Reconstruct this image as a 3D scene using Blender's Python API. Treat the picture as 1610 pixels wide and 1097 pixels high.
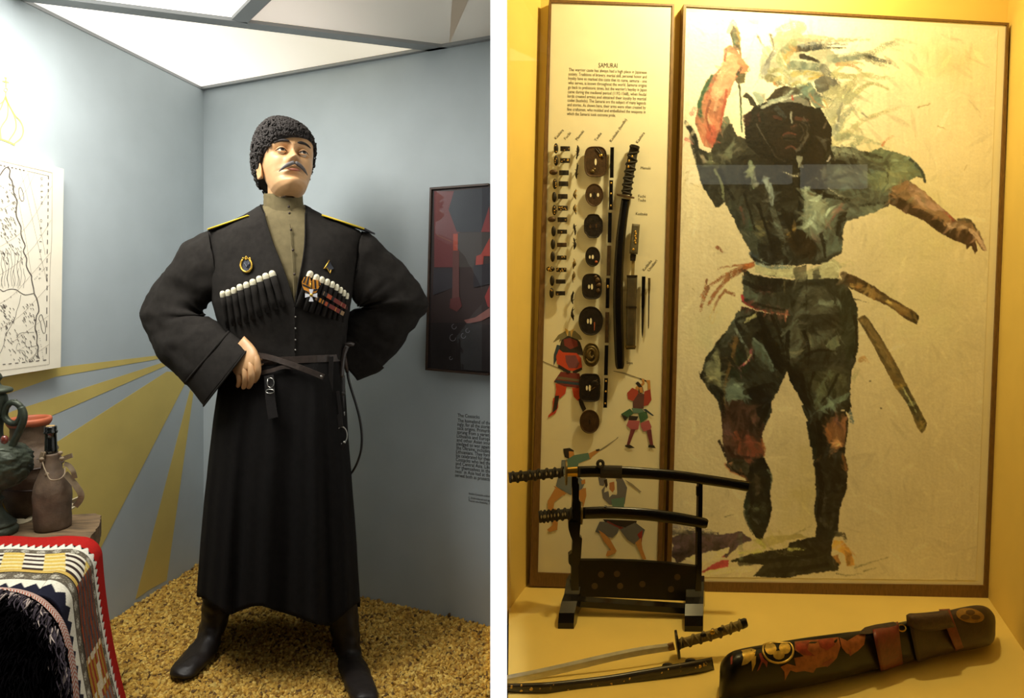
import bpy, bmesh, math, random
import numpy as np
from mathutils import Vector, Matrix, noise as mnoise

for o in list(bpy.data.objects):
    bpy.data.objects.remove(o)
scene = bpy.context.scene
COL = scene.collection
random.seed(7)
PI = math.pi

# ------------------------------------------------------------ camera
F, PX, PY, H = 1000.0, 805.0, 462.0, 1.24          # focal length in pixels, principal point, eye height
cam_data = bpy.data.cameras.new('camera')
cam_data.sensor_fit = 'HORIZONTAL'
cam_data.sensor_width = 36.0
cam_data.lens = 36.0 * F / 1610.0
cam_data.shift_y = (PY - 548.5) / 1610.0
cam_data.clip_start = 0.05
cam = bpy.data.objects.new('camera', cam_data)
COL.objects.link(cam)
cam.location = (0, 0, H)
cam.rotation_euler = (PI / 2, 0, 0)
scene.camera = cam

# ------------------------------------------------------------ exposure, world
scene.view_settings.view_transform = 'Standard'
scene.view_settings.look = 'None'
scene.view_settings.gamma = 1.0
scene.view_settings.exposure = 0.0
scene.view_settings.use_curve_mapping = False
world = bpy.data.worlds.new('world')
scene.world = world
world.use_nodes = True
world.node_tree.nodes['Background'].inputs[0].default_value = (0.6, 0.65, 0.8, 1)
world.node_tree.nodes['Background'].inputs[1].default_value = 0.004


def area_light(name, loc, target, size, size_y, power, color, spread=PI):
    d = bpy.data.lights.new(name, 'AREA')
    d.shape = 'RECTANGLE'
    d.size, d.size_y, d.energy, d.color = size, size_y, power, color
    d.spread = spread
    o = bpy.data.objects.new(name, d)
    COL.objects.link(o)
    o.location = loc
    o.rotation_euler = (Vector(target) - Vector(loc)).to_track_quat('-Z', 'Y').to_euler()
    return o


def spot_light(name, loc, target, power, color, angle, blend, radius):
    d = bpy.data.lights.new(name, 'SPOT')
    d.energy, d.color, d.spot_size, d.spot_blend, d.shadow_soft_size = power, color, angle, blend, radius
    o = bpy.data.objects.new(name, d)
    COL.objects.link(o)
    o.location = loc
    o.rotation_euler = (Vector(target) - Vector(loc)).to_track_quat('-Z', 'Y').to_euler()
    return o


# tubes above the left-hand case's ceiling light it through the diffuser panels
area_light('left_case_tube_light', (-1.22, 1.62, 2.155), (-1.16, 1.70, 0.0), 0.45, 0.7, 23.5, (1.0, 0.97, 0.90))
# tungsten lamps above the right-hand case's front edge
area_light('right_case_lamp', (1.04, 2.08, 2.84), (0.98, 2.69, 2.1), 0.18, 0.10, 31.5, (1.0, 0.82, 0.37))

# ------------------------------------------------------------ helpers
ORG = {}


def s2l(c):
    c = c / 255.0
    return c / 12.92 if c <= 0.04045 else ((c + 0.055) / 1.055) ** 2.4


def C(r, g, b):
    return (s2l(r), s2l(g), s2l(b), 1.0)


def s2l_np(a):
    a = np.asarray(a, dtype=np.float64) / 255.0
    return np.where(a <= 0.04045, a / 12.92, ((a + 0.055) / 1.055) ** 2.4)


def W(px, py, Y):
    return Vector(((px - PX) / F * Y, Y, H - (py - PY) / F * Y))


def hit(px, py, p0, n):
    d = Vector(((px - PX) / F, 1.0, -(py - PY) / F))
    o = Vector((0, 0, H))
    return o + d * ((Vector(p0) - o).dot(n) / d.dot(n))


def mat(name, col, rough=0.6, metal=0.0, var=0.0, scale=40.0, bump=0.0, bscale=200.0, spec=0.5, sheen=0.0, attr=None,
        stretch=None, coat=0.0, emit=None):
    m = bpy.data.materials.new(name)
    m.use_nodes = True
    nt = m.node_tree
    b = nt.nodes['Principled BSDF']
    b.inputs['Roughness'].default_value = rough
    b.inputs['Metallic'].default_value = metal
    b.inputs['Specular IOR Level'].default_value = spec
    b.inputs['Coat Weight'].default_value = coat
    b.inputs['Coat Roughness'].default_value = 0.12
    if sheen:
        b.inputs['Sheen Weight'].default_value = sheen
        b.inputs['Sheen Roughness'].default_value = 0.6
    src = None
    if attr:
        a = nt.nodes.new('ShaderNodeAttribute')
        a.attribute_name = attr
        src = a.outputs['Color']
    else:
        b.inputs['Base Color'].default_value = col
    tc = nt.nodes.new('ShaderNodeTexCoord')
    vec = tc.outputs['Object']
    if stretch:
        mp = nt.nodes.new('ShaderNodeMapping')
        mp.inputs['Scale'].default_value = stretch
        nt.links.new(vec, mp.inputs['Vector'])
        vec = mp.outputs['Vector']
    if var:
        n = nt.nodes.new('ShaderNodeTexNoise')
        n.inputs['Scale'].default_value = scale
        n.inputs['Detail'].default_value = 6
        nt.links.new(vec, n.inputs['Vector'])
        r = nt.nodes.new('ShaderNodeMapRange')
        r.inputs['From Min'].default_value = 0.3
        r.inputs['From Max'].default_value = 0.7
        r.inputs['To Min'].default_value = 1 - var
        r.inputs['To Max'].default_value = 1 + var
        nt.links.new(n.outputs['Fac'], r.inputs['Value'])
        mx = nt.nodes.new('ShaderNodeVectorMath')
        mx.operation = 'SCALE'
        if src:
            nt.links.new(src, mx.inputs[0])
        else:
            mx.inputs[0].default_value = col[:3]
        nt.links.new(r.outputs['Result'], mx.inputs['Scale'])
        src = mx.outputs['Vector']
    if src:
        nt.links.new(src, b.inputs['Base Color'])
    if bump:
        n2 = nt.nodes.new('ShaderNodeTexNoise')
        n2.inputs['Scale'].default_value = bscale
        n2.inputs['Detail'].default_value = 4
        nt.links.new(vec, n2.inputs['Vector'])
        bp = nt.nodes.new('ShaderNodeBump')
        bp.inputs['Strength'].default_value = bump
        bp.inputs['Distance'].default_value = 0.003
        nt.links.new(n2.outputs['Fac'], bp.inputs['Height'])
        nt.links.new(bp.outputs['Normal'], b.inputs['Normal'])
    if emit:
        b.inputs['Emission Color'].default_value = emit[0]
        b.inputs['Emission Strength'].default_value = emit[1]
    return m


def tag(o, label=None, cat=None, group=None, kind=None):
    if label:
        o['label'] = label
    if cat:
        o['category'] = cat
    if group:
        o['group'] = group
    if kind:
        o['kind'] = kind
    return o


def thing(name, label, cat, loc, group=None):
    o = bpy.data.objects.new(name, None)
    COL.objects.link(o)
    o.location = loc
    o.empty_display_size = 0.05
    ORG[o.name] = Vector(loc)
    return tag(o, label, cat, group)


def obj(name, geo, m, parent=None, smooth=False, org=None, fmat=None, fcol=None, vcol=None):
    """geo = (verts in world coordinates, faces); one mesh object, child of parent when given."""
    vs, fs = geo
    vs = [Vector(v) for v in vs]
    if parent is not None:
        og = ORG[parent.name]
    elif org is not None:
        og = Vector(org)
    else:
        xs = [v.x for v in vs]; ys = [v.y for v in vs]; zs = [v.z for v in vs]
        og = Vector(((min(xs) + max(xs)) / 2, (min(ys) + max(ys)) / 2, min(zs)))
    me = bpy.data.meshes.new(name)
    me.from_pydata([tuple(v - og) for v in vs], [], [tuple(f) for f in fs])
    for mm in (m if isinstance(m, (list, tuple)) else [m]):
        me.materials.append(mm)
    if fmat:
        me.polygons.foreach_set('material_index', fmat)
    if smooth:
        me.polygons.foreach_set('use_smooth', [True] * len(me.polygons))
    if fcol is not None:
        at = me.color_attributes.new('paint', 'FLOAT_COLOR', 'CORNER')
        data = []
        for p in me.polygons:
            data += list(fcol[p.index]) * p.loop_total
        at.data.foreach_set('color', data)
    if vcol is not None:
        at = me.color_attributes.new('paint', 'FLOAT_COLOR', 'POINT')
        at.data.foreach_set('color', np.asarray(vcol, dtype=np.float32).ravel())
    me.validate()
    me.update()
    o = bpy.data.objects.new(name, me)
    COL.objects.link(o)
    if parent is not None:
        o.parent = parent
    else:
        o.location = og
    ORG[o.name] = og
    return o


def fix_normals(o):
    bm = bmesh.new()
    bm.from_mesh(o.data)
    bmesh.ops.recalc_face_normals(bm, faces=bm.faces)
    bm.to_mesh(o.data)
    bm.free()
    return o


def join(*gs):
    V, Fc = [], []
    for v, f in gs:
        n = len(V)
        V += list(v)
        Fc += [tuple(i + n for i in q) for q in f]
    return V, Fc


def box(c, s, rot=None):
    c = Vector(c)
    V = []
    for dx in (-.5, .5):
        for dy in (-.5, .5):
            for dz in (-.5, .5):
                v = Vector((dx * s[0], dy * s[1], dz * s[2]))
                if rot is not None:
                    v = rot @ v
                V.append(c + v)
    return V, [(0, 1, 3, 2), (4, 6, 7, 5), (0, 4, 5, 1), (2, 3, 7, 6), (0, 2, 6, 4), (1, 5, 7, 3)]


def hexa(b4, t4):
    """8 corners: bottom ring, top ring."""
    return list(b4) + list(t4), [(3, 2, 1, 0), (4, 5, 6, 7)] + [(i, (i + 1) % 4, (i + 1) % 4 + 4, i + 4) for i in range(4)]


def prism(poly, d):
    """polygon (list of world points, planar) extruded by vector d."""
    n = len(poly)
    d = Vector(d)
    V = [Vector(p) for p in poly] + [Vector(p) + d for p in poly]
    return V, [tuple(range(n)), tuple(range(2 * n - 1, n - 1, -1))] + [(i, i + n, (i + 1) % n + n, (i + 1) % n) for i in range(n)]


def grid_faces(nr, nc, wrap):
    out = []
    for i in range(nr - 1):
        for j in range(nc if wrap else nc - 1):
            a, b = i * nc + j, i * nc + (j + 1) % nc
            out.append((a, b, b + nc, a + nc))
    return out


def loft(rings, wrap=True, capa=True, capb=True):
    nr, nc = len(rings), len(rings[0])
    V = [Vector(p) for r in rings for p in r]
    fs = grid_faces(nr, nc, wrap)
    if wrap and capa:
        fs.append(tuple(range(nc - 1, -1, -1)))
    if wrap and capb:
        fs.append(tuple(range((nr - 1) * nc, nr * nc)))
    return V, fs


def cr(p, n):
    """Catmull-Rom through tuples p, n samples per span."""
    P = [np.array(q, dtype=float) for q in p]
    P = [2 * P[0] - P[1]] + P + [2 * P[-1] - P[-2]]
    out = []
    for i in range(1, len(P) - 2):
        a, b, c, d = P[i - 1:i + 3]
        for k in range(n):
            t = k / n
            out.append(0.5 * (2 * b + (c - a) * t + (2 * a - 5 * b + 4 * c - d) * t * t + (3 * b - a - 3 * c + d) * t ** 3))
    out.append(P[-2])
    return out


def tube(pts, r, seg=6, cap=True, flat=None):
    """round tube along points; r number or list; flat=(normal, ratio) squashes the section along normal."""
    pts = [Vector(p) for p in pts]
    n = len(pts)
    rs = r if isinstance(r, (list, tuple)) else [r] * n
    rings = []
    up = None
    for i, p in enumerate(pts):
        t = (pts[min(i + 1, n - 1)] - pts[max(i - 1, 0)])
        if t.length < 1e-9:
            t = Vector((0, 0, 1))
        t.normalize()
        if up is None:
            up = Vector((0, 0, 1)) if abs(t.z) < .9 else Vector((0, 1, 0))
        a = t.cross(up)
        if a.length < 1e-6:
            a = t.orthogonal()
        a.normalize()
        b = a.cross(t).normalized()
        up = b
        ring = []
        for k in range(seg):
            th = 2 * PI * k / seg
            off = a * math.cos(th) * rs[i] + b * math.sin(th) * rs[i]
            if flat:
                nn = Vector(flat[0]).normalized()
                off = off - nn * off.dot(nn) * (1 - flat[1])
            ring.append(p + off)
        rings.append(ring)
    return loft(rings, True, cap, cap)


def strap(pts, w, th, nrm, across=None):
    """flat strap along points: width w, thickness th, face normal nrm (vector or list)."""
    pts = [Vector(p) for p in pts]
    n = len(pts)
    rings = []
    for i, p in enumerate(pts):
        t = (pts[min(i + 1, n - 1)] - pts[max(i - 1, 0)]).normalized()
        nn = Vector(nrm[i] if isinstance(nrm, list) else nrm).normalized()
        a = t.cross(nn).normalized() if across is None else Vector(across).normalized()
        nn = a.cross(t).normalized()
        ww = (w[i] if isinstance(w, (list, tuple)) else w) / 2
        rings.append([p - a * ww - nn * th / 2, p + a * ww - nn * th / 2, p + a * ww + nn * th / 2, p - a * ww + nn * th / 2])
    return loft(rings)


def lathe(axis_base, prof, seg=24, axis=(0, 0, 1), capa=True, capb=True):
    """prof = [(r, h)] about axis from axis_base."""
    ax = Vector(axis).normalized()
    a = ax.orthogonal().normalized()
    b = ax.cross(a)
    base = Vector(axis_base)
    rings = [[base + ax * h + (a * math.cos(2 * PI * k / seg) + b * math.sin(2 * PI * k / seg)) * max(r, 1e-4) for k in range(seg)] for r, h in prof]
    return loft(rings, True, capa, capb)


def ball(c, r, seg=12, rings=8, axes=None):
    c = Vector(c)
    rx, ry, rz = (r, r, r) if not isinstance(r, (tuple, list)) else r
    R = []
    for i in range(rings + 1):
        ph = -PI / 2 + PI * i / rings
        cr_, sr_ = max(math.cos(ph), 1e-3), math.sin(ph)
        ring = []
        for k in range(seg):
            v = Vector((rx * cr_ * math.cos(2 * PI * k / seg), ry * cr_ * math.sin(2 * PI * k / seg), rz * sr_))
            if axes is not None:
                v = axes @ v
            ring.append(c + v)
        R.append(ring)
    return loft(R)


def sil(stations, nspan=4, seg=28, disp=None, sq=2.0, capa=True, capb=True, Y0=0.0, raw=False):
    """loft from silhouette pairs seen in the photo: (ax, ay, bx, by, depth, depth_radius)."""
    st = cr(stations, nspan) if nspan > 1 else [np.array(s, float) for s in stations]
    rings = []
    for i, s in enumerate(st):
        ax, ay, bx, by, dy, rd = s
        cx, cy, hx, hy = (ax + bx) / 2, (ay + by) / 2, (ax - bx) / 2, (ay - by) / 2
        ring = []
        for k in range(seg):
            th = 2 * PI * k / seg
            ct, sn = math.cos(th), math.sin(th)
            c2 = math.copysign(abs(ct) ** (2 / sq), ct)
            s2 = math.copysign(abs(sn) ** (2 / sq), sn)
            D = 0.0
            if disp:
                D = disp(i / (len(st) - 1), th)
            c2 *= 1 + D
            d = Y0 + dy - rd * s2 * (1 + D)
            ring.append(W(cx + hx * c2, cy + hy * c2, d))
        rings.append(ring)
    if raw:
        return rings
    return loft(rings, True, capa, capb)


def wrinkle(geo, amp, scale, stretch=(1, 1, 1), seed=0.0):
    vs, fs = geo
    bm = bmesh.new()
    bv = [bm.verts.new(v) for v in vs]
    for f in fs:
        try:
            bm.faces.new([bv[i] for i in f])
        except ValueError:
            pass
    bm.normal_update()
    out = []
    for v in bv:
        q = Vector((v.co.x * scale * stretch[0] + seed, v.co.y * scale * stretch[1], v.co.z * scale * stretch[2]))
        out.append(v.co + v.normal * amp * mnoise.fractal(q, 1.0, 2.0, 3))
    out = [Vector(v) for v in out]
    bm.free()
    return out, fs


FONT = {}


def text_geo(body, align='LEFT', bold=0.0):
    """flat text mesh in its own 2D frame: verts [(x, y)], faces, width; cap height about 0.7."""
    cu = bpy.data.curves.new('txt', 'FONT')
    cu.body = body
    cu.align_x = align
    cu.resolution_u = 2
    cu.offset = bold
    o = bpy.data.objects.new('txt', cu)
    COL.objects.link(o)
    dg = bpy.context.evaluated_depsgraph_get()
    me = bpy.data.meshes.new_from_object(o.evaluated_get(dg))
    v = [(q.co.x, q.co.y) for q in me.vertices]
    f = [tuple(p.vertices) for p in me.polygons]
    bpy.data.objects.remove(o)
    bpy.data.curves.remove(cu)
    bpy.data.meshes.remove(me)
    w = (max(q[0] for q in v) - min(q[0] for q in v)) if v else 0
    x0 = min(q[0] for q in v) if v else 0
    return [(q[0] - x0, q[1]) for q in v], f, w


def inpoly(X, Y, poly):
    """vectorised even-odd test."""
    m = np.zeros(X.shape, bool)
    n = len(poly)
    j = n - 1
    for i in range(n):
        xi, yi = poly[i]
        xj, yj = poly[j]
        if yi != yj:
            m ^= ((yi > Y) != (yj > Y)) & (X < (xj - xi) * (Y - yi) / (yj - yi) + xi)
        j = i
    return m


def vnoise(shape, cell, seed):
    """smooth value noise on an array grid (numpy)."""
    rg = np.random.RandomState(seed)
    h, w = shape
    cy, cx = (cell if isinstance(cell, tuple) else (cell, cell))
    gh, gw = int(h / cy) + 3, int(w / cx) + 3
    g = rg.rand(gh, gw)
    yy = np.arange(h) / cy
    xx = np.arange(w) / cx
    yi = yy.astype(int); xi = xx.astype(int)
    fy = yy - yi; fx = xx - xi
    fy = (fy * fy * (3 - 2 * fy))[:, None]; fx = (fx * fx * (3 - 2 * fx))[None, :]
    a = g[yi][:, xi]; b = g[yi][:, xi + 1]; c = g[yi + 1][:, xi]; d = g[yi + 1][:, xi + 1]
    return (a * (1 - fx) + b * fx) * (1 - fy) + (c * (1 - fx) + d * fx) * fy


def grid_obj(name, U, V, pos, color, m, parent=None, **kw):
    """dense colour-carrying sheet: pos(u,v)->(n,3) array, color array (V,U,3) linear."""
    P = pos.reshape(-1, 3)
    j = np.arange(V - 1)[:, None] * U + np.arange(U - 1)[None, :]
    fs = np.stack([j, j + U, j + U + 1, j + 1], -1).reshape(-1, 4)
    og = ORG[parent.name] if parent is not None else Vector(P.min(0))
    me = bpy.data.meshes.new(name)
    me.vertices.add(len(P))
    me.vertices.foreach_set('co', (P - np.array(og)).astype(np.float32).ravel())
    me.loops.add(len(fs) * 4)
    me.loops.foreach_set('vertex_index', fs.astype(np.int32).ravel())
    me.polygons.add(len(fs))
    me.polygons.foreach_set('loop_start', np.arange(0, len(fs) * 4, 4, dtype=np.int32))
    me.polygons.foreach_set('use_smooth', np.ones(len(fs), dtype=bool))
    me.materials.append(m)
    at = me.color_attributes.new('paint', 'FLOAT_COLOR', 'POINT')
    rgba = np.concatenate([color.reshape(-1, 3), np.ones((len(P), 1))], 1)
    at.data.foreach_set('color', rgba.astype(np.float32).ravel())
    me.update(calc_edges=True)
    me.validate()
    o = bpy.data.objects.new(name, me)
    COL.objects.link(o)
    if parent is not None:
        o.parent = parent
    else:
        o.location = og
    ORG[o.name] = og
    return o


# ------------------------------------------------------------ materials shared
M = {}
M['wall_blue'] = mat('wall_blue', C(176, 186, 190), 0.75, var=0.04, scale=6, bump=0.05, bscale=300)
M['ray_ochre'] = mat('ray_ochre', C(208, 186, 102), 0.7, var=0.05, scale=8)
M['dome_yellow'] = mat('dome_yellow', C(226, 214, 110), 0.7)
M['metal_trim'] = mat('metal_trim', C(150, 152, 152), 0.45, 0.3)
M['floor_dark'] = mat('floor_dark', C(110, 85, 40), 0.9, var=0.3, scale=60)
M['gallery'] = mat('gallery', C(40, 38, 36), 0.9, var=0.1, scale=5)
M['yellow_wall'] = mat('yellow_wall', C(228, 199, 112), 0.75, var=0.04, scale=5, bump=0.05, bscale=250)
M['added_divider_white'] = mat('added_divider_white', C(240, 240, 240), 0.5)
M['print_black'] = mat('print_black', C(44, 38, 32), 0.7)
M['paint'] = mat('paint', None, 0.5, attr='paint', bump=0.05, bscale=90, var=0.05, scale=120)
M['print'] = mat('print', None, 0.7, attr='paint', var=0.04, scale=200)
M['ivory'] = mat('ivory', C(235, 228, 200), 0.35, var=0.05, scale=100)
M['gold'] = mat('gold', C(196, 156, 62), 0.35, 0.85, var=0.2, scale=300)
M['brass'] = mat('brass', C(200, 165, 80), 0.3, 1.0)
M['steel'] = mat('steel', C(190, 188, 180), 0.28, 1.0)
M['leather_black'] = mat('leather_black', C(26, 22, 20), 0.42, var=0.25, scale=60, bump=0.25, bscale=260)
M['leather_brown'] = mat('leather_brown', C(58, 42, 32), 0.45, var=0.25, scale=60, bump=0.25, bscale=260)


def panel_mat(name, c0, c1, e0, e1, x0, x1):
    """backlit diffuser: brightness and warmth vary across the panel with the distance from the tubes above it."""
    m = bpy.data.materials.new(name)
    m.use_nodes = True
    nt = m.node_tree
    b = nt.nodes['Principled BSDF']
    b.inputs['Base Color'].default_value = (0.7, 0.68, 0.62, 1)
    b.inputs['Roughness'].default_value = 0.9
    b.inputs['Specular IOR Level'].default_value = 0.0
    g = nt.nodes.new('ShaderNodeNewGeometry')
    sx = nt.nodes.new('ShaderNodeSeparateXYZ')
    nt.links.new(g.outputs['Position'], sx.inputs[0])
    r = nt.nodes.new('ShaderNodeMapRange')
    r.interpolation_type = 'SMOOTHSTEP'
    r.inputs['From Min'].default_value = x0
    r.inputs['From Max'].default_value = x1
    nt.links.new(sx.outputs['X'], r.inputs['Value'])
    mx = nt.nodes.new('ShaderNodeMix')
    mx.data_type = 'RGBA'
    nt.links.new(r.outputs['Result'], mx.inputs[0])
    mx.inputs[6].default_value = c0
    mx.inputs[7].default_value = c1
    ms = nt.nodes.new('ShaderNodeMapRange')
    ms.inputs['To Min'].default_value = e0
    ms.inputs['To Max'].default_value = e1
    nt.links.new(r.outputs['Result'], ms.inputs['Value'])
    nt.links.new(mx.outputs[2], b.inputs['Emission Color'])
    nt.links.new(ms.outputs['Result'], b.inputs['Emission Strength'])
    return m


# ------------------------------------------------------------ setting, left-hand case
YC = H / 0.425                                     # depth of the corner
CORNER = Vector(((320 - PX) / F * YC, YC, 0))
DL = Vector((-165, -1000, 0)).normalized()          # left wall runs towards the viewer
DR = Vector((2335, -1000, 0)).normalized()          # right wall runs to the right
ZC = H + (PY - 138) / F * YC                        # ceiling height
NL = Vector((-DL.y, DL.x, 0))                       # into the room
if NL.x < 0:
    NL = -NL
NR = Vector((DR.y, -DR.x, 0))
if NR.y > 0:
    NR = -NR


def struct(name, geo, m, **kw):
    o = obj(name, geo, m, **kw)
    o['kind'] = 'structure'
    return fix_normals(o)


def wall_slab(p, d, n, length, z0, z1, th, back=0.0):
    a = Vector(p) - d * back
    b = Vector(p) + d * length
    q = -n * th
    bt = [a, b, b + q, a + q]
    return hexa([Vector((v.x, v.y, z0)) for v in bt], [Vector((v.x, v.y, z1)) for v in bt])


RWL = (-0.068 - CORNER.x) / DR.x
wl = struct('wall_left', wall_slab(CORNER, DL, NL, 2.05, -0.03, ZC + 0.05, 0.06, 0.08), M['wall_blue'])
wr = struct('wall_right', wall_slab(CORNER, DR, NR, RWL, -0.03, ZC + 0.05, 0.06, 0.08), M['wall_blue'])
fl = struct('floor', hexa([Vector(v) for v in ((-2.1, 0.85, -0.06), (-0.05, 0.85, -0.06), (-0.05, 2.37, -0.06), (-1.5, 3.0, -0.06))],
                          [Vector(v) for v in ((-2.1, 0.85, -0.004), (-0.05, 0.85, -0.004), (-0.05, 2.37, -0.004), (-1.5, 3.0, -0.004))]), M['floor_dark'])


def onL(px, py, off=0.0):
    return hit(px, py, CORNER + NL * off, NL)


def onR(px, py, off=0.0):
    return hit(px, py, CORNER + NR * off, NR)


def onCeil(px, py, z=None):
    return hit(px, py, Vector((0, 0, ZC if z is None else z)), Vector((0, 0, 1)))


# ceiling: backlit diffuser panels in a metal grid
b1a, b1b = onCeil(151, 0), onCeil(703, 70)
bd = (b1b - b1a).normalized()
bn = Vector((-bd.y, bd.x, 0))


def isect(p, d, q, e):
    den = d.x * e.y - d.y * e.x
    t = ((q.x - p.x) * e.y - (q.y - p.y) * e.x) / den
    return p + d * t


up = Vector((0, 0, 0.02))
CZ = Vector((CORNER.x, CORNER.y, ZC))
S1 = isect(b1a, bd, CZ, DL)
S2 = isect(b1a, bd, CZ, DR)
lend = CZ + DL * 2.0
rend = CZ + DR * RWL
x1 = onCeil(389, 16)
x2 = onCeil(405, 0)
xd = (x2 - x1).normalized()
x1 = isect(x1, xd, b1a, bd)
xe = isect(x1, xd, Vector((0, 0.9, ZC)), Vector((1, 0, 0)))
ceil = struct('ceiling', prism([CZ, S1, S2], up),
              panel_mat('panel_corner', C(255, 250, 240), C(246, 232, 204), 1.22, 0.66, -1.38, -0.62))
cl2 = struct('ceiling_panel_left', prism([S1, x1, xe, Vector((lend.x, 0.9, ZC))], up),
             panel_mat('panel_left', C(255, 253, 248), C(255, 250, 240), 1.9, 1.5, -1.4, -0.8))
cl3 = struct('ceiling_panel_right', prism([x1, S2, rend, Vector((-0.05, 0.9, ZC)), xe], up),
             panel_mat('panel_right', C(244, 226, 208), C(190, 178, 160), 0.62, 0.14, -0.80, -0.25))


def trim_bar(name, a, b, w, h, side=0.0, mm='metal_trim'):
    d = (b - a).normalized()
    n = Vector((-d.y, d.x, 0))
    p = [a + n * (side - w / 2), b + n * (side - w / 2), b + n * (side + w / 2), a + n * (side + w / 2)]
    o = struct(name, prism([q - Vector((0, 0, h)) for q in p], (0, 0, h + 0.001)), M[mm])
    return o


trim_bar('trim_1', S1, S2, 0.055, 0.012, 0.028)
trim_bar('trim_2', x1, xe, 0.05, 0.012)
trim_bar('trim_3', CZ - DL * 0.02, lend, 0.02, 0.012, -0.008)
trim_bar('trim_4', CZ - DR * 0.02, rend, 0.02, 0.012, -0.008)

# painted sunburst rays and onion dome on the left wall
rays = [
    [(-25, 600), (60, 581), (253, 558), (262, 562), (88, 592), (-25, 632)],
    [(-25, 667), (20, 646), (255, 570), (272, 570), (75, 656), (-25, 708)],
    [(-25, 720), (92, 693), (262, 584), (300, 585), (158, 862), (60, 1010), (-25, 1010)],
    [(299, 612), (304, 618), (262, 912), (236, 926), (213, 942)],
]
rays[2] = [(-25, 760), (92, 693), (262, 584), (300, 585), (158, 862), (90, 1000), (-25, 1000)]
for i, p in enumerate(rays):
    o = obj('painted_ray', prism([onL(x, y, 0.0005) for x, y in p], NL * 0.0004), M['ray_ochre'], wl)
    fix_normals(o)


def wall_line(pts, w, off=0.0015, n=4, plane=None):
    pl = plane or onL
    c = cr(pts, n)
    V, Fc = [], []
    for i, p in enumerate(c):
        t = c[min(i + 1, len(c) - 1)] - c[max(i - 1, 0)]
        t = t / (np.linalg.norm(t) + 1e-9)
        nx, ny = -t[1] * w / 2, t[0] * w / 2
        V += [pl(p[0] + nx, p[1] + ny, off), pl(p[0] - nx, p[1] - ny, off)]
        if i:
            k = 2 * i
            Fc.append((k - 2, k - 1, k + 1, k))
    return V, Fc


s = 60 / 506.0
dome = [([(76, 345), (90, 400), (140, 500), (200, 600), (265, 670), (305, 760), (305, 840), (270, 910), (190, 975)], 14),
        ([(76, 345), (85, 400), (150, 520), (195, 620), (215, 720), (200, 810), (120, 930)], 14),
        ([(76, 345), (100, 430), (107, 540), (90, 640), (30, 730), (5, 800), (15, 900)], 14),
        ([(76, 345), (45, 420), (5, 520), (-80, 640), (-160, 760), (-140, 860)], 14),
        ([(76, 345), (40, 415), (-30, 470), (-140, 560), (-230, 700), (-200, 820)], 12),
        ([(-200, 830), (-90, 870), (5, 912), (120, 955), (200, 995)], 22),
        ([(76, 100), (80, 150), (80, 225)], 15), ([(32, 145), (120, 165)], 14), ([(58, 98), (92, 108)], 12),
        ([(78, 235), (100, 262), (78, 290), (50, 262), (78, 235)], 9), ([(76, 290), (76, 345)], 12)]
o = obj('painted_dome', join(*[wall_line([(x * s, 110 + y * s) for x, y in pts], w * s) for pts, w in dome]), M['dome_yellow'], wl)

# wall text on the right wall, cut off by the added white divider
txt = ['The homeland of the', 'ingly, for all the stories', 'sack origins. Primarily', 'sprung from a variety',
       'Lithuania and Europe', 'and other Asian sour', 'pledged to war agains', 'the Ukraine, including', 'Lithuanians. They form',
       'ble celebrated for their', 'Cossacks who led the', 'and Central Asia. Like', 'for themselves in the',
       'ness" in Asia had at the', 'served both as protecto']


def wall_text(lines, px, py, dpy, size, slant, px1=None):
    out = []
    for i, ln in enumerate(lines):
        v, f, w = text_geo(ln)
        o0 = onR(px - i * slant, py + i * dpy, 0.0012)
        sx = size
        if px1:
            sx = (onR(px1, py + i * dpy, 0.0012) - o0).length / w
        out.append(([o0 + DR * (x * sx) + Vector((0, 0, y * size)) for x, y in v], f))
    return join(*out)


obj('wall_text', join(wall_text(['The Cossacks'], 719.5, 655, 0, 0.0185, 0, 754),
                      wall_text(txt, 719.5, 663, 6.15, 0.019, 0.28, 771.5),
                      wall_text(['Noble Cossack uniform'], 737, 777, 0, 0.011, 0, 772),
                      wall_text(['C. Embroidered and appl', 'Tsarist era Nobility, 19'], 736.5, 783.5, 4.6, 0.011, 0.2, 772)),
    M['print_black'], wr)

# ------------------------------------------------------------ setting, right-hand case
YB = 2.69
FA, FB = 0.0214 + 0.0224 * 0.0726, -0.0224          # deck height = FA + FB * x (the case leans a little)
FN = Vector((-FB, 0, 1)).normalized()
FP = Vector((0, 0, FA))


def deck(px, py, up_=0.0):
    return hit(px, py, FP + Vector((0, 0, up_)), FN)


def deckz(x):
    return FA + FB * x


def onB(px, py, off=0.0):
    return W(px, py, YB - off)


bl, br = onB(832, 915), onB(1547, 932)
blt, brt = onB(852.5, -110), onB(1589, -80)
lf, rf = deck(798, 961), deck(1610, 1025)
ldir = (lf - bl).normalized()
rdir = (rf - br).normalized()
lf = bl + ldir * ((2.37 - bl.y) / ldir.y)
rf = br + rdir * ((1.72 - br.y) / rdir.y)
struct('wall_back', hexa([bl - Vector((0, 0, .05)), br - Vector((0, 0, .05)), br + Vector((0, .06, -.05)), bl + Vector((0, .06, -.05))],
                         [blt, brt, brt + Vector((0, .06, 0)), blt + Vector((0, .06, 0))]), M['yellow_wall'])


def side_wall(name, b, f, bt, out):
    u = bt - b
    uf = Vector((-0.008, 0, u.z)) if out < 0 else u
    o4 = Vector((out, 0, 0))
    d = Vector((0, 0, -.05))
    struct(name, hexa([b + d, f + d, f + d + o4, b + d + o4], [b + u, f + uf, f + uf + o4, b + u + o4]), M['yellow_wall'])


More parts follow.
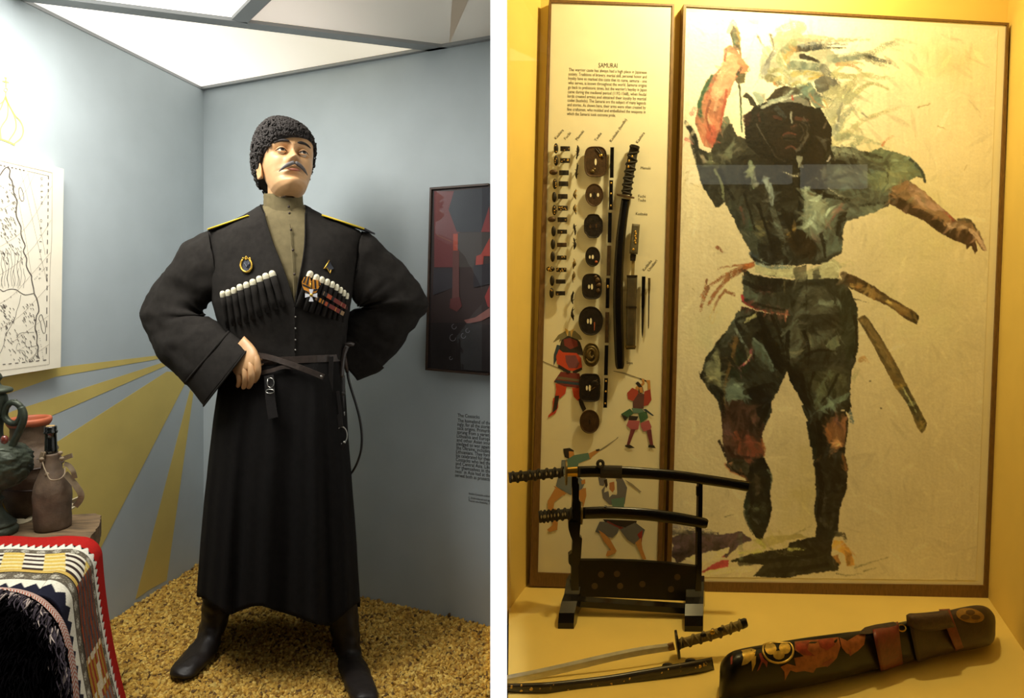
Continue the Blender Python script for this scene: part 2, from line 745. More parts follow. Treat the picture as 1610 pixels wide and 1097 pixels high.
side_wall('wall_side_left', bl, lf, blt, -0.03)
side_wall('wall_side_right', br, rf, brt, 0.05)
lf2 = Vector((-0.016, lf.y, 0))
fp = [(-0.012, 1.72), (2.0, 1.72), (2.05, YB + 0.03), (-0.012, YB + 0.03)]
struct('floor_deck', hexa([Vector((x, y, -0.45)) for x, y in fp], [Vector((x, y, deckz(x))) for x, y in fp]), M['yellow_wall'])
ztop = 2.96
struct('ceiling_right_case', hexa([Vector((x, y, ztop)) for x, y in fp], [Vector((x, y, ztop + .05)) for x, y in fp]), M['yellow_wall'])
# added glowing divider, made up to fill the white gap between the cases
pm = mat('added_glow_divider', C(250, 250, 250), 0.5, emit=((1, 1, 1, 1), 1.15))
yf, yp = 0.93, 1.755
struct('trim_added_glow', hexa([Vector(v) for v in ((-.034 * yf, yf, -0.45), (-.008 * yf, yf, -0.45), (-.008 * yf, yf + .012, -0.45), (-.034 * yf, yf + .012, -0.45))],
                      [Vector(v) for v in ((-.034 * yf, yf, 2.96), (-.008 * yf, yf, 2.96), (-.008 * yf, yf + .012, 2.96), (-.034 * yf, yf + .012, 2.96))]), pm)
struct('trim_light_block', hexa([Vector(v) for v in ((-.033 * yf, yf + .0125, -.45), (-.009 * yf, yf + .0125, -.45), (-.009 * yp, yp, -.45), (-.033 * yp, yp, -.45))],  # added body, keeps the right case's light off the left ceiling
                      [Vector(v) for v in ((-.033 * yf, yf + .0125, 2.96), (-.009 * yf, yf + .0125, 2.96), (-.009 * yp, yp, 2.96), (-.033 * yp, yp, 2.96))]), M['added_divider_white'])
struct('trim_light_block_rear', hexa([Vector(v) for v in ((-0.056, yp + .001, 0.2), (-0.0165, yp + .001, 0.2), (-0.0195, 2.36, 0.2), (-0.066, 2.33, 0.2))],  # unseen added box, blocks the right lamp from the left case
                      [Vector(v) for v in ((-0.056, yp + .001, 2.96), (-0.0165, yp + .001, 2.96), (-0.0195, 2.36, 2.96), (-0.066, 2.33, 2.96))]), M['added_divider_white'])

# the dark gallery the cases stand in
struct('floor_gallery', hexa([Vector(v) for v in ((-4, -4, -.5), (4, -4, -.5), (4, 1.9, -.5), (-4, 1.9, -.5))],
                             [Vector(v) for v in ((-4, -4, -.46), (4, -4, -.46), (4, 1.9, -.46), (-4, 1.9, -.46))]), M['gallery'])
struct('wall_gallery_back', box((0, -4.0, 1.4), (8, .06, 3.8)), M['gallery'])
struct('wall_gallery_left', box((-4.0, -1, 1.4), (.06, 6, 3.8)), M['gallery'])
struct('wall_gallery_right', box((4.0, -1, 1.4), (.06, 6, 3.8)), M['gallery'])
struct('ceiling_gallery', box((0, -1, 3.3), (8, 6, .06)), M['gallery'])
# lit soffit across the gallery, seen only as a reflection in the case glass
sf = mat('soffit_light', C(220, 225, 210), 0.5, emit=((0.85, 0.92, 0.80, 1), 1.3))
struct('ceiling_soffit_light', box((2.15, -2.55, 2.37), (0.98, .08, .17)), sf)
struct('ceiling_soffit_light', box((3.05, -2.55, 2.35), (0.60, .08, .22)), sf)
struct('ceiling_soffit', box((2.5, -2.70, 2.74), (2.4, .3, .52)), M['gallery'])
# plinth faces and fascias that close the cases towards the gallery
struct('wall_front_left', box((-1.075, 0.87, -0.26), (2.05, .04, .4)), M['gallery'])
struct('wall_fascia_left', box((-2.0, 0.87, 2.75), (3.9, .04, 1.1)), M['gallery'])
struct('wall_fascia_right', box((1.2, 1.68, 3.1), (2.6, .04, 0.44)), M['gallery'])
# ============================================================ the mannequin
YM = 2.15
M['skin'] = mat('skin', C(206, 160, 112), 0.45, var=0.08, scale=30, bump=0.05, bscale=400)
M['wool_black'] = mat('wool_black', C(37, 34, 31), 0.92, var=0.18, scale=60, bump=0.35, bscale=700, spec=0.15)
M['wool_skirt_shaded'] = mat('wool_skirt_shaded', C(22, 20, 19), 0.92, var=0.18, scale=50, bump=0.35, bscale=700, spec=0.15)  # the coat's wool, darkened: shade on the lower body put into the colour
M['boot_leather'] = mat('boot_leather', C(34, 28, 25), 0.5, var=.25, scale=40, bump=.2, bscale=200, spec=.4)
M['olive'] = mat('olive', C(108, 97, 68), 0.85, var=0.12, scale=50, bump=0.3, bscale=600, spec=0.2)
M['fur'] = mat('fur', C(62, 58, 56), 0.9, var=0.25, scale=150, spec=0.2)
M['hair'] = mat('hair', C(36, 30, 28), 0.7, var=0.2, scale=300)
M['grey_hair'] = mat('grey_hair', C(104, 99, 98), 0.7, var=0.3, scale=300)
M['eye_white'] = mat('eye_white', C(205, 195, 180), 0.2)
M['eye_dark'] = mat('eye_dark', C(30, 22, 18), 0.15)
M['lip'] = mat('lip', C(168, 104, 84), 0.45)
M['board_black'] = mat('board_black', C(46, 46, 50), 0.7)
M['piping_yellow'] = mat('piping_yellow', C(222, 190, 40), 0.6)
M['ribbon_orange'] = mat('ribbon_orange', C(214, 140, 30), 0.6)
M['ribbon_black'] = mat('ribbon_black', C(22, 20, 20), 0.7)
M['ribbon_red'] = mat('ribbon_red', C(120, 42, 32), 0.7)
M['ribbon_rust'] = mat('ribbon_rust', C(178, 76, 36), 0.7)
M['ribbon_tan'] = mat('ribbon_tan', C(150, 120, 84), 0.7)
M['enamel_white'] = mat('enamel_white', C(236, 236, 240), 0.2, coat=0.5)
M['enamel_grey'] = mat('enamel_grey', C(70, 72, 80), 0.3, 0.5)

man = thing('person', 'mannequin in long black coat, fur hat and boots, hands on hips', 'person', (W(447, 1040, YM).x, YM, 0.0))

# ---- head (local frame: x to the viewer's right, f forward, u up, metres)
HS = 1.10
yaw, pitch, roll = math.radians(31), math.radians(15), math.radians(2)
fx = Vector((math.cos(yaw), math.sin(yaw), 0))
ff0 = Vector((math.sin(yaw), -math.cos(yaw), 0))
fu0 = Vector((0, 0, 1))
ff = ff0 * math.cos(pitch) + fu0 * math.sin(pitch)
fu = fu0 * math.cos(pitch) - ff0 * math.sin(pitch)
fx, fu = fx * math.cos(roll) - fu * math.sin(roll), fu * math.cos(roll) + fx * math.sin(roll)
HC = W(461, 236.5, YM - 0.075) - (ff * 0.088) * HS


def hd(x, f, u):
    return HC + (fx * x + ff * f + fu * u) * HS


def interp(tab, u):
    xs = [t[0] for t in tab]
    return [float(np.interp(u, xs, [t[k] for t in tab])) for k in range(1, len(tab[0]))]


#       u      halfwidth front  back
HEADT = [(-.121, .012, .060, .030), (-.118, .026, .075, .010), (-.108, .040, .087, -.004), (-.095, .0495, .0925, -.018), (-.078, .056, .087, -.040),
         (-.060, .0620, .0885, -.062), (-.040, .0675, .087, -.078), (-.018, .0715, .083, -.088), (0.0, .0730, .080, -.094),
         (.020, .0745, .089, -.098), (.050, .0750, .092, -.098), (.080, .068, .082, -.09), (.105, .050, .058, -.066), (.122, .020, .024, -.03), (.127, .004, .0, -.012)]
FEAT = [  # x, u, sx, su, amount
    (0, .010, .008, .014, .007), (0, -.008, .0085, .014, .012), (0, -.024, .0095, .010, .017), (0, -.031, .0105, .007, .013), (.0125, -.034, .006, .006, .011), (-.0125, -.034, .006, .006, .011),
    (0, -.043, .010, .004, -.003),
    (.031, .001, .014, .009, -.011), (-.031, .001, .014, .009, -.011), (.016, .002, .006, .009, -.006), (-.016, .002, .006, .009, -.006),
    (.032, .021, .017, .007, .006), (-.032, .021, .017, .007, .006),
    (.047, -.022, .016, .014, .006), (-.047, -.022, .016, .014, .006),
    (.034, -.060, .013, .018, -.004), (-.034, -.060, .013, .018, -.004),
    (0, -.050, .019, .006, .005), (0, -.0565, .016, .0038, .006), (0, -.0615, .021, .0022, -.005), (0, -.068, .015, .0045, .0075), (0, -.079, .016, .005, -.004),
    (0, -.099, .016, .011, .008), (.010, -.104, .010, .008, .002), (-.010, -.104, .010, .008, .002)]


def head_point(u, th):
    hw, fr, bk = interp(HEADT, u)
    c, s_ = math.cos(th), math.sin(th)
    x = hw * math.copysign(abs(c) ** .86, c)
    if s_ >= 0:
        f = fr * abs(s_) ** .80
    else:
        f = -abs(bk) * abs(s_) ** .9 if bk < 0 else bk * (1 - abs(s_)) + bk * abs(s_)
    if s_ > 0:
        w = min(1.0, s_ * 2.2)
        for (gx, gu, sx, su, am) in FEAT:
            f += w * am * math.exp(-((x - gx) / sx) ** 2 / 2 - ((u - gu) / su) ** 2 / 2)
    return hd(x, f, u)


us = list(np.concatenate([np.linspace(-.121, -.085, 16), np.linspace(-.083, -.028, 40), np.linspace(-.026, .03, 30), np.linspace(.034, .127, 16)]))
NT = 150
ths = []
for k in range(NT):
    t = 2 * PI * k / NT
    ths.append(t + 0.45 * math.sin(2 * t) * (1 if math.sin(t) > 0 else .2) * -1 * 0 + 0)
head_rings = []
for u in us:
    ring = []
    for k in range(NT):
        a = k / NT
        # two thirds of the columns go to the face
        th = PI * (a / .72) if a < .72 else PI + PI * ((a - .72) / .28)
        ring.append(head_point(u, th))
    head_rings.append(ring)
head_geo = loft(head_rings)
# neck: from under the jaw down into the collar
neck_rings = []
nb = W(446, 352, YM + 0.03)
for i in range(10):
    t = i / 9
    ctr = hd(0, -.022, -.055).lerp(nb, t)
    r = 0.060 - 0.004 * math.sin(PI * t)
    neck_rings.append([ctr + Vector((r * 0.98 * math.cos(2 * PI * k / 40), r * 1.03 * math.sin(2 * PI * k / 40), 0.0)) for k in range(40)])
neck_geo = loft(neck_rings)
# ears
ear_geos = []
for sgn in (-1,):
    rings = []
    for i in range(13):
        t = i / 12
        u = -.055 + .065 * t
        wdt = .0155 * math.sin(PI * min(1, .12 + .80 * t) ** .8) + .004
        ring = []
        for k in range(16):
            a = 2 * PI * k / 16
            ox = .0045 * math.cos(a) * (1 if math.cos(a) > 0 else 1)
            rim = .004 * max(0, abs(math.sin(a)) - .5)
            ring.append(hd(sgn * (.073 + .006 * t + ox + rim + .006 * max(0, -math.sin(a))), -.012 - .006 * t + wdt * math.sin(a), u))
        rings.append(ring)
    ear_geos.append(loft(rings))


def skin_geo(verts, edges, radii, sub=1, root=0):
    me = bpy.data.meshes.new('sk')
    me.from_pydata([tuple(v) for v in verts], edges, [])
    o = bpy.data.objects.new('sk', me)
    COL.objects.link(o)
    o.modifiers.new('skin', 'SKIN')
    for i, r in enumerate(radii):
        sv = me.skin_vertices[0].data[i]
        sv.radius = (r, r) if not isinstance(r, tuple) else r
        sv.use_root = (i == root)
    ss = o.modifiers.new('sub', 'SUBSURF')
    ss.levels = sub
    dg = bpy.context.evaluated_depsgraph_get()
    m2 = bpy.data.meshes.new_from_object(o.evaluated_get(dg))
    v = [q.co.copy() for q in m2.vertices]
    f = [tuple(p.vertices) for p in m2.polygons]
    bpy.data.objects.remove(o)
    bpy.data.meshes.remove(me)
    bpy.data.meshes.remove(m2)
    return v, f


# ---- body under the clothes: one skinned figure
def Wm(px, py, dy):
    return W(px, py, YM + dy)


sk = [(Wm(448, 600, .0), .10), (Wm(448, 540, .0), .10), (Wm(448, 450, .0), .10), (Wm(447, 372, .02), .07), (Wm(446, 335, .03), .052),
      (Wm(360, 385, .03), .055), (Wm(262, 490, .03), .045), (Wm(345, 560, -.07), .034), (Wm(372, 556, -.11), .028),
      (Wm(540, 385, .03), .055), (Wm(640, 485, .05), .045), (Wm(556, 560, .12), .034), (Wm(520, 552, .13), .03),
      (Wm(415, 620, .0), .085), (Wm(375, 800, .03), .06), (Wm(340, 950, .06), .034), (Wm(331, 1008, .045), .026), (Wm(306, 1042, -.05), .018),
      (Wm(484, 620, .0), .085), (Wm(517, 800, .02), .06), (Wm(540, 960, .04), .034), (Wm(548, 1020, .025), .026), (Wm(563, 1070, -.08), .018)]
ed = [(0, 1), (1, 2), (2, 3), (3, 4), (3, 5), (5, 6), (6, 7), (7, 8), (3, 9), (9, 10), (10, 11), (11, 12),
      (0, 13), (13, 14), (14, 15), (15, 16), (16, 17), (0, 18), (18, 19), (19, 20), (20, 21), (21, 22)]
torso_geo = skin_geo([a for a, r in sk], ed, [r for a, r in sk], 1)

# ---- right hand hooked on the belt: palm and five skinned digits
hv, he, hr = [], [], []


def chain(pts, rs, start=None):
    idx = start
    for p, r in zip(pts, rs):
        hv.append(Wm(*p)); hr.append(r)
        if idx is not None:
            he.append((idx, len(hv) - 1))
        idx = len(hv) - 1
    return idx


hand_geos = []
palm = sil([(357, 560, 384, 528, -.115, .020), (362, 572, 397, 541, -.128, .024), (366, 583, 405, 553, -.142, .024), (371, 590, 408.5, 567, -.150, .020), (373, 592, 408, 574, -.150, .013)],
           4, 20, sq=2.6, Y0=YM)
hand_geos.append(palm)
FING = [  # index, middle, ring, little: knuckle, middle joint, last joint, tip
    ([(401, 556, -.148), (404.5, 569, -.160), (405.5, 583, -.163), (403.5, 593, -.148), (399, 601, -.130)], .0108),
    ([(392, 563, -.150), (395, 577, -.165), (396, 590, -.170), (394.5, 601, -.156), (390, 610, -.138)], .0112),
    ([(382.5, 570, -.147), (385, 582, -.162), (386.5, 594, -.166), (385.5, 603, -.153), (382, 610.5, -.137)], .0106),
    ([(374, 577, -.142), (375.5, 587, -.154), (376.8, 596, -.156), (376, 602.5, -.146), (373.5, 608, -.132)], .0092)]
for pts, r in FING:
    hv, he, hr = [], [], []
    chain(pts, [r * 1.0, r * 1.08, r * 1.05, r * .92, r * .72])
    hand_geos.append(skin_geo(hv, he, hr, 2))
hv, he, hr = [], [], []
chain([(388, 548, -.118), (400, 556, -.118), (409, 566, -.122), (413, 575, -.126)], [.013, .0125, .0105, .008])
hand_geos.append(skin_geo(hv, he, hr, 2))
body = obj('body', join(torso_geo, head_geo, neck_geo, *ear_geos, *hand_geos), M['skin'], man, smooth=True)
fix_normals(body)
# lips as their own tone
# eyes, lids, brows, moustache
for sgn in (-1, 1):
    ec = hd(sgn * .0315, .0745, .0005)
    ey = obj('eye', ball(ec, .0115 * HS, 20, 14), M['eye_white'], man, True)
    gz = (ff + fx * 0.12 + fu * 0.0).normalized()
    a_ = gz.orthogonal().normalized(); b_ = gz.cross(a_)
    ax = Matrix((a_, b_, gz)).transposed()
    obj('iris', ball(ec + gz * .0070 * HS, (.0066 * HS, .0066 * HS, .0052 * HS), 16, 8, ax), M['eye_dark'], ey, True)
    pts, pl = [], []
    for k in range(9):
        t = -1 + k / 4
        pts.append(hd(sgn * .0315 + t * .0165, .0865 - .007 * t * t - .004 * max(0, t * sgn), .0068 - .0075 * t * t))
        pl.append(hd(sgn * .0315 + t * .0155, .0848 - .007 * t * t - .004 * max(0, t * sgn), -.0064 + .0060 * t * t))
    lid = obj('eyelid', tube(pts, [.0012 + .0022 * math.sin(PI * k / 8) for k in range(9)], 8), M['skin'], man, True)
    obj('eyelash', tube([p + ff * .0012 - fu * .0024 for p in pts], [.0005 + .0011 * math.sin(PI * k / 8) for k in range(9)], 6), M['hair'], lid, True)
    obj('eyelid', tube(pl, [.0012 + .0014 * math.sin(PI * k / 8) for k in range(9)], 8), M['skin'], man, True)
    br_ = []
    for k in range(9):
        t = k / 8
        br_.append(hd(sgn * (.012 + .042 * t), .0975 - .004 * t - .017 * t * t, .0185 + .010 * math.sin(PI * (.15 + .6 * t)) - .004 * t))
    obj('eyebrow', tube(br_, [.0022, .0040, .0046, .0046, .0042, .0038, .0032, .0024, .0012], 8), M['hair'], man, True)
    ms = []
    for k in range(10):
        t = k / 9
        ms.append(hd(sgn * (.001 + .040 * t), .1065 - .006 * t - .018 * t * t, -.0480 - .006 * t - .018 * t ** 1.8))
    obj('moustache', wrinkle(tube(ms, [.0050, .0062, .0066, .0066, .0060, .0054, .0046, .0038, .0026, .0010], 10), .0012, 400), M['grey_hair'], man, True)
lp = []
for k in range(11):
    t = -1 + k / 5
    lp.append(hd(t * .020, .1005 - .010 * t * t, -.0672 + .0040 * t * t))
obj('lower_lip', tube(lp, [.0008 + .0036 * math.sin(PI * k / 10) for k in range(11)], 8), M['lip'], man, True)

# ---- fur hat
rings = []
NH = 64
for i in range(22):
    t = i / 21
    # scale of section, centre drift, height
    sc = float(np.interp(t, [0, .12, .3, .5, .7, .85, .95, 1], [1.0, 1.07, 1.03, .89, .66, .43, .27, .10]))
    hgt = float(np.interp(t, [0, .12, .3, .5, .7, .85, .95, 1], [0, .020, .050, .084, .118, .142, .154, .159]))
    drift = float(np.interp(t, [0, .3, 1], [0, -.004, -.018]))
    ring = []
    for k in range(NH):
        th = 2 * PI * k / NH
        x = .0825 * math.cos(th) * sc + float(np.interp(t, [0, .3, .6, 1], [0, -.010, -.020, -.024]))
        f = -.020 + .122 * math.sin(th) * sc + drift
        base = .0385 + (.112 * math.sin(th) - .108) * .43 - .012 * math.cos(th) ** 2
        base += .052 * max(0.0, math.cos(th)) ** 1.5 * (.6 + .4 * math.sin(th))
        sh = base * (1 - t)
        ring.append(hd(x, f, sh + hgt * (1 - .08 * math.sin(th)) + .003 * t))
    rings.append(ring)
hat_core = loft(rings, True, True, True)
hat = obj('fur_hat', wrinkle(hat_core, .004, 90), M['fur'], man, True)
fix_normals(hat)
cv, cf = [], []
rg = random.Random(3)
outer = rings
for n in range(2600):
    i = min(20, int(21 * rg.random() ** .9))
    k = rg.randrange(NH)
    a, b_, c_ = outer[i][k], outer[i][(k + 1) % NH], outer[i + 1][k]
    p = a + (b_ - a) * rg.random() + (c_ - a) * rg.random()
    nrm = (b_ - a).cross(c_ - a)
    if nrm.length < 1e-12:
        continue
    nrm.normalize()
    if nrm.dot(p - hd(0, -.01, .05)) < 0:
        nrm = -nrm
    t1 = nrm.orthogonal().normalized()
    t2 = nrm.cross(t1)
    ang = rg.random() * 2 * PI
    e1 = t1 * math.cos(ang) + t2 * math.sin(ang)
    e2 = nrm.cross(e1)
    R = .0042 + .0036 * rg.random()
    pts = []
    for q in range(6):
        al = q / 5 * 1.6 * PI
        pts.append(p + e1 * R * math.cos(al) + e2 * R * .6 * math.sin(al) * .7 + nrm * (R * .9 * math.sin(al * .62) + .001))
    g = tube(pts, [.0014, .0022, .0025, .0025, .0021, .0010], 4, False)
    o0 = len(cv)
    cv += g[0]
    cf += [tuple(q + o0 for q in f) for f in g[1]]
tag(obj('fur_curl', (cv, cf), M['fur'], hat, True), kind='stuff')

# ---- shirt under the coat, with its stand collar
def torso_row(y):
    """left, right (px), depth centre, depth radius of the coat's upper body at image row y."""
    tab = [(322, 412, 480, .035, .070), (330, 400, 491, .03, .082), (338, 386, 506, .028, .092), (346, 368, 526, .026, .10), (355, 346, 549, .025, .106),
           (364, 331, 566, .024, .112), (380, 328, 570, .02, .120), (410, 330, 566, .012, .132), (440, 332, 558, .004, .140), (475, 335, 549, .0, .140),
           (505, 345, 544, .0, .132), (535, 358, 541, .0, .124), (566, 366, 540, .0, .120)]
    return [float(np.interp(y, [t[0] for t in tab], [t[k] for t in tab])) for k in range(1, 5)]


def torso_pt(px, y, off=0.0):
    """point on the front of the upper body at photo position (px, y)."""
    l, r, dc, rd = torso_row(y)
    c, h = (l + r) / 2, (r - l) / 2
    u = max(-1, min(1, (px - c) / h))
    e = 2.5
    d = YM + dc - rd * max(0.0, 1 - abs(u) ** e) ** (1 / e) - off
    return W(px, y, d)


def torso_ring_point(y, th, grow=0.0):
    l, r, dc, rd = torso_row(y)
    c, h = (l + r) / 2, (r - l) / 2
    e = 2.5
    ct, sn = math.cos(th), math.sin(th)
    c2 = math.copysign(abs(ct) ** (2 / e), ct)
    s2 = math.copysign(abs(sn) ** (2 / e), sn)
    return W(c + (h + grow * 465) * c2, y, YM + dc - (rd + grow) * s2)


ys = np.linspace(322, 566, 62)
rows = []
for y in ys:
    rows.append([torso_ring_point(y, 2 * PI * k / 72, -.006) for k in range(72)])
shirt = obj('shirt', wrinkle(loft(rows), .0025, 22), M['olive'], man, True)
fix_normals(shirt)
# stand collar
cst = [(410, 349, 482, 347, .03, .082), (412, 338, 480, 338, .03, .079), (414, 322, 477, 321, .028, .075), (414.5, 305, 475, 303, .025, .071)]
col_out = sil(cst, 4, 40, Y0=YM, raw=True, sq=2.2)
c2 = [(415, 304, 474.5, 302.5, .025, .069), (417, 318, 474, 318, .026, .069)]
col_in = sil(c2, 2, 40, Y0=YM, raw=True, sq=2.2)
collar = obj('collar', wrinkle(loft(col_out + col_in, True, False, False), .0022, 40, (1, 1, 2.5)), M['olive'], man, True)
fix_normals(collar)
# placket edge and small knot buttons down the shirt front
pl = [torso_pt(x, y, .004) for x, y in [(455, 352), (457, 375), (459, 400), (461, 430), (462, 455), (463, 478)]]
obj('placket', strap(pl, .004, .003, (0, -1, 0)), M['olive'], man)
for x, y, dd in [(454, 325, 1), (455, 335, 1), (456, 346, 1), (457.5, 361, 0), (460.5, 393, 0), (463, 431, 0)]:
    c = torso_pt(x, y, .008) if not dd else W(x, y, YM + .028 - .082)
    obj('button', ball(c, .0042, 10, 6), M['leather_brown'], man, True)

# ---- coat: bodice open in a deep V
VL = [(322, 411), (335, 416), (346, 417.5), (380, 428), (410, 440), (440, 451), (470, 460.5), (482, 463.5), (566, 463.5)]
VR = [(322, 481), (335, 480), (346, 480), (380, 479.5), (410, 476), (440, 470), (470, 465.5), (482, 463.5), (566, 463.5)]


def front_angle(y, px):
    l, r, dc, rd = torso_row(y)
    c, h = (l + r) / 2, (r - l) / 2
    u = max(-1, min(1, (px - c) / h))
    return math.acos(math.copysign(abs(u) ** (2.5 / 2), u))


def coat_rows(grow, ylist, n=90):
    out = []
    for y in ylist:
        xl = float(np.interp(y, [v[0] for v in VL], [v[1] for v in VL]))
        xr = float(np.interp(y, [v[0] for v in VR], [v[1] for v in VR]))
        a0, a1 = front_angle(y, xl), front_angle(y, xr)      # angle from +x, front is positive
        row = []
        for k in range(n):
            t = k / (n - 1)
            th = a0 + (2 * PI + a1 - a0) * t
            row.append(torso_ring_point(y, th, grow))
        out.append(row)
    return out


ro = coat_rows(.006, ys)
g1 = wrinkle(loft(ro, False), .0040, 13, (1, 1, .8), 3.1)
ri = coat_rows(-.001, ys)
n_ = len(ys) * 90
V = list(g1[0]) + [p for r in ri for p in r]
Fc = list(g1[1]) + [tuple(n_ + i for i in reversed(f)) for f in g1[1]]
for i in range(len(ys) - 1):
    for j in (0, 89):
        a, b = i * 90 + j, (i + 1) * 90 + j
        Fc.append((a, b, b + n_, a + n_) if j else (b, a, a + n_, b + n_))
for j in range(89):
    Fc.append((j, j + 1, j + 1 + n_, j + n_))
coat = obj('coat', (V, Fc), M['wool_black'], man, True)
# stitched edges of the V
for tab in (VL, VR):
    pts = [torso_pt(x, y, .0085) for y, x in tab[1:8]]
    obj('coat_edge', tube([Vector(p) for p in [Vector(q) for q in cr([tuple(p) for p in pts], 4)]], .0022, 6), M['wool_black'], coat, True)
pts = [torso_pt(463.5, y, .0085) for y in range(482, 562, 8)]
obj('coat_edge', tube(pts, .0018, 6), M['wool_black'], coat, True)
for y in (498, 516, 534, 550):
    obj('hook', ball(torso_pt(464.5, y, .010), .0026, 8, 6), M['steel'], coat, True)

# ---- sleeves (wide, with deep turned cuffs)
def sleeve_disp(t, th):
    inn = (1 - math.cos(th)) / 2
    return .085 * inn * math.sin(15 * t * PI + 1.6 * math.sin(th)) * math.exp(-((t - .5) / .17) ** 2) + .030 * math.sin(7 * t * PI + 2 * math.sin(th)) * math.exp(-((t - .5) / .3) ** 2) + .014 * math.sin(5 * th + 12 * t)


L = [(328, 361, 345, 466, .022, .090), (312, 370, 338, 473, .022, .090), (290, 385, 332, 477, .022, .086), (268, 412, 325, 483, .024, .082), (246, 440, 319, 490, .024, .080),
     (226, 478, 317, 494.5, .02, .078), (221.5, 505, 320, 495, .012, .078), (232, 528, 329, 498, -.006, .078), (244, 550, 338, 506, -.024, .078), (262, 574, 349, 515, -.044, .078),
     (294, 604, 362, 524.5, -.066, .078)]
sl = obj('sleeve', wrinkle(sil(L, 6, 48, sleeve_disp, 2.2, True, False, YM), .012, 11, (1, 1, 1), 1.7), M['wool_black'], man, True)
fix_normals(sl)
ct = [(291, 602, 360, 521, -.066, .083), (297, 609, 367, 525, -.072, .086), (309, 624, 381, 535, -.084, .089), (320, 638, 393, 544.5, -.095, .090)]
co = sil(ct, 4, 48, None, 2.3, Y0=YM, raw=True)
ci = [(318, 635, 391, 545, -.095, .082), (309, 622, 381, 538, -.084, .078), (297, 606, 369, 530, -.072, .070)]
cin = sil(ci, 4, 48, None, 2.3, Y0=YM, raw=True)
cuff = obj('cuff', wrinkle(loft(co + cin, True, False, True), .002, 20), M['wool_black'], man, True)
fix_normals(cuff)
obj('cuff_edge', tube(co[0] + [co[0][0]], .0045, 6, False), M['wool_black'], cuff, True)
obj('cuff_edge', tube(co[-1] + [co[-1][0]], .0030, 6, False), M['wool_black'], cuff, True)
R_ = [(569, 364, 552, 468, .022, .090), (584, 372, 555, 474, .022, .090), (604, 390, 559, 478, .024, .086), (628, 409, 563, 480, .027, .083), (650, 432, 567, 481, .031, .080),
      (668, 461, 571, 482, .038, .080), (671, 480, 570, 485, .05, .080), (660, 501, 558, 488, .068, .080), (641, 530, 546, 494, .088, .08), (620, 560, 538, 503, .105, .08), (597, 581, 532, 515, .12, .08)]
sr = obj('sleeve', wrinkle(sil(R_, 6, 48, sleeve_disp, 2.2, True, False, YM), .012, 11, (1, 1, 1), 6.2), M['wool_black'], man, True)
fix_normals(sr)
ct = [(604, 578, 534, 511, .116, .083), (594, 585.5, 530, 519, .124, .086), (578, 592, 522, 530, .132, .087), (562, 598, 515, 541, .138, .086)]
co = sil(ct, 4, 48, None, 2.3, Y0=YM, raw=True)
ci = [(561, 596, 516, 543, .138, .078), (577, 589, 523, 534, .132, .074), (592, 580, 531, 524, .124, .068)]
cin = sil(ci, 4, 48, None, 2.3, Y0=YM, raw=True)
cuff = obj('cuff', wrinkle(loft(co + cin, True, False, True), .002, 20, (1, 1, 1), 4), M['wool_black'], man, True)
fix_normals(cuff)

# ---- skirt of the coat
hemF = [(309, 934), (321, 941), (335, 952), (350, 963), (361, 966.5), (374, 960), (396, 953), (415, 952.5), (428, 958), (450, 964), (470, 970), (492, 980), (518, 984),
        (530, 975), (545, 962), (558, 951), (567, 945)]
NSK = 128
rows = []
hx = [p[0] for p in hemF]; hy = [p[1] for p in hemF]
for i in range(56):
    t = i / 55
    ring = []
    for k in range(NSK):
        th = 2 * PI * k / NSK
        ct_, sn_ = math.cos(th), math.sin(th)
        e = 2.3
        c2 = math.copysign(abs(ct_) ** (2 / e), ct_)
        s2 = math.copysign(abs(sn_) ** (2 / e), sn_)
        side = (1 - c2) / 2                      # 1 on the viewer's left
        ex = .42 * side + .95 * (1 - side)
        g = t ** ex
        xw = 455 + 84 * c2 if c2 > 0 else 455 + 87 * c2
        xh = 438 + 129 * c2
        px = xw + (xh - xw) * g
        yh = float(np.interp(xh, hx, hy)) if s2 > -.05 else 946.0 + 8 * c2
        yw = 560
        py = yw + (yh - yw) * t
        rd = (.122 + (.235 - .122) * t ** .6)
        fold = (.018 * math.sin(11 * th + 1.0) + .010 * math.sin(23 * th + .5)) * t ** .8 * min(1, abs(s2) * 1.4)
        d = YM + .0 + .03 * t - (rd + fold) * s2 - (.02 * math.sin(3 * th) * t)
        ring.append(W(px, py, d))
    rows.append(ring)
g1 = wrinkle(loft(rows, True, False, False), .004, 8, (1.6, 1, .25), 2.0)
n_ = len(g1[0])
inner = []
for r in rows:
    c = sum(r, Vector()) / len(r)
    inner += [p + (c - p).normalized() * .012 for p in r]
Fc = list(g1[1]) + [tuple(n_ + i for i in reversed(f)) for f in g1[1]]
last = n_ - NSK
for j in range(NSK):
    Fc.append((last + j, last + (j + 1) % NSK, last + (j + 1) % NSK + n_, last + j + n_))
skirt = obj('coat_skirt', (list(g1[0]) + inner, Fc), M['wool_skirt_shaded'], man, True)
fix_normals(skirt)

# ---- boots
def boot(st, name='boot'):
    rings = sil(st, 5, 30, lambda t, th: .03 * math.sin(26 * t + 3 * math.sin(th)) * math.exp(-((t - .45) / .2) ** 2), 2.2, Y0=YM, raw=True)
    for r in rings:
        for p in r:
            if p.z < .010:
                p.z = .010 + (p.z - .010) * .06
    o = obj(name, wrinkle(loft(rings), .005, 26, (1, 1, 2.2)), M['boot_leather'], man, True)
    return fix_normals(o)


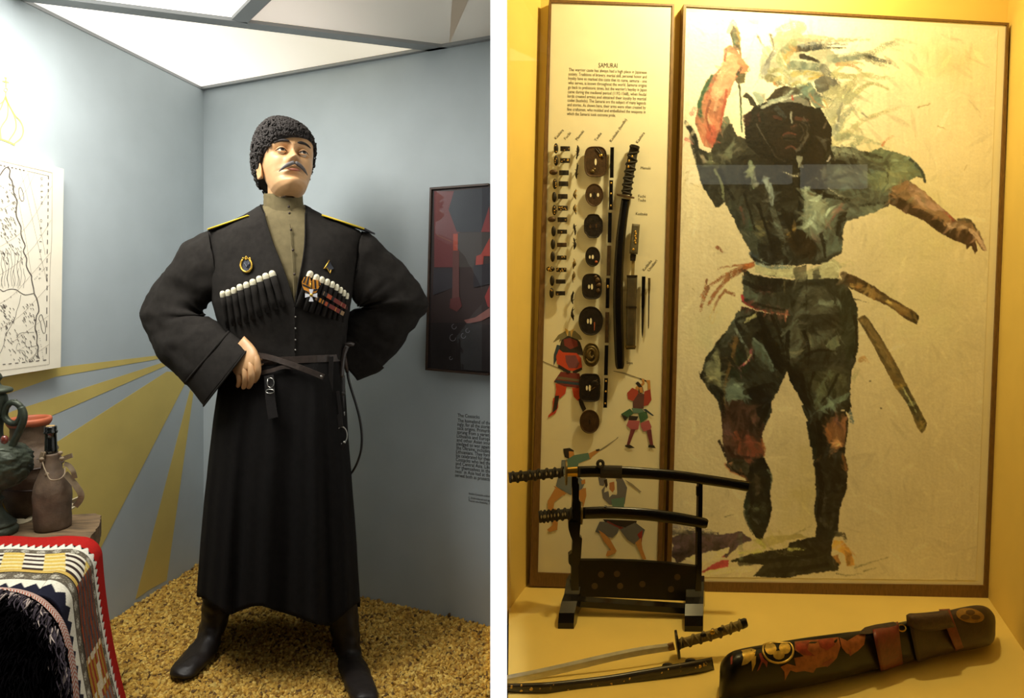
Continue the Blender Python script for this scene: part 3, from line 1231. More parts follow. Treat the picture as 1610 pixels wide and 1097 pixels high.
b1 = boot([(319, 930, 366, 940, .06, .052), (317, 955, 362, 960, .062, .052), (316.5, 972, 358, 973, .06, .050), (313, 990, 353, 990, .052, .048),
           (306, 1006, 347, 1008, .035, .050), (292, 1024, 338, 1029, -.005, .060), (278, 1039, 326, 1044, -.055, .056), (268, 1052, 312, 1058, -.10, .042),
           (267, 1060, 301, 1066, -.125, .028), (272, 1066, 291, 1069, -.138, .012)])
b2 = boot([(515, 950, 561, 945, .045, .052), (518, 985, 564, 975, .045, .052), (523, 1005, 566, 1003, .040, .050), (528, 1030, 568, 1028, .025, .052),
           (532, 1052, 577, 1046, -.05, .066), (539, 1070, 585, 1064, -.14, .066), (545, 1086, 591, 1080, -.215, .056), (551, 1097, 595, 1092, -.262, .040), (560, 1106, 592, 1103, -.29, .016)])
for x0, y0, d0, x1, y1, d1 in [(327, 1036, .06, 312, 1049, 0.0), (556, 1052, .05, 566, 1066, -.03)]:
    pass

# ---- epaulettes
def epaulette(A, B, dz, lab=None):
    a0, b0 = Wm(A[0], A[1], -.035), Wm(B[0], B[1], -.045)
    ax = (b0 - a0)
    dep = Vector((0, .075, .0)) + Vector((0, 0, -.004))
    th = Vector((0, 0, .006))
    sk_ = ax.normalized() * dz
    base = [a0, b0, b0 + dep * .9, a0 + dep + sk_]
    e = obj('epaulette', hexa(base, [p + th for p in base]), M['board_black'], man)
    fix_normals(e)
    obj('piping', tube([a0 + th * .5 + Vector((0, -.002, 0)), b0 + th * .5 + Vector((0, -.002, 0)), b0 + dep * .9 + th * .5], .0030, 8), M['piping_yellow'], e, True)
    obj('gold_band', hexa([p + th for p in [a0.lerp(b0, .1) + dep * .38, b0.lerp(a0, .05) + dep * .38, b0.lerp(a0, .05) + dep * .5, a0.lerp(b0, .1) + dep * .5]],
                          [p + th * 1.3 for p in [a0.lerp(b0, .1) + dep * .38, b0.lerp(a0, .05) + dep * .38, b0.lerp(a0, .05) + dep * .5, a0.lerp(b0, .1) + dep * .5]]), M['piping_yellow'], e)
    return e, a0, b0, dep, th


e, a0, b0, dep, th_ = epaulette((327, 362), (390, 340.5), -.02)
for t, q in ((.22, .35), (.30, .3)):
    obj('star', ball(a0.lerp(b0, t) + dep * q + th_ * 1.5, (.006, .006, .003), 10, 6), M['gold'], e, True)
obj('button', ball(a0.lerp(b0, .90) + dep * .45 + th_ * 1.6, (.007, .007, .005), 12, 8), M['steel'], e, True)
e, a0, b0, dep, th_ = epaulette((573, 361), (507, 339.5), -.02)

# ---- cartridge holders on the chest
def cartridge(top, bot, w):
    a, b = torso_pt(top[0], top[1], .014), torso_pt(bot[0], bot[1], .010)
    r = w / 465 / 2
    ax = (b - a).normalized()
    tb = obj('cartridge_sleeve', tube([a, a.lerp(b, .3), a.lerp(b, .7), b], [r * .98, r, r * .96, r * .85], 10), M['wool_black'], man, True)
    up_ = -ax
    rr = r * .96
    cp = [(rr * .9, -.004), (rr, .0), (rr * 1.02, .010), (rr * .92, .0145), (rr * .6, .0185), (rr * .1, .020)]
    obj('cartridge_cap', lathe(a, cp, 14, up_), M['ivory'], tb, True)


LT = [(351, 466.5, 359, 515), (359.5, 464.5, 368, 512), (368.5, 461, 378, 510), (378, 456, 388, 507), (388.3, 452.5, 398, 502), (398.5, 448, 409, 497), (409, 443, 421, 491), (419, 438.5, 433, 487), (429.5, 434.5, 445, 482)]
LW = [8.5, 8.5, 8.2, 9.2, 9.2, 9.6, 9.2, 9.6, 9.8]
for (x0, y0, x1_, y1_), w in zip(LT, LW):
    cartridge((x0, y0), (x1_, y1_), w)
RT = [(486, 435, 468, 483), (496, 440.5, 480, 488), (504.5, 444, 489, 491), (513, 447.5, 498, 494), (521, 451.5, 507, 497), (528.3, 456, 516, 500), (534.6, 460.5, 524, 502), (540, 465, 531, 504), (545, 469.5, 538, 506)]
RW = [9.4, 8.8, 8.4, 8.0, 7.8, 7.2, 6.6, 6.2, 5.8]
for (x0, y0, x1_, y1_), w in zip(RT, RW):
    cartridge((x0, y0), (x1_, y1_), w)

# ---- badges, cross and ribbon bars
def chest_poly(name, poly, off, th, m, parent):
    front = [torso_pt(x, y, off + th) for x, y in poly]
    back = [torso_pt(x, y, off) for x, y in poly]
    n = len(poly)
    o = obj(name, (front + back, [tuple(range(n)), tuple(range(2 * n - 1, n - 1, -1))] + [(i, i + n, (i + 1) % n + n, (i + 1) % n) for i in range(n)]), m, parent)
    return fix_normals(o)


def circ(cx, cy, rx, ry, n=20, a0=0.0, a1=2 * PI):
    return [(cx + rx * math.cos(a0 + (a1 - a0) * k / n), cy + ry * math.sin(a0 + (a1 - a0) * k / n)) for k in range(n)]


bad = chest_poly('eagle_badge', circ(387.3, 417.5, 7.2, 9.5), .006, .003, M['enamel_grey'], man)
wreath = []
for k in range(22):
    al = PI * .5 + (k - 10.5) / 10.5 * PI * .80
    wreath.append(torso_pt(387.3 + 8.6 * math.cos(al), 416.5 + 10.8 * math.sin(al), .011))
obj('wreath', wrinkle(tube(wreath, .0034, 8), .002, 700), M['gold'], bad, True)
obj('crown', join(tube([torso_pt(x, y, .011) for x, y in [(380.5, 408), (382, 405), (385, 408), (385.5, 404.5), (387, 409), (389, 404.5), (390.5, 408), (393, 405), (394, 409)]], .0022, 6),
                  ball(torso_pt(387.2, 404, .012), .0035, 8, 6)), M['gold'], bad, True)
obj('eagle', join(tube([torso_pt(x, y, .013) for x, y in [(383, 413), (386, 416), (388, 420), (391, 416), (392, 413)]], .0022, 6), ball(torso_pt(393.5, 420.5, .012), .0032, 8, 6)), M['enamel_grey'], bad, True)
b2_ = chest_poly('star_badge', [(518, 409.5), (521, 416), (525, 422), (521, 424), (519, 430), (516.5, 426), (513, 422), (508.5, 423), (513, 417.5)], .006, .004, M['enamel_grey'], man)
obj('badge_rim', tube([torso_pt(x, y, .011) for x, y in [(518, 409), (514, 416), (509, 422.5), (514, 421), (517, 426), (519, 430), (520.5, 424)]], .0018, 6), M['gold'], b2_, True)

# folded ribbon (orange with black stripes) and white enamel cross
chest_x = .022
rb = chest_poly('medal_ribbon', [(474.5, 443), (478, 435.5), (487, 434), (489, 443), (492, 439), (502, 441), (504, 447), (500.5, 453.5), (497, 460), (489, 462), (480, 460), (475.5, 450)], chest_x, .004, M['ribbon_orange'], man)
for p in ([(480, 434.8), (482.5, 434.4), (478, 445), (475.8, 444)], [(484.5, 434.2), (487, 434.2), (484, 448), (481, 447)], [(475.5, 446), (488, 451.5), (488, 454), (476, 449)], [(478, 455.5), (486, 459), (486, 461.5), (479.5, 459)],
          [(489, 444), (491, 441), (490.5, 454), (488.5, 454)], [(494, 439.6), (496.5, 440), (497.5, 453.5), (494.8, 453.5)], [(500.5, 441), (502.5, 442), (503.2, 449.5), (501, 450)], [(490, 454.5), (500, 454), (498, 457), (491, 458)]):
    chest_poly('ribbon_stripe', p, chest_x + .0042, .0006, M['ribbon_black'], rb)
cx_, cy_ = 489.3, 464.2
cr_parts = []
for a in range(4):
    al = a * PI / 2
    pts = [(-1.4, 2.0), (-3.6, 9.6), (3.6, 9.6), (1.4, 2.0)]
    poly = [(cx_ + px_ * math.cos(al) - py_ * math.sin(al), cy_ + px_ * math.sin(al) + py_ * math.cos(al)) for px_, py_ in pts]
    cr_parts.append(poly)
crs = chest_poly('white_cross', cr_parts[0], chest_x + .007, .003, M['enamel_white'], man)
for p in cr_parts[1:]:
    chest_poly('cross_arm', p, chest_x + .007, .003, M['enamel_white'], crs)
obj('cross_centre', ball(torso_pt(cx_, cy_, chest_x + .009), (.006, .003, .006), 12, 8), M['gold'], crs, True)
obj('cross_ring', tube([torso_pt(488.5, y, chest_x + .008) for y in (445, 449, 453)], .0016, 6), M['gold'], crs, True)


def ribbon_bar(name, A, B, h, segs):
    n = len(segs)
    tot = sum(s_[0] for s_ in segs)
    root = None
    t = 0.0
    for wd, mm in segs:
        t0, t1 = t / tot, (t + wd) / tot
        t += wd
        x0, y0 = A[0] + (B[0] - A[0]) * t0, A[1] + (B[1] - A[1]) * t0
        x1_, y1_ = A[0] + (B[0] - A[0]) * t1, A[1] + (B[1] - A[1]) * t1
        p = [(x0, y0), (x1_, y1_), (x1_ - 2.5, y1_ + h), (x0 - 2.5, y0 + h)]
        o = chest_poly(name if root is None else 'ribbon_stripe', p, chest_x, .003, M[mm], man if root is None else root)
        root = root or o


ribbon_bar('ribbon_bar', (508, 456.5), (547.5, 481), 6, [(2, 'ribbon_black'), (1, 'ribbon_tan'), (5, 'ribbon_black'), (7, 'ribbon_rust'), (4, 'ribbon_black'), (12, 'ribbon_red'), (1, 'ribbon_tan'), (5, 'ribbon_red'), (1, 'ribbon_tan'), (3, 'ribbon_red')])
ribbon_bar('ribbon_bar', (497.5, 465), (542, 490.5), 6, [(3, 'ribbon_tan'), (3, 'ribbon_black'), (3, 'ribbon_orange'), (2, 'ribbon_black'), (1.5, 'ribbon_orange'), (3, 'ribbon_black'), (4, 'ribbon_rust'), (3, 'ribbon_black'), (10, 'ribbon_red'), (1, 'ribbon_orange'), (6, 'ribbon_red'), (2, 'ribbon_black'), (5, 'ribbon_tan')])

# ---- belt with its crossing straps
M['belt'] = mat('belt', C(62, 52, 46), 0.45, var=0.3, scale=60, bump=0.2, bscale=260)


def waist_pt(px, y, off):
    if y <= 560:
        return torso_pt(px, y, off + .006)
    # follow the skirt's front below the waist
    t = (y - 560) / 400
    rd = .122 + .113 * t ** .6
    u = max(-1, min(1, (px - (455 - 8 * t)) / (88 + 20 * t)))
    return W(px, y, YM + .03 * t - rd * max(0, 1 - abs(u) ** 2.3) ** (1 / 2.3) - off - .018 * t)


bl_ = []
for k in range(41):
    al = 2 * PI * k / 40
    ct_, sn_ = math.cos(al), math.sin(al)
    c2 = math.copysign(abs(ct_) ** (2 / 2.4), ct_); s2 = math.copysign(abs(sn_) ** (2 / 2.4), sn_)
    bl_.append(W(453 + 88 * c2, 566 - 4 * c2, YM - .133 * s2))
belt = obj('belt', strap(bl_, .022, .004, [(p - Vector((W(453, 566, YM).x, YM, p.z))).normalized() for p in bl_]), M['belt'], man)
fix_normals(belt)


def bstrap(name, pts, w, parent, m='belt', off=.012, hi=True):
    P = [waist_pt(x, y, off) for x, y in pts]
    P = [Vector(q) for q in cr([tuple(p) for p in P], 4)]
    o = obj(name, strap(P, w, .004, (0, -1, 0.1)), M[m], parent)
    fix_normals(o)
    return o


st1 = bstrap('hanging_strap', [(404, 558), (425, 562), (450, 570), (478, 580), (509, 592.5)], .017, belt, off=.018)
st2 = bstrap('hanging_strap', [(406, 587), (428, 582), (448, 576.5), (470, 579)], .012, belt, off=.013)
st3 = bstrap('hanging_strap', [(406, 570), (430, 566), (452, 571)], .010, belt, off=.010)
obj('stud', ball(waist_pt(505, 591.5, .023), .004, 10, 8), M['steel'], st1, True)
# buckled frog strap hanging from the belt
fs = bstrap('hanging_strap', [(423, 590), (424, 605), (425, 622), (427, 640), (430, 657)], .030, belt, m='leather_black', off=.014)


def loop_geo(cx0, cy0, rx, ry, off, r):
    return tube([waist_pt(cx0 + rx * math.cos(2 * PI * k / 20), cy0 + ry * math.sin(2 * PI * k / 20), off) for k in range(21)], r, 6, False)


obj('buckle', loop_geo(425.3, 601.5, 5.5, 7.5, .021, .0013), M['steel'], fs, True)
obj('buckle', loop_geo(424.5, 615, 6.5, 3.2, .021, .0013), M['steel'], fs, True)
obj('buckle_tongue', tube([waist_pt(420.5, 595, .022), waist_pt(421.2, 608, .022)], .0012, 6), M['steel'], fs, True)
# ============================================================ arms hung on the mannequin's belt
M['horn'] = mat('horn', C(52, 44, 40), 0.3, coat=0.4)
SABF = YM - .06
sab = thing('sabre', 'dark sheathed sabre hanging point down from the belt of the black coat', 'sword', (W(536, 750, SABF).x, SABF, W(536, 750, SABF).z))


def Ws(x, y, d=0.0):
    return W(x, y, SABF + d)


hp = cr([(546, 543, 3.6), (542, 552, 3.8), (540, 562, 3.6), (538, 575, 3.8), (537, 592, 4.4)], 4)
obj('hilt', join(tube([Ws(p[0], p[1]) for p in hp], [p[2] / 465 for p in hp], 12), ball(Ws(550, 541), (.017, .010, .008), 12, 8)), M['horn'], sab, True)
hp = cr([(537, 590, 5.4), (536, 612, 6.4), (535, 650, 6.2), (536, 690, 5.4), (538, 730, 4.6), (541, 752, 3.6)], 4)
sc_ = obj('scabbard', tube([Ws(p[0], p[1]) for p in hp], [p[2] / 465 for p in hp], 12, True, ((0, 1, 0), .6)), M['leather_black'], sab, True)
for y, x in ((618, 536), (650, 535)):
    obj('scabbard_band', tube([Ws(x, y - 3), Ws(x, y + 3)], 7.2 / 465, 14, True, ((0, 1, 0), .65)), M['steel'] if y > 640 else M['leather_black'], sc_, True)
ring = [Ws(537 + 8.6 * math.cos(2 * PI * k / 24), 684 + 13.5 * math.sin(2 * PI * k / 24), -.045 + .01 * math.cos(2 * PI * k / 24)) for k in range(25)]
obj('ring', tube(ring, .0022, 8, False), M['steel'], sab, True)
obj('ring_bead', ball(Ws(541.5, 695, -.047), .0045, 10, 8), M['steel'], sab, True)
for pts in ([(521, 560), (520, 590), (520, 620), (524, 648)], [(531, 615), (534, 640), (537, 671)], [(530, 652), (533, 666), (534, 672)], [(541, 696), (536, 706), (531, 719)]):
    o = obj('sling_strap', strap([Vector(q) for q in cr([tuple(Ws(x, y, -.05)) for x, y in pts], 4)], .014 if pts[0][0] < 530 else .010, .003, (0.2, -1, 0)), M['leather_black'], sab)
    fix_normals(o)
whip = thing('riding_whip', 'thin dark leather whip curving out beside the coat and the sabre', 'whip', (W(560, 750, YM + .02).x, YM + .02, W(560, 750, YM).z))
wp = cr([(546, 583), (548, 596), (553, 614), (560, 636), (566, 660), (569, 684), (568, 706), (563, 724), (555, 740), (545, 751), (536, 757)], 4)
obj('lash', tube([W(p[0], p[1], YM + .015 - .05 * math.sin(i / len(wp) * PI)) for i, p in enumerate(wp)], [.0046 - .0010 * i / len(wp) for i in range(len(wp))], 8), M['leather_black'], whip, True)
obj('handle', tube([W(542, 560, YM + .0), W(543, 571, YM + .005), W(546, 585, YM + .015)], [.006, .0075, .006], 10), M['leather_brown'], whip, True)

# ============================================================ old map on the left wall
M['paper'] = mat('paper', C(244, 236, 214), 0.75, var=0.05, scale=9)
M['map_ink'] = mat('map_ink', C(92, 84, 78), 0.8)
M['map_faint'] = mat('map_faint', C(176, 164, 148), 0.8)
MO = .034


def quad_on(pl, pts, off, th, n):
    a = [pl(x, y, off) for x, y in pts]
    return prism(a, n * th)


mpr = quad_on(onL, [(-60, 231), (86.5, 266), (81.5, 577), (-60, 599)], .001, MO, NL)
mp = thing('map', 'antique map of an eastern coast on a board hung on the blue wall', 'map', mpr[0][0])
fix_normals(obj('map_board', mpr, M['paper'], mp))


def onM(x, y, off=0.0):
    return onL(x, y, MO + .0012 + off)


def A_(x, y):
    return (x / 5.48, 240 + y / 5.48)


def B_(x, y):
    return (x / 5.77, 420 + y / 5.77)


ink, faint = [], []
ml = lambda pts, w, n=3: wall_line(pts, w, .0006, n, onM)
# borders
for pts, w in (([A_(-250, 5), A_(0, 68), A_(450, 172)], .7), ([A_(450, 172), A_(447, 700), B_(452, 100), B_(447, 880)], .7), ([B_(447, 880), B_(0, 938), B_(-240, 968)], .7)):
    faint.append(ml(pts, w))
for pts in ([A_(418, 200), A_(412, 600), A_(403, 1090), B_(428, 100), B_(420, 840)], [B_(420, 840), B_(0, 884), B_(-240, 905)], [A_(-200, 62), A_(0, 106), A_(230, 156)]):
    c = cr(pts, 14)
    for i in range(0, len(c) - 1, 2):
        ink.append(wall_line([c[i], c[i + 1]], 1.3, .0007, 1, onM))
ink.append(ml([A_(230, 156), A_(418, 200)], .5))
coast = [A_(-60, 260), A_(0, 190), A_(20, 160), A_(55, 125), A_(85, 150), A_(78, 205), A_(100, 240), A_(112, 300), A_(120, 360), A_(145, 410), A_(140, 470), A_(138, 530), A_(150, 575), A_(180, 640),
         A_(178, 690), A_(190, 740), A_(215, 800), A_(200, 850), A_(228, 910), A_(225, 970), A_(245, 1020), A_(270, 1060), B_(285, 110), B_(302, 190), B_(310, 240), B_(330, 280), B_(345, 340), B_(350, 400), B_(330, 440),
         B_(322, 500), B_(318, 560), B_(335, 620), B_(332, 690), B_(345, 720), B_(340, 790), B_(355, 830)]
ink.append(ml(coast, 1.1))
ink.append(ml([(x + 1.1, y) for x, y in coast], .5))
ink.append(ml([A_(165, 310), A_(180, 300), A_(200, 350), A_(205, 405), A_(185, 415), A_(168, 380), A_(163, 340), A_(165, 310)], .8))
ink.append(ml([B_(360, 440), B_(378, 430), B_(395, 480), B_(412, 540), B_(410, 590), B_(395, 597), B_(378, 560), B_(368, 500), B_(352, 470), B_(360, 440)], .8))
ink.append(ml([B_(-60, 190), B_(0, 200), B_(30, 218), B_(80, 200), B_(140, 200), B_(180, 225), B_(230, 250), B_(305, 238)], 1.0))
ink.append(ml([B_(190, 250), B_(175, 330), B_(150, 400), B_(140, 450), B_(100, 530), B_(50, 620), B_(35, 700), B_(0, 780), B_(-40, 820)], .7))
for k in range(8):
    x0 = 10 + 27 * k
    ink.append(ml([A_(x0 - 20 + 8 * math.sin(j * 2.1 + k), 840 + j * 62) for j in range(6)] + [], .45))
for k in range(5):
    ink.append(ml([B_(20 + 50 * k + 9 * math.sin(j * 1.9 + k), 10 + j * 45) for j in range(5)], .45))
rg = random.Random(5)
for (fn, x0, x1_, y0, y1_, n) in ((A_, 0, 130, 260, 720, 70), (A_, 0, 190, 720, 950, 40), (B_, 200, 310, 320, 540, 30), (B_, 0, 120, 330, 560, 45), (B_, 30, 330, 560, 850, 60)):
    for k in range(n):
        x, y = x0 + rg.random() * (x1_ - x0), y0 + rg.random() * (y1_ - y0)
        q = 8 + 10 * rg.random()
        ink.append(wall_line([fn(x, y), fn(x + q * .7, y + q * .6), fn(x + q, y + q * 1.5)], .7, .0007, 1, onM))
for pts in ([B_(150, 640), B_(180, 600), B_(230, 590), B_(310, 590)], [B_(160, 690), B_(150, 750), B_(220, 760), B_(235, 850)], [B_(230, 640), B_(240, 720), B_(340, 710)], [B_(265, 850), B_(310, 810), B_(340, 740)]):
    ink.append(ml(pts, .55))
for pts in ([A_(165, 110), A_(240, 400), A_(330, 800), A_(400, 1090)], [A_(240, 180), A_(330, 560), A_(390, 880)], [A_(160, 420), A_(215, 700), A_(270, 1040)], [A_(300, 180), A_(200, 360), A_(0, 500), A_(-100, 540)],
            [A_(445, 290), A_(310, 520), A_(180, 690), A_(0, 810)], [A_(440, 580), A_(300, 800), A_(140, 960), A_(0, 1050)], [A_(436, 860), A_(270, 1050), B_(130, 240), B_(0, 330)], [B_(450, 160), B_(330, 290), B_(170, 450), B_(0, 560)],
            [B_(440, 440), B_(300, 540), B_(100, 690)], [B_(444, 700), B_(330, 780), B_(250, 850)], [A_(255, 160), A_(150, 320)]):
    faint.append(ml(pts, .45))
mi = obj('map_ink', join(*ink), M['map_ink'], mp)
obj('map_grid', join(*faint), M['map_faint'], mp)


def map_letter(ch, c, size, ang):
    v, f, w = text_geo(ch)
    ca, sa = math.cos(ang), math.sin(ang)
    out = []
    for x, y in v:
        x -= w / 2; y -= .34
        x *= size; y *= -size
        out.append(onM(c[0] + (x * ca - y * sa) * .8, c[1] + x * sa + y * ca, .0007))
    return out, f


lt = []
for ch, y in zip('OCEAN', (223, 285, 335, 382, 432)):
    lt.append(map_letter(ch, A_(360, y), 6.2, PI / 2 + .0))
for ch, y in zip('ORIENTAL', (585, 652, 710, 768, 845, 915, 1000, 1085)):
    lt.append(map_letter(ch, A_(354 - (y - 585) * .02, y), 6.2, PI / 2))
for k, ch in enumerate('MER D\'AMUR'):
    if ch != ' ':
        lt.append(map_letter(ch, A_(300 + k * 10.5, 1090 - k * 11.5), 3.0, -.8))
for k, ch in enumerate('MER DE LA CHINE'):
    if ch != ' ':
        lt.append(map_letter(ch, B_(350 + k * 3, 575 + k * 18), 2.6, PI / 2 - .15))
for k, ch in enumerate('CHINE'):
    lt.append(map_letter(ch, B_(165 + k * 15, 755 - k * 9), 3.0, -.5))
for ch, c in (('N', B_(40, 305)), ('D', B_(100, 270)), ('T', B_(15, 575)), ('A', B_(100, 795)), ('E', B_(155, 230))):
    lt.append(map_letter(ch, c, 3.4, .2))
tag(obj('map_lettering', join(*lt), M['map_ink'], mp), kind='stuff')

# ============================================================ dark framed picture on the right wall
PO = .03
pic_pts = [(683.5, 297), (774, 290.5), (774, 588.5), (676.5, 580)]
pg = quad_on(onR, pic_pts, .001, PO, NR)
pic = thing('framed_painting', 'dark red and black painting hung beside the mannequin on blue wall', 'painting', pg[0][3])
fix_normals(obj('canvas', pg, mat('pic_back', C(40, 34, 34), 0.6), pic))


def D_(x, y):
    return (660 + x / 3.43, 280 + y / 3.43)


pieces = [([(75, 62), (378, 48), (378, 1050), (52, 1030)], (62, 44, 42)),
          ([(78, 70), (200, 70), (215, 290), (200, 480), (78, 480)], (128, 60, 62)),
          ([(185, 68), (378, 50), (378, 290), (200, 290), (155, 170)], (52, 56, 66)),
          ([(180, 300), (215, 300), (212, 390), (180, 390)], (196, 84, 60)),
          ([(205, 296), (378, 290), (378, 400), (300, 440), (290, 480), (205, 480)], (74, 66, 62)),
          ([(375, 150), (378, 290), (330, 290)], (150, 60, 62)),
          ([(378, 320), (378, 420), (345, 420), (340, 470), (300, 470), (305, 420), (330, 410)], (188, 70, 58)),
          ([(75, 485), (175, 485), (180, 590), (70, 632)], (58, 54, 62)),
          ([(178, 390), (212, 390), (212, 640), (175, 650)], (116, 70, 66)),
          ([(165, 650), (215, 640), (228, 690), (200, 720), (160, 700)], (112, 52, 50)),
          ([(378, 575), (350, 640), (365, 690), (378, 700)], (176, 62, 60)),
          ([(238, 765), (300, 750), (378, 698), (378, 745), (330, 770), (255, 785)], (168, 108, 100)),
          ([(290, 470), (378, 460), (378, 570), (290, 590)], (40, 36, 46)),
          ([(55, 780), (230, 780), (378, 790), (378, 1045), (52, 1028)], (44, 34, 34))]
V, Fc, fc = [], [], []
for k, (p, c) in enumerate(pieces):
    n0 = len(V)
    V += [onR(*D_(x, y), PO + .0015 + .00025 * k) for x, y in p]
    Fc.append(tuple(range(n0, n0 + len(p))))
    fc.append(C(*[q * .78 for q in c]))
o = obj('painted_picture', (V, Fc), M['print'], pic, fcol=fc)
rg = random.Random(9)
wl_ = []
for cx0, cy0, r in ((185, 800, 12), (178, 860, 16), (235, 850, 12), (258, 822, 10), (168, 970, 8)):
    pts = [(660 + (cx0 + r * math.cos(a * PI / 6)) / 3.43, 280 + (cy0 + r * 1.1 * math.sin(a * PI / 6)) / 3.43) for a in range(10)]
    wl_.append(wall_line(pts, .8, PO + .006, 2, onR))
tag(obj('painted_bubbles', join(*wl_), mat('pic_grey', C(120, 116, 124), 0.6), pic), kind='stuff')
fm = mat('pic_frame', C(62, 46, 36), 0.5, var=0.2, scale=50)
ip = [(686, 300), (774, 293.5), (774, 585), (679, 577)]
for a, b in ((0, 1), (3, 0), (2, 3)):
    g = [onR(*pic_pts[a], .001), onR(*pic_pts[b], .001), onR(*ip[b], .001), onR(*ip[a], .001)]
    fix_normals(obj('frame_bar', prism(g, NR * (PO + .008)), fm, pic))


def glass_mat(name, tint=(1, 1, 1, 1), gain=1.0):
    m = bpy.data.materials.new(name)
    m.use_nodes = True
    nt = m.node_tree
    nt.nodes.clear()
    out = nt.nodes.new('ShaderNodeOutputMaterial')
    mx = nt.nodes.new('ShaderNodeMixShader')
    tr = nt.nodes.new('ShaderNodeBsdfTransparent')
    tr.inputs[0].default_value = tint
    gl = nt.nodes.new('ShaderNodeBsdfGlossy')
    gl.inputs['Roughness'].default_value = 0.0
    fr = nt.nodes.new('ShaderNodeFresnel')
    fr.inputs['IOR'].default_value = 1.5
    mp_ = nt.nodes.new('ShaderNodeMath')
    mp_.operation = 'MULTIPLY'
    mp_.inputs[1].default_value = gain
    nt.links.new(fr.outputs[0], mp_.inputs[0])
    nt.links.new(mp_.outputs[0], mx.inputs[0])
    nt.links.new(tr.outputs[0], mx.inputs[1])
    nt.links.new(gl.outputs[0], mx.inputs[2])
    nt.links.new(mx.outputs[0], out.inputs[0])
    return m


M['glass'] = glass_mat('glass')
obj('glass_pane', ([onR(*p, PO + .009) for p in ip], [(0, 1, 2, 3)]), M['glass'], pic)

# ============================================================ bench with jugs
M['wood_grey'] = mat('wood_grey', C(112, 90, 62), 0.85, var=0.5, scale=14, bump=0.5, bscale=60, stretch=(1, 5, 5))
TZ = .56
tb = thing('wooden_bench', 'weathered wooden bench in the left corner carrying jugs and rugs', 'bench', (-1.36, 1.55, 0))
tp = [(-1.06, 1.12), (-1.055, 1.50), (-1.12, 1.68), (-1.185, 1.80), (-1.235, 1.90), (-1.262, 1.95), (-1.30, 1.972), (-1.545, 1.93), (-1.66, 1.12)]
rg = random.Random(2)
tpz = []
for i in range(len(tp)):
    a, b = tp[i], tp[(i + 1) % len(tp)]
    for k in range(5):
        t = k / 5
        j = .006 if i < 7 else 0
        tpz.append((a[0] + (b[0] - a[0]) * t + rg.uniform(-j, j), a[1] + (b[1] - a[1]) * t + rg.uniform(-j, j)))
fix_normals(obj('bench_top', prism([Vector((x, y, TZ - .055)) for x, y in tpz], (0, 0, .055)), M['wood_grey'], tb))
for (x, y) in ((-1.13, 1.2), (-1.22, 1.78), (-1.55, 1.2), (-1.5, 1.85)):
    fix_normals(obj('leg', box((x, y, (TZ - .055) / 2), (.07, .07, TZ - .055)), M['wood_grey'], tb))
fix_normals(obj('side_board', hexa([Vector(v) for v in ((-1.10, 1.22, .2), (-1.13, 1.22, .2), (-1.23, 1.75, .2), (-1.20, 1.75, .2))],
                                   [Vector(v) for v in ((-1.10, 1.22, TZ - .055), (-1.13, 1.22, TZ - .055), (-1.23, 1.75, TZ - .055), (-1.20, 1.75, TZ - .055))]), M['wood_grey'], tb))


def px_lathe(axis_x, rows, Y, seg=40, base=None):
    """rows = [(half-width px, row px)] about a vertical axis seen at column axis_x and depth Y."""
    rings = []
    for r, y in rows:
        c = W(axis_x, y, Y)
        R = r * Y / F
        rings.append([c + Vector((R * math.cos(2 * PI * k / seg), R * math.sin(2 * PI * k / seg), 0)) for k in range(seg)])
    return rings


def sm(rows, n=4):
    return [tuple(p) for p in cr(rows, n)]


# clay jug
M['clay'] = mat('clay', C(176, 92, 58), 0.6, var=0.15, scale=20)
M['jug_hide'] = mat('jug_hide', C(92, 73, 54), 0.7, var=0.4, scale=22, bump=0.6, bscale=70)
YJ = 1.965
jy = lambda y: y
jb = H - TZ
jrow = 462 + jb / YJ * 1000
jug = thing('jug', 'brown leather-bound clay jug with an orange rim behind the bottle', 'jug', (W(46, jrow, YJ).x, YJ, TZ))
rows = sm([(20, jrow), (24, jrow - 6), (33, jrow - 24), (41, jrow - 46), (44, jrow - 68), (41, jrow - 86), (34, jrow - 99), (27, 700), (24.5, 688), (25.5, 672), (28, 664)])
obj('jug_body', wrinkle(loft(px_lathe(46, rows, YJ)), .004, 18, (1, 1, 2.0)), M['jug_hide'], jug, True)
rr = px_lathe(46, [(27, 668), (29.3, 664), (30, 659.5), (28.5, 656.5), (25.5, 656.5), (24, 660), (22, 675), (20, 700)], YJ)
obj('jug_rim', loft(rr), M['clay'], jug, True)
for k, y in enumerate((712, 735, 762)):
    r = float(np.interp(y, [q[1] for q in rows][::-1], [q[0] for q in rows][::-1]))
    c = W(46, y, YJ)
    R = (r + .8) * YJ / F
    obj('binding', tube([c + Vector((R * math.cos(2 * PI * q / 30), R * math.sin(2 * PI * q / 30), .012 * math.sin(2 * PI * q / 30 + k * 2))) for q in range(31)], .0028, 6, False), M['leather_brown'], jug, True)
# pale cloth strip lying round the jug's foot
M['cloth_pale'] = mat('cloth_pale', C(186, 172, 140), 0.85, var=0.15, scale=40)
cp = [(-30, 824, 0), (0, 822, 0), (22, 820, 0), (40, 819, .0), (54, 812, .0), (80, 806, .0), (108, 799, .0), (119, 790, .012), (118, 783, .03)]
pts = [hit(x, y, Vector((0, 0, TZ + .004 + dz)), Vector((0, 0, 1))) for x, y, dz in cp]
pts = [Vector(q) for q in cr([tuple(p) for p in pts], 5)]
o = obj('cloth_strip', strap(pts, .022, .003, (0, -.45, 1)), M['cloth_pale'])
tag(fix_normals(o), 'pale cloth strip lying around the foot of the jug', 'cloth strip')

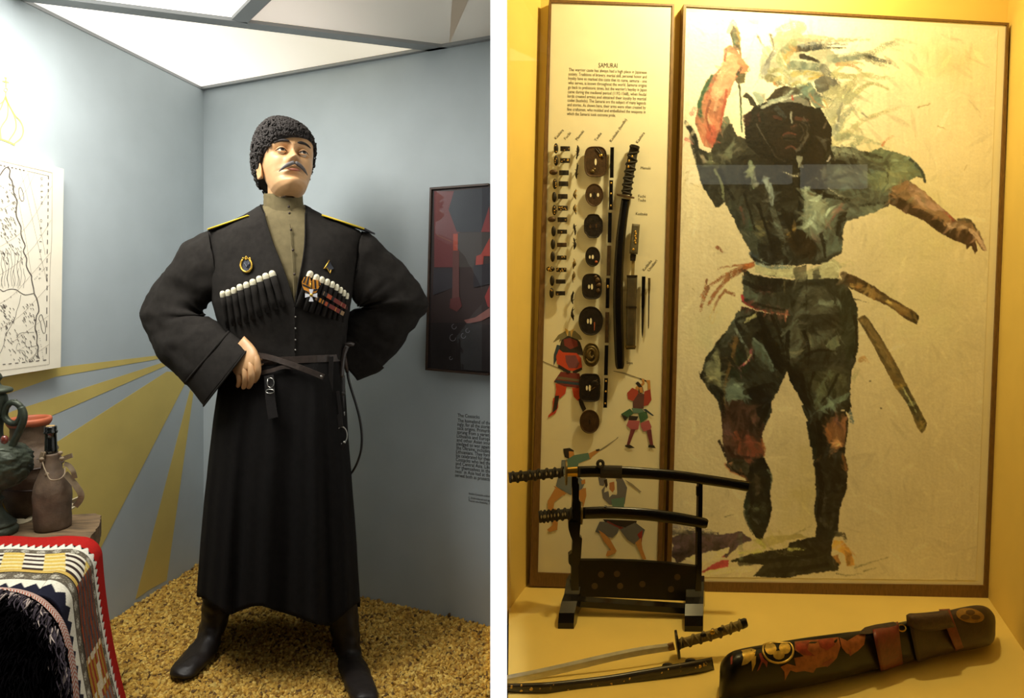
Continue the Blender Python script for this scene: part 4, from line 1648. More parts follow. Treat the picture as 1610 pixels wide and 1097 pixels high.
# bottle in a leather jacket
YBt = 1.85
by = 462 + jb / YBt * 1000
bot = thing('bottle', 'black-necked wine bottle in brown leather jacket with knotted thongs', 'bottle', (W(83, by, YBt).x, YBt, TZ))


def brings(rows):
    out = []
    for r, y in rows:
        lean = 3.6 * (by - y) / 160
        c = W(83 - lean, y, YBt)
        R = r * YBt / F
        out.append([c + Vector((R * math.cos(2 * PI * k / 40), R * math.sin(2 * PI * k / 40), 0)) for k in range(40)])
    return out


M['bottle_hide'] = mat('bottle_hide', C(98, 80, 62), 0.7, var=0.4, scale=24, bump=0.4, bscale=90)
M['bottle_glass'] = mat('bottle_glass', C(22, 24, 22), 0.12, coat=0.6)
obj('leather_jacket', wrinkle(loft(brings(sm([(20, by + .01), (24, by - 2), (25, by - 12), (25.5, by - 34), (25.5, by - 54), (24, by - 66), (19, by - 82), (14, by - 96), (11.2, by - 108), (11, by - 117)]))), .0022, 24), M['bottle_hide'], bot, True)
nk = obj('bottle_neck', loft(brings([(8.6, by - 112), (8.5, by - 124), (8.0, by - 140), (7.8, by - 148), (9.3, by - 149), (9.6, by - 152), (8.4, by - 153), (8.6, by - 157), (8.4, by - 159.5), (6.5, by - 160)])), M['bottle_glass'], bot, True)
obj('cork', loft(brings([(6.0, by - 159), (5.8, by - 160.8), (4, by - 161)])), mat('cork', C(170, 140, 90), .8, var=.2, scale=200), bot, True)
M['thong'] = mat('thong', C(136, 118, 92), 0.7, var=0.2, scale=60)


def bp(x, y, dz=0.0):
    return W(x, y, YBt - dz)


def bpx(x, y):
    return (x / 4.22, 590 + y / 4.22)


for pts, w in (([(300, 505, .022), (285, 540, .026), (282, 570, .028), (292, 610, .036), (312, 655, .045), (330, 688, .050), (360, 695, .052), (400, 685, .050), (428, 655, .035), (430, 610, .02)], .0042),):
    P = [bp(*bpx(a, b), d) for a, b, d in pts]
    obj('thong', tube([Vector(q) for q in cr([tuple(p) for p in P], 4)], w / 2.2, 6), M['thong'], bot, True)
for pts, w in (([(425, 550, .01), (452, 540, .015), (480, 530, .02)], .013), ([(428, 585, .01), (460, 600, .014), (485, 635, .016), (498, 682, .012)], .012), ([(432, 650, .01), (470, 690, .012), (510, 740, .012), (538, 790, .010), (530, 830, .008), (500, 868, .006)], .016), ([(290, 510, .02), (276, 550, .022), (280, 575, .024)], .014)):
    P = [bp(*bpx(a, b), d) for a, b, d in pts]
    P = [Vector(q) for q in cr([tuple(p) for p in P], 4)]
    o = obj('thong', strap(P, w, .0028, (0.35, -1, 0.2)), M['thong'], bot)
    fix_normals(o)
for a, b in ((276, 556), (410, 552), (312, 656), (400, 515)):
    obj('knot', ball(bp(*bpx(a, b), .028), (.007, .006, .006), 8, 6), M['thong'], bot, True)

# ornate dark metal ewer at the picture's left edge
M['bronze'] = mat('bronze', C(62, 68, 54), 0.5, 0.4, var=0.4, scale=40, bump=0.4, bscale=120)
YE = 1.80
ey_ = 462 + jb / YE * 1000
ew = thing('ewer', 'dark green bronze ewer with looped handle at the left edge', 'jug', (W(-6, ey_, YE).x, YE, TZ))
AX = -6
obj('foot', loft(px_lathe(AX, sm([(26, ey_), (28.5, ey_ - 3), (28, ey_ - 9), (25, ey_ - 13), (26, ey_ - 17), (18, ey_ - 26), (9, ey_ - 40), (8, ey_ - 50), (11, ey_ - 56), (7, ey_ - 62), (12, ey_ - 70)]), YE)), M['bronze'], ew, True)
bodyrows = sm([(12, ey_ - 70), (33, 760), (43, 742), (45, 728), (42, 714), (33, 703), (24, 699)])
def relief(rings):
    out = []
    for i, r in enumerate(rings):
        c = sum(r, Vector()) / len(r)
        row = []
        for k, p in enumerate(r):
            d = (p - c)
            n1 = mnoise.fractal(p * 62, 1.0, 2.0, 3)
            row.append(c + d * (1 + .055 * abs(math.sin(9 * 2 * PI * k / len(r) + i * .8)) + .09 * n1))
        out.append(row)
    return out
obj('ewer_body', loft(relief(px_lathe(AX, sm(bodyrows, 2), YE, 72))), M['bronze'], ew, True)
obj('ewer_neck', loft(px_lathe(AX, sm([(24, 701), (16, 696), (10, 688), (9, 672), (11, 660), (14, 645), (15.5, 632), (14, 622), (12, 618), (20, 617), (21.5, 613), (18, 609.5), (8, 606), (5, 600), (8, 594), (6, 588), (2, 584)]), YE)), M['bronze'], ew, True)
hpz = [(2, 655), (6, 645), (9, 637), (16, 631.5), (25, 632), (33, 637.5), (38, 647), (37.5, 660), (33, 674), (26, 688), (19, 700), (17, 706)]
loop = [(7, 650), (10, 640), (17, 633), (26, 634), (33, 641), (33.5, 652), (29, 662), (22, 665.5), (14, 663), (8, 656), (7, 650)]
P = [Vector(q) for q in cr([tuple(W(x, y, YE - .004)) for x, y in loop], 4)]
hn = obj('handle', tube(P, .0085, 10, False), M['bronze'], ew, True)
P = [Vector(q) for q in cr([tuple(W(x, y, YE - .004)) for x, y in [(33, 640), (37, 650), (36, 663), (30, 678), (23, 692), (19, 702), (15, 708)]], 4)]
obj('handle_tail', tube(P, [.0095] * len(P), 10), M['bronze'], hn, True)
obj('handle_knob', ball(W(24, 630.5, YE - .004), .006, 10, 8), M['bronze'], hn, True)
kb = obj('bead', ball(W(7, 691, YE - .055), (.0095, .0095, .012), 14, 10), mat('bead_red', C(112, 50, 36), .25, coat=.5), ew, True)

# ============================================================ kilim over the bench
def smooth(a, b, x):
    t = np.clip((x - a) / (b - a), 0, 1)
    return t * t * (3 - 2 * t)


US, VS = 460, 170
s_len_top = 0.50
w = np.linspace(0, 1, VS)[:, None] * np.ones((1, US))
sv = np.linspace(0, 0.92, US)[None, :] * np.ones((VS, 1))       # metres along the strip from its left end
Bx = -1.000 + (-1.128 + 1.000) * w
By = 1.405 + (1.742 - 1.405) * w
R_ = .050
s_b = .40 + .0 * w                                              # where the bend starts
x0 = Bx - R_ - s_b
arc = R_ * PI / 2
flat = sv < s_b
ina = (sv >= s_b) & (sv < s_b + arc)
fall = sv >= s_b + arc
ang = np.clip((sv - s_b) / R_, 0, PI / 2)
dr = np.clip(sv - s_b - arc, 0, None)
X = np.where(flat, x0 + sv, Bx - R_ + R_ * np.sin(ang))
Z = np.where(flat, TZ + .010, TZ + .010 - R_ + R_ * np.cos(ang))
t = dr / .5
fl_ = .055 * t + .10 * t * t * .6
X = X + fl_ + .008 * np.sin(w * 9 + 2) * t
Z = Z - dr * (1 - .05 * t)
Y = By + .0 * sv - .02 * t * w
Z = np.maximum(Z, .018)
Z = Z + .002 * np.sin(sv * 40 + w * 6) * flat
pos = np.stack([X, Y, Z], -1)
colr = np.zeros((VS, US, 3))


def setc(mask, c):
    colr[mask] = s2l_np(c)


S, Wd = sv + .2, w
s_b = s_b + .2
setc(Wd >= .80, (172, 32, 26))
teeth = ((S / .020) % 1.0)
tri = 1 - np.abs(teeth * 2 - 1)
setc((Wd >= .72) & (Wd < .775), (226, 222, 206))
setc((Wd >= .765) & (Wd < .765 + .075 * tri), (226, 222, 206))
band = ((Wd >= .665) & (Wd < .735)) | ((Wd >= .215) & (Wd < .325))
setc(band, (96, 88, 74))
bc = np.where(Wd > .5, .70, .27)
fl1 = (((S / .042) % 1 - .5) * .042) ** 2 / .011 ** 2 + ((Wd - bc) / .030) ** 2 < 1
rsd = np.random.RandomState(4)
speck = rsd.rand(VS, US)
setc(band & fl1 & (speck > .35), (184, 178, 160))
setc(band & ~fl1 & (speck > .90), (150, 142, 120))
strip = (Wd >= .335) & (Wd < .665)
setc(strip, (212, 208, 192))
lines = np.sin(Wd * 2 * PI / .055)
setc(strip & (S < .44) & (lines > .2), (196, 202, 200))
setc(strip & (S < .44) & (np.sin(S * 120) * np.sin(Wd * 40) > .6), (214, 196, 150))
blk = np.floor((S - .40 - .10 * (.5 - Wd)) / .052).astype(int)
zone = strip & (S - .10 * (.5 - Wd) >= .40) & (S < s_b + .09)
setc(zone & (blk % 2 == 1), (206, 176, 88))
setc(zone & (blk % 2 == 1) & (np.sin(Wd * 2 * PI / .06) > .5), (222, 206, 150))
setc(zone & (blk % 2 == 0), (218, 210, 190))
setc(zone & (blk % 2 == 0) & (np.sin(Wd * 2 * PI / .075) > .15), (54, 40, 36))
setc(strip & (S >= .36) & (Wd < .375), (196, 164, 84))
fz = strip & (S >= s_b + .06)
st = np.sin(Wd * 2 * PI / .062 + np.sin(S * 60) * .5)
k1 = np.sin(S * 52 + np.floor(Wd / .055) * 1.9)
setc(fz, (118, 66, 44))
setc(fz & (st > .0), (92, 82, 76))
setc(fz & (st > .0) & (k1 > .1), (70, 68, 72))
setc(fz & (st <= 0) & (k1 > .5), (150, 72, 40))
f2 = strip & (S > s_b + .24)
setc(f2, (168, 128, 48))
setc(f2 & (st > .1), (150, 62, 40))
setc(f2 & (np.abs(Wd - .5) < .06) & (k1 > .0), (202, 186, 152))
setc(strip & (np.abs(S - s_b - .245) < .007) & (st > -.3), (206, 192, 160))
setc(strip & (np.abs(S - s_b - .335) < .007) & (st > -.3), (206, 192, 160))
f3 = strip & (S > s_b + .36)
setc(f3 & (st > .0), (120, 116, 112))
setc(f3 & (st <= .0), (150, 84, 50))
setc((Wd >= .15) & (Wd < .215), (226, 220, 200))
setc(Wd < .17, (30, 30, 44))
setc((Wd < .17) & (Wd >= .165 - .075 * (1 - np.abs(((S / .034) % 1) * 2 - 1))), (226, 220, 200))
colr *= (0.86 + .28 * np.random.RandomState(1).rand(VS, US))[..., None]
M['weave'] = mat('weave', None, 0.9, attr='paint', bump=0.5, bscale=500, spec=0.1)
kil = grid_obj('kilim', US, VS, pos, np.clip(colr, 0, 1), M['weave'])
sol = kil.modifiers.new('solid', 'SOLIDIFY')
sol.thickness = .006
sol.offset = -1
tag(kil, 'patterned kilim with red toothed border draped over the bench', 'rug')

# ============================================================ shaggy black rug in front
M['shag'] = mat('shag', C(9, 8, 9), 1.0, var=0.3, scale=120, spec=0.0)
M['shag_light'] = mat('shag_light', C(150, 142, 136), 0.95, var=0.2, scale=120, spec=0.1)
prof = [(-1.60, .586), (-1.22, .590), (-1.12, .588), (-1.065, .578), (-1.025, .555), (-.993, .515), (-.975, .460), (-.963, .39), (-.956, .29), (-.950, .17), (-.944, .03)]
pr = cr(prof, 8)
rug = thing('shaggy_rug', 'black shaggy fleece rug with woven fringed edge at bottom left', 'rug', (-1.2, 1.2, 0.0))


def rug_pt(i, v):
    p = pr[i]
    n = pr[min(i + 1, len(pr) - 1)] - pr[max(i - 1, 0)]
    n = Vector((n[1], 0, -n[0]))
    n = Vector((-n.x, 0, -n.z)) if n.z > 0 and False else n
    y = 1.405 - .40 * v
    return Vector((p[0] + .045 * v, y, p[1] + .012 * math.sin(PI * min(1, v * 2.5)) - .05 * v * v)), Vector((max(0, (pr[max(i - 1, 0)] - pr[min(i + 1, len(pr) - 1)])[1]), 0, max(0, (pr[min(i + 1, len(pr) - 1)] - pr[max(i - 1, 0)])[0]))).normalized()


nv = 24
rows = [[rug_pt(i, j / (nv - 1))[0] for j in range(nv)] for i in range(len(pr))]
low = [[rug_pt(i, j / (nv - 1))[0] - rug_pt(i, j / (nv - 1))[1] * .012 for j in range(nv)] for i in range(len(pr))]
a = loft(rows, False)
b = loft(low, False)
n0 = len(a[0])
edge = []
for i in range(len(pr) - 1):
    for j in (0, nv - 1):
        q0, q1 = i * nv + j, (i + 1) * nv + j
        edge.append((q0, q1, q1 + n0, q0 + n0))
fix_normals(obj('rug_base', (a[0] + b[0], list(a[1]) + [tuple(n0 + q for q in f) for f in b[1]] + edge), M['shag'], rug, True))
# woven edge: a coloured band along the back
EU, EV = len(pr) * 4, 10
ep = np.zeros((EV, EU, 3)); ec = np.zeros((EV, EU, 3))
for i in range(EU):
    fi = min(i / 4, len(pr) - 1.001)
    i0 = int(fi)
    for j in range(EV):
        p0, nn0 = rug_pt(i0, j / (EV - 1) * .055)
        p1, nn1 = rug_pt(i0 + 1, j / (EV - 1) * .055)
        p = p0.lerp(p1, fi - i0) + nn0 * .004
        ep[j, i] = p
        m_ = (i + (j % 4 if (j // 4) % 2 == 0 else 4 - j % 4)) % 4
        ec[j, i] = s2l_np((164, 84, 60) if m_ < 2 else (196, 188, 176))
grid_obj('woven_edge', EU, EV, ep, ec, M['weave'], rug)
rg = random.Random(11)


def tufts(n, vlo, vhi, length, r, mats, droop, name, parent):
    buckets = {mm: ([], []) for mm in mats}
    keys = list(mats)
    for k in range(n):
        fi = rg.random() * (len(pr) - 1.01)
        i0 = int(fi)
        v = vlo + (vhi - vlo) * rg.random()
        p0, nn = rug_pt(i0, v)
        p1, _ = rug_pt(i0 + 1, v)
        p = p0.lerp(p1, fi - i0)
        L_ = length * (.6 + .8 * rg.random())
        d = (nn * .5 + Vector((rg.uniform(-.4, .4), -droop, rg.uniform(-.35, .1)))).normalized()
        q = p + nn * .003
        pts = [q, q + d * L_ * .4 + nn * .004, q + d * L_ * .75 + Vector((0, 0, -.10 * L_)), q + d * L_ + Vector((rg.uniform(-.2, .2) * L_, 0, -.30 * L_))]
        mm = keys[0] if rg.random() < mats[keys[0]] else keys[1]
        g = tube(pts, [r, r * 1.2, r, r * .3], 3, False)
        o0 = len(buckets[mm][0])
        buckets[mm][0].extend(g[0])
        buckets[mm][1].extend([tuple(z + o0 for z in f) for f in g[1]])
    for mm, (v_, f_) in buckets.items():
        if v_:
            tag(obj(name, (v_, f_), M[mm], parent, True), kind='stuff')


tufts(2600, .06, 1.0, .040, .0022, {'shag': 1.0, 'shag_light': 0.0}, .9, 'shag_pile', rug)
M['fringe'] = mat('fringe', C(70, 62, 68), 0.95, var=0.4, scale=90, spec=0.1)
M['fringe_pale'] = mat('fringe_pale', C(176, 160, 150), 0.95, var=0.3, scale=90, spec=0.1)
tufts(900, .070, .12, .045, .0022, {'fringe': .78, 'fringe_pale': .22}, 1.0, 'fringe', rug)

# ============================================================ cork chips on the floor
NCH = 30000
rs = np.random.RandomState(3)
cy_ = 1.80 + 1.16 * rs.rand(NCH * 2)
cx_ = -1.62 + 1.55 * rs.rand(NCH * 2)
wallx_l = CORNER.x + (DL.x / DL.y) * (cy_ - CORNER.y)
wally_r = CORNER.y + (DR.y / DR.x) * (cx_ - CORNER.x)
ok = (cx_ > wallx_l + .004) & (cy_ < wally_r - .004)
ok &= ~((cx_ < -1.28) & (cy_ < 1.9))
cx_, cy_ = cx_[ok][:NCH], cy_[ok][:NCH]
n = len(cx_)
size = np.stack([.0075 * (.6 + .8 * rs.rand(n)), .0052 * (.6 + .8 * rs.rand(n)), .0032 * (.6 + .9 * rs.rand(n))], -1)
cub = np.array([[-1, -1, -1], [1, -1, -1], [1, 1, -1], [-1, 1, -1], [-1, -1, 1], [1, -1, 1], [1, 1, 1], [-1, 1, 1]], float)
P = cub[None] * size[:, None, :] * (1 + .55 * (rs.rand(n, 8, 3) - .5))
q = rs.randn(n, 4); q[:, 1:3] *= .55
q /= np.linalg.norm(q, axis=1, keepdims=True)
a_, b_, c_, d_ = q.T
Rm = np.stack([np.stack([1 - 2 * (c_ * c_ + d_ * d_), 2 * (b_ * c_ - a_ * d_), 2 * (b_ * d_ + a_ * c_)], -1),
               np.stack([2 * (b_ * c_ + a_ * d_), 1 - 2 * (b_ * b_ + d_ * d_), 2 * (c_ * d_ - a_ * b_)], -1),
               np.stack([2 * (b_ * d_ - a_ * c_), 2 * (c_ * d_ + a_ * b_), 1 - 2 * (b_ * b_ + c_ * c_)], -1)], 1)
P = np.einsum('nij,nkj->nki', Rm, P)
dw = np.minimum(cx_ - (CORNER.x + (DL.x / DL.y) * (cy_ - CORNER.y)), (CORNER.y + (DR.y / DR.x) * (cx_ - CORNER.x)) - cy_)
cz = .003 + .008 * rs.rand(n) + .012 * np.exp(-dw / .05) * rs.rand(n)
P += np.stack([cx_, cy_, cz], -1)[:, None, :]
pal = s2l_np(np.array([(212, 172, 78), (196, 154, 62), (176, 134, 50), (222, 188, 98), (150, 110, 42), (100, 72, 32), (202, 164, 78)]))
cc = pal[rs.choice(7, n, p=[.22, .22, .18, .14, .10, .06, .08])] * (.8 + .4 * rs.rand(n, 1))
fcs = np.array([[3, 2, 1, 0], [4, 5, 6, 7], [0, 1, 5, 4], [1, 2, 6, 5], [2, 3, 7, 6], [3, 0, 4, 7]])
FS = (np.arange(n)[:, None, None] * 8 + fcs[None]).reshape(-1, 4)
me = bpy.data.meshes.new('cork_chips')
me.vertices.add(n * 8)
me.vertices.foreach_set('co', P.astype(np.float32).ravel())
me.loops.add(len(FS) * 4)
me.loops.foreach_set('vertex_index', FS.astype(np.int32).ravel())
me.polygons.add(len(FS))
me.polygons.foreach_set('loop_start', np.arange(0, len(FS) * 4, 4, dtype=np.int32))
me.materials.append(mat('cork_chip', None, 0.85, attr='paint'))
at = me.color_attributes.new('paint', 'FLOAT_COLOR', 'POINT')
at.data.foreach_set('color', np.concatenate([np.repeat(np.clip(cc, 0, 1), 8, 0), np.ones((n * 8, 1))], 1).astype(np.float32).ravel())
me.update(calc_edges=True)
me.validate()
ch = bpy.data.objects.new('cork_chips', me)
COL.objects.link(ch)
tag(ch, 'loose golden cork chips strewn over the floor of the case', 'cork chips', kind='stuff')
# ============================================================ right-hand case: boards on the back wall
BD = .045                                           # how far the boards stand off the wall
ZB = YB - BD                                        # depth of the boards' faces


def onF(x, y, off=0.0):
    return W(x, y, ZB - off)


YV = Vector((0, -1, 0))
M['board_paper'] = mat('board_paper', C(232, 226, 206), 0.7, var=0.03, scale=12)
M['frame_wood'] = mat('frame_wood', C(112, 82, 44), 0.5, var=0.25, scale=30, stretch=(6, 6, 1), bump=0.15)


def board(name, lab, cat, outer, inner, m, back=True):
    root = thing(name, lab, cat, W(outer[3][0], outer[3][1], YB - BD / 2))
    if back:
        fix_normals(obj('panel', prism([W(x, y, YB - .002) for x, y in inner], (0, -(BD - .002), 0)), m, root))
    for i in range(4):
        j = (i + 1) % 4
        g = [W(*outer[i], YB - .002), W(*outer[j], YB - .002), W(*inner[j], YB - .002), W(*inner[i], YB - .002)]
        fix_normals(obj('frame_bar', prism(g, (0, -(BD + .004), 0)), M['frame_wood'], root))
    return root


TIN = [(866, 12), (1052.5, 17.5), (1029, 898), (845, 892)]
tbd = board('text_board', 'cream text board headed SAMURAI with sword fittings mounted on it', 'display board',
            [(862.5, 7.5), (1056, 14.5), (1036, 918), (832, 913)], TIN, M['board_paper'])
PIN = [(1074, 18.5), (1569, 47), (1534, 912), (1050.5, 906)]
pbd = board('samurai_painting', 'large painting of a masked samurai raising a sword overhead', 'painting',
            [(1070, 14.5), (1572.5, 43.5), (1547, 932), (1043, 924)], PIN, M['board_paper'])


# ---- printed text on the board
def board_text(line, x0, y0, x1_, y1_, size, bold=0.0):
    v, f, wd = text_geo(line, bold=bold)
    L_ = math.hypot(x1_ - x0, y1_ - y0)
    ux, uy = (x1_ - x0) / L_, (y1_ - y0) / L_
    sx = L_ / wd
    return [onF(x0 + x * sx * ux + y * size * uy, y0 + x * sx * uy - y * size * ux, .0008) for x, y in v], f


K1 = 220 / 1609.0
lines = ['The warrior caste has always had a high place in Japanese', 'society. Traditions of bravery, martial skill, personal honor and',
         'loyalty have so marked this caste that its name, samurai - one', 'who serves, is known throughout the world. Samurai origins',
         'go back to prehistoric times, but the warrior\'s heyday in Japan', 'came during the medieval period (1192-1568), when feudal',
         'lords created armies and obtained their loyalty by martial', 'codes (bushido). The Samurai are the subject of many legends',
         'and stories. As shown here, their arms were often created by', 'fine craftsmen, who molded and embellished the weapons in', 'which the Samurai took extreme pride.']
xl = [(398, 158), (394, 208), (392, 257), (390, 309), (388, 360), (386, 412), (384, 462), (382, 510), (380, 561), (378, 613), (376, 664)]
xr = [(1293, 190), (1293, 242), (1293, 292), (1292, 341), (1292, 392), (1288, 444), (1286, 495), (1284, 544), (1282, 596), (1279, 646), (936, 684)]
tg = []
for ln, a, b in zip(lines, xl, xr):
    tg.append(board_text(ln, 840 + a[0] * K1, 90 + a[1] * K1, 840 + b[0] * K1, 90 + b[1] * K1, 7.2))
tag(obj('printed_text', join(*tg), M['print_black'], tbd), kind='stuff')
obj('printed_heading', board_text('SAMURAI', 840 + 738 * K1, 90 + 118 * K1, 840 + 957 * K1, 90 + 122 * K1, 10.6, .0), M['print_black'], tbd)
tg = []
K5 = 230 / 901.0
for wd, x, y, ang, L_ in (('Kashira', 135, 76, 50, 19), ('Fuchi', 194, 78, 50, 13.5), ('Menuki', 266, 82, 53, 18), ('Tsuba', 382, 88, 55, 15.5), ('Kodzuka (handle)', 476, 92, 55, 43), ('Kashira', 638, 100, 55, 20),
                          ('Menuki', 656, 258, -2, 15.5), ('Fuchi', 640, 432, -2, 11.5), ('Tsuba', 638, 456, -2, 12.5), ('Kodzuka', 626, 540, -2, 18), ('Kodzuka', 678, 886, 52, 20), ('Umabari', 710, 888, 53, 21)):
    x0, y0 = 840 + x * K5, 200 + y * K5
    tg.append(board_text(wd, x0, y0, x0 + L_ * math.cos(math.radians(ang)), y0 - L_ * math.sin(math.radians(ang)), 6.4))
tg.append(board_text('Saya', 840 + 612 / 4.219, 460 + 472 / 4.219, 840 + 653 / 4.219, 460 + 474 / 4.219, 6.0))
tag(obj('printed_captions', join(*tg), M['print_black'], tbd), kind='stuff')


# ---- printed figures on the board
def printed(name, polys, label=None):
    V, Fc, fc = [], [], []
    for k, (c, p) in enumerate(polys):
        n0 = len(V)
        V += [onF(x, y, .0008 + .00018 * k) for x, y in p]
        Fc.append(tuple(range(n0, n0 + len(p))))
        fc.append(C(*c))
    o = obj(name, (V, Fc), M['print'], tbd, fcol=fc)
    if label:
        o['label'] = label
    return o


def q6(*p):
    return [(840 + x / 4.219, 460 + y / 4.219) for x, y in p]


def q7(*p):
    return [(790 + x / 3.927, 690 + y / 3.927) for x, y in p]


RED, DRED, NAVY, BLK, TAN, OLV, PUR, TEAL = (196, 70, 44), (120, 48, 46), (52, 70, 92), (44, 36, 36), (196, 142, 84), (128, 122, 96), (122, 78, 84), (96, 132, 128)
printed('printed_warrior', [
    ((150, 140, 120), q6((42, 446), (130, 484), (235, 522), (238, 530), (128, 492), (40, 452))),
    (NAVY, q6((150, 345), (185, 352), (150, 440), (128, 486), (130, 410))), (OLV, q6((125, 328), (160, 280), (205, 255), (270, 252), (305, 285), (318, 312), (290, 312), (225, 290), (180, 315), (165, 330), (170, 305))),
    ((214, 180, 110), q6((203, 234), (228, 252), (222, 290), (210, 265))), ((214, 180, 110), q6((268, 236), (240, 252), (246, 300), (255, 262))),
    (BLK, q6((180, 315), (225, 285), (290, 312), (305, 330), (320, 380), (330, 420), (300, 410), (190, 405), (165, 385))),
    (DRED, q6((195, 310), (235, 300), (285, 320), (290, 355), (240, 375), (200, 350))),
    (RED, q6((165, 375), (190, 395), (280, 400), (310, 430), (318, 500), (255, 520), (190, 505), (150, 470), (145, 420))), ((122, 70, 84), q6((205, 415), (275, 415), (300, 470), (285, 500), (230, 500), (210, 460))),
    (BLK, q6((160, 475), (195, 495), (240, 525), (245, 540), (195, 520), (158, 495))), (BLK, q6((255, 520), (315, 495), (318, 510), (275, 535), (255, 540))),
    (DRED, q6((175, 525), (300, 535), (310, 600), (295, 632), (200, 620), (130, 590))), ((110, 96, 78), q6((160, 555), (303, 575), (306, 590), (150, 572))), (NAVY, q6((142, 578), (306, 598), (304, 615), (136, 595))),
    (RED, q6((140, 600), (215, 625), (205, 670), (170, 700), (138, 690), (145, 640))), (RED, q6((250, 630), (300, 632), (305, 700), (290, 718), (262, 690))),
    (RED, q6((125, 700), (160, 685), (158, 760), (140, 800), (90, 830), (95, 812), (122, 785))), (BLK, q6((138, 685), (166, 682), (150, 770), (120, 800), (130, 740))), (BLK, q6((292, 705), (312, 700), (345, 770), (322, 790), (300, 740))),
    (BLK, q6((210, 520), (240, 518), (235, 535), (215, 532)))], 'printed warrior in red armour')
printed('printed_swordsman', [
    ((150, 144, 130), q6((525, 517), (600, 530), (705, 568), (704, 574), (590, 538), (525, 522))), (BLK, q6((700, 566), (770, 592), (768, 600), (700, 574))),
    (TAN, q6((712, 570), (730, 572), (732, 605), (700, 635), (668, 658), (672, 625), (718, 600))), (TAN, q6((740, 580), (768, 580), (772, 640), (770, 660), (752, 640), (752, 605))),
    (BLK, q6((672, 600), (688, 588), (700, 600), (720, 628), (726, 660), (705, 670), (690, 660), (695, 630))), (TAN, q6((695, 628), (716, 625), (722, 665), (700, 662))),
    ((172, 70, 60), q6((650, 630), (690, 650), (690, 700), (660, 722), (622, 705), (616, 665))), ((160, 62, 56), q6((730, 655), (770, 640), (778, 710), (755, 745), (725, 752))),
    ((96, 62, 68), q6((690, 668), (730, 672), (725, 770), (655, 765), (655, 720))), (TEAL, q6((645, 765), (715, 770), (735, 795), (660, 800))),
    ((64, 104, 82), q6((635, 768), (660, 800), (625, 825), (605, 848), (575, 805))), ((64, 104, 82), q6((690, 800), (745, 785), (755, 830), (705, 865))), (BLK, q6((575, 805), (620, 825), (602, 850))), (BLK, q6((630, 815), (690, 820), (680, 845), (625, 850))),
    ((172, 92, 110), q6((625, 845), (700, 850), (690, 905), (650, 915), (612, 880))), ((172, 92, 110), q6((705, 865), (760, 845), (778, 890), (770, 912), (725, 920), (708, 890))),
    ((112, 52, 66), q6((640, 905), (672, 905), (640, 985), (630, 1015), (612, 1012), (625, 965))), ((112, 52, 66), q6((745, 915), (775, 905), (785, 980), (790, 1015), (768, 1012))),
    (BLK, q6((603, 1010), (635, 1008), (667, 1028), (630, 1032), (602, 1020))), (BLK, q6((760, 1008), (795, 1012), (806, 1032), (755, 1025))), (NAVY, q6((720, 775), (740, 770), (795, 815), (785, 818), (735, 785)))], 'printed swordsman in red and pink raising a sword')
printed('printed_attacker', [
    ((150, 144, 130), q7((600, 66), (700, 0), (712, -14), (716, -8), (640, 52), (603, 74))), (TAN, q7((530, 90), (590, 62), (602, 72), (555, 108), (540, 128), (528, 110))), (BLK, q7((575, 65), (598, 60), (602, 70), (580, 78))),
    (BLK, q7((375, 60), (415, 55), (440, 70), (442, 100), (415, 125), (385, 112), (378, 85))), (TAN, q7((410, 75), (440, 78), (445, 105), (432, 128), (412, 118))),
    (TEAL, q7((440, 100), (530, 85), (540, 122), (470, 150), (465, 175), (400, 180), (365, 165), (370, 135), (400, 125))), ((112, 122, 138), q7((365, 130), (395, 128), (400, 220), (360, 230))),
    ((112, 122, 138), q7((345, 230), (470, 230), (510, 270), (490, 310), (420, 345), (330, 290))), (TAN, q7((315, 288), (340, 300), (395, 335), (380, 348), (340, 322))), (TAN, q7((470, 320), (505, 300), (498, 318), (470, 335))), (TAN, q7((485, 258), (510, 248), (512, 275), (490, 280))),
    (TAN, q7((325, 305), (375, 345), (320, 390), (310, 470), (280, 440), (278, 385))), (TAN, q7((470, 320), (515, 300), (518, 350), (500, 420), (480, 400))), (TAN, q7((295, 430), (330, 430), (342, 520), (338, 560), (290, 575), (275, 560), (310, 530)))], 'printed attacker in teal jacket lunging with a sword')
printed('printed_elder', [
    ((112, 112, 124), q7((590, 230), (640, 240), (625, 290), (600, 285))), ((112, 112, 124), q7((700, 245), (740, 240), (770, 300), (755, 400), (700, 410), (660, 405), (620, 365), (612, 315), (640, 280), (660, 340), (705, 345))),
    ((226, 222, 206), q7((640, 262), (680, 250), (705, 262), (708, 340), (690, 330), (660, 360), (655, 320), (628, 330), (635, 290))), ((186, 126, 84), q7((660, 270), (690, 262), (694, 310), (680, 330), (660, 310))), (BLK, q7((625, 255), (645, 245), (650, 285), (640, 305))),
    (TEAL, q7((670, 370), (755, 360), (750, 420), (680, 420))), ((150, 144, 130), q7((755, 250), (800, 275), (858, 325), (850, 328), (790, 285))),
    (BLK, q7((620, 495), (830, 505), (826, 520), (760, 545), (690, 530), (640, 520))), (DRED, q7((650, 505), (700, 530), (750, 548), (812, 528), (815, 540), (745, 562), (690, 545), (640, 515))),
    ((104, 104, 112), q7((600, 510), (640, 512), (720, 550), (710, 580), (680, 610), (620, 590), (572, 572))), ((104, 104, 112), q7((725, 560), (820, 515), (880, 560), (862, 610), (815, 650), (770, 620))), ((150, 50, 50), q7((832, 590), (865, 560), (860, 640))),
    (TAN, q7((592, 560), (630, 585), (665, 620), (705, 690), (695, 705), (650, 725), (638, 720), (648, 690), (670, 685), (625, 630))), (TAN, q7((820, 640), (855, 610), (865, 680), (888, 742), (868, 745), (848, 700)))], 'printed white-bearded man in a grey robe')

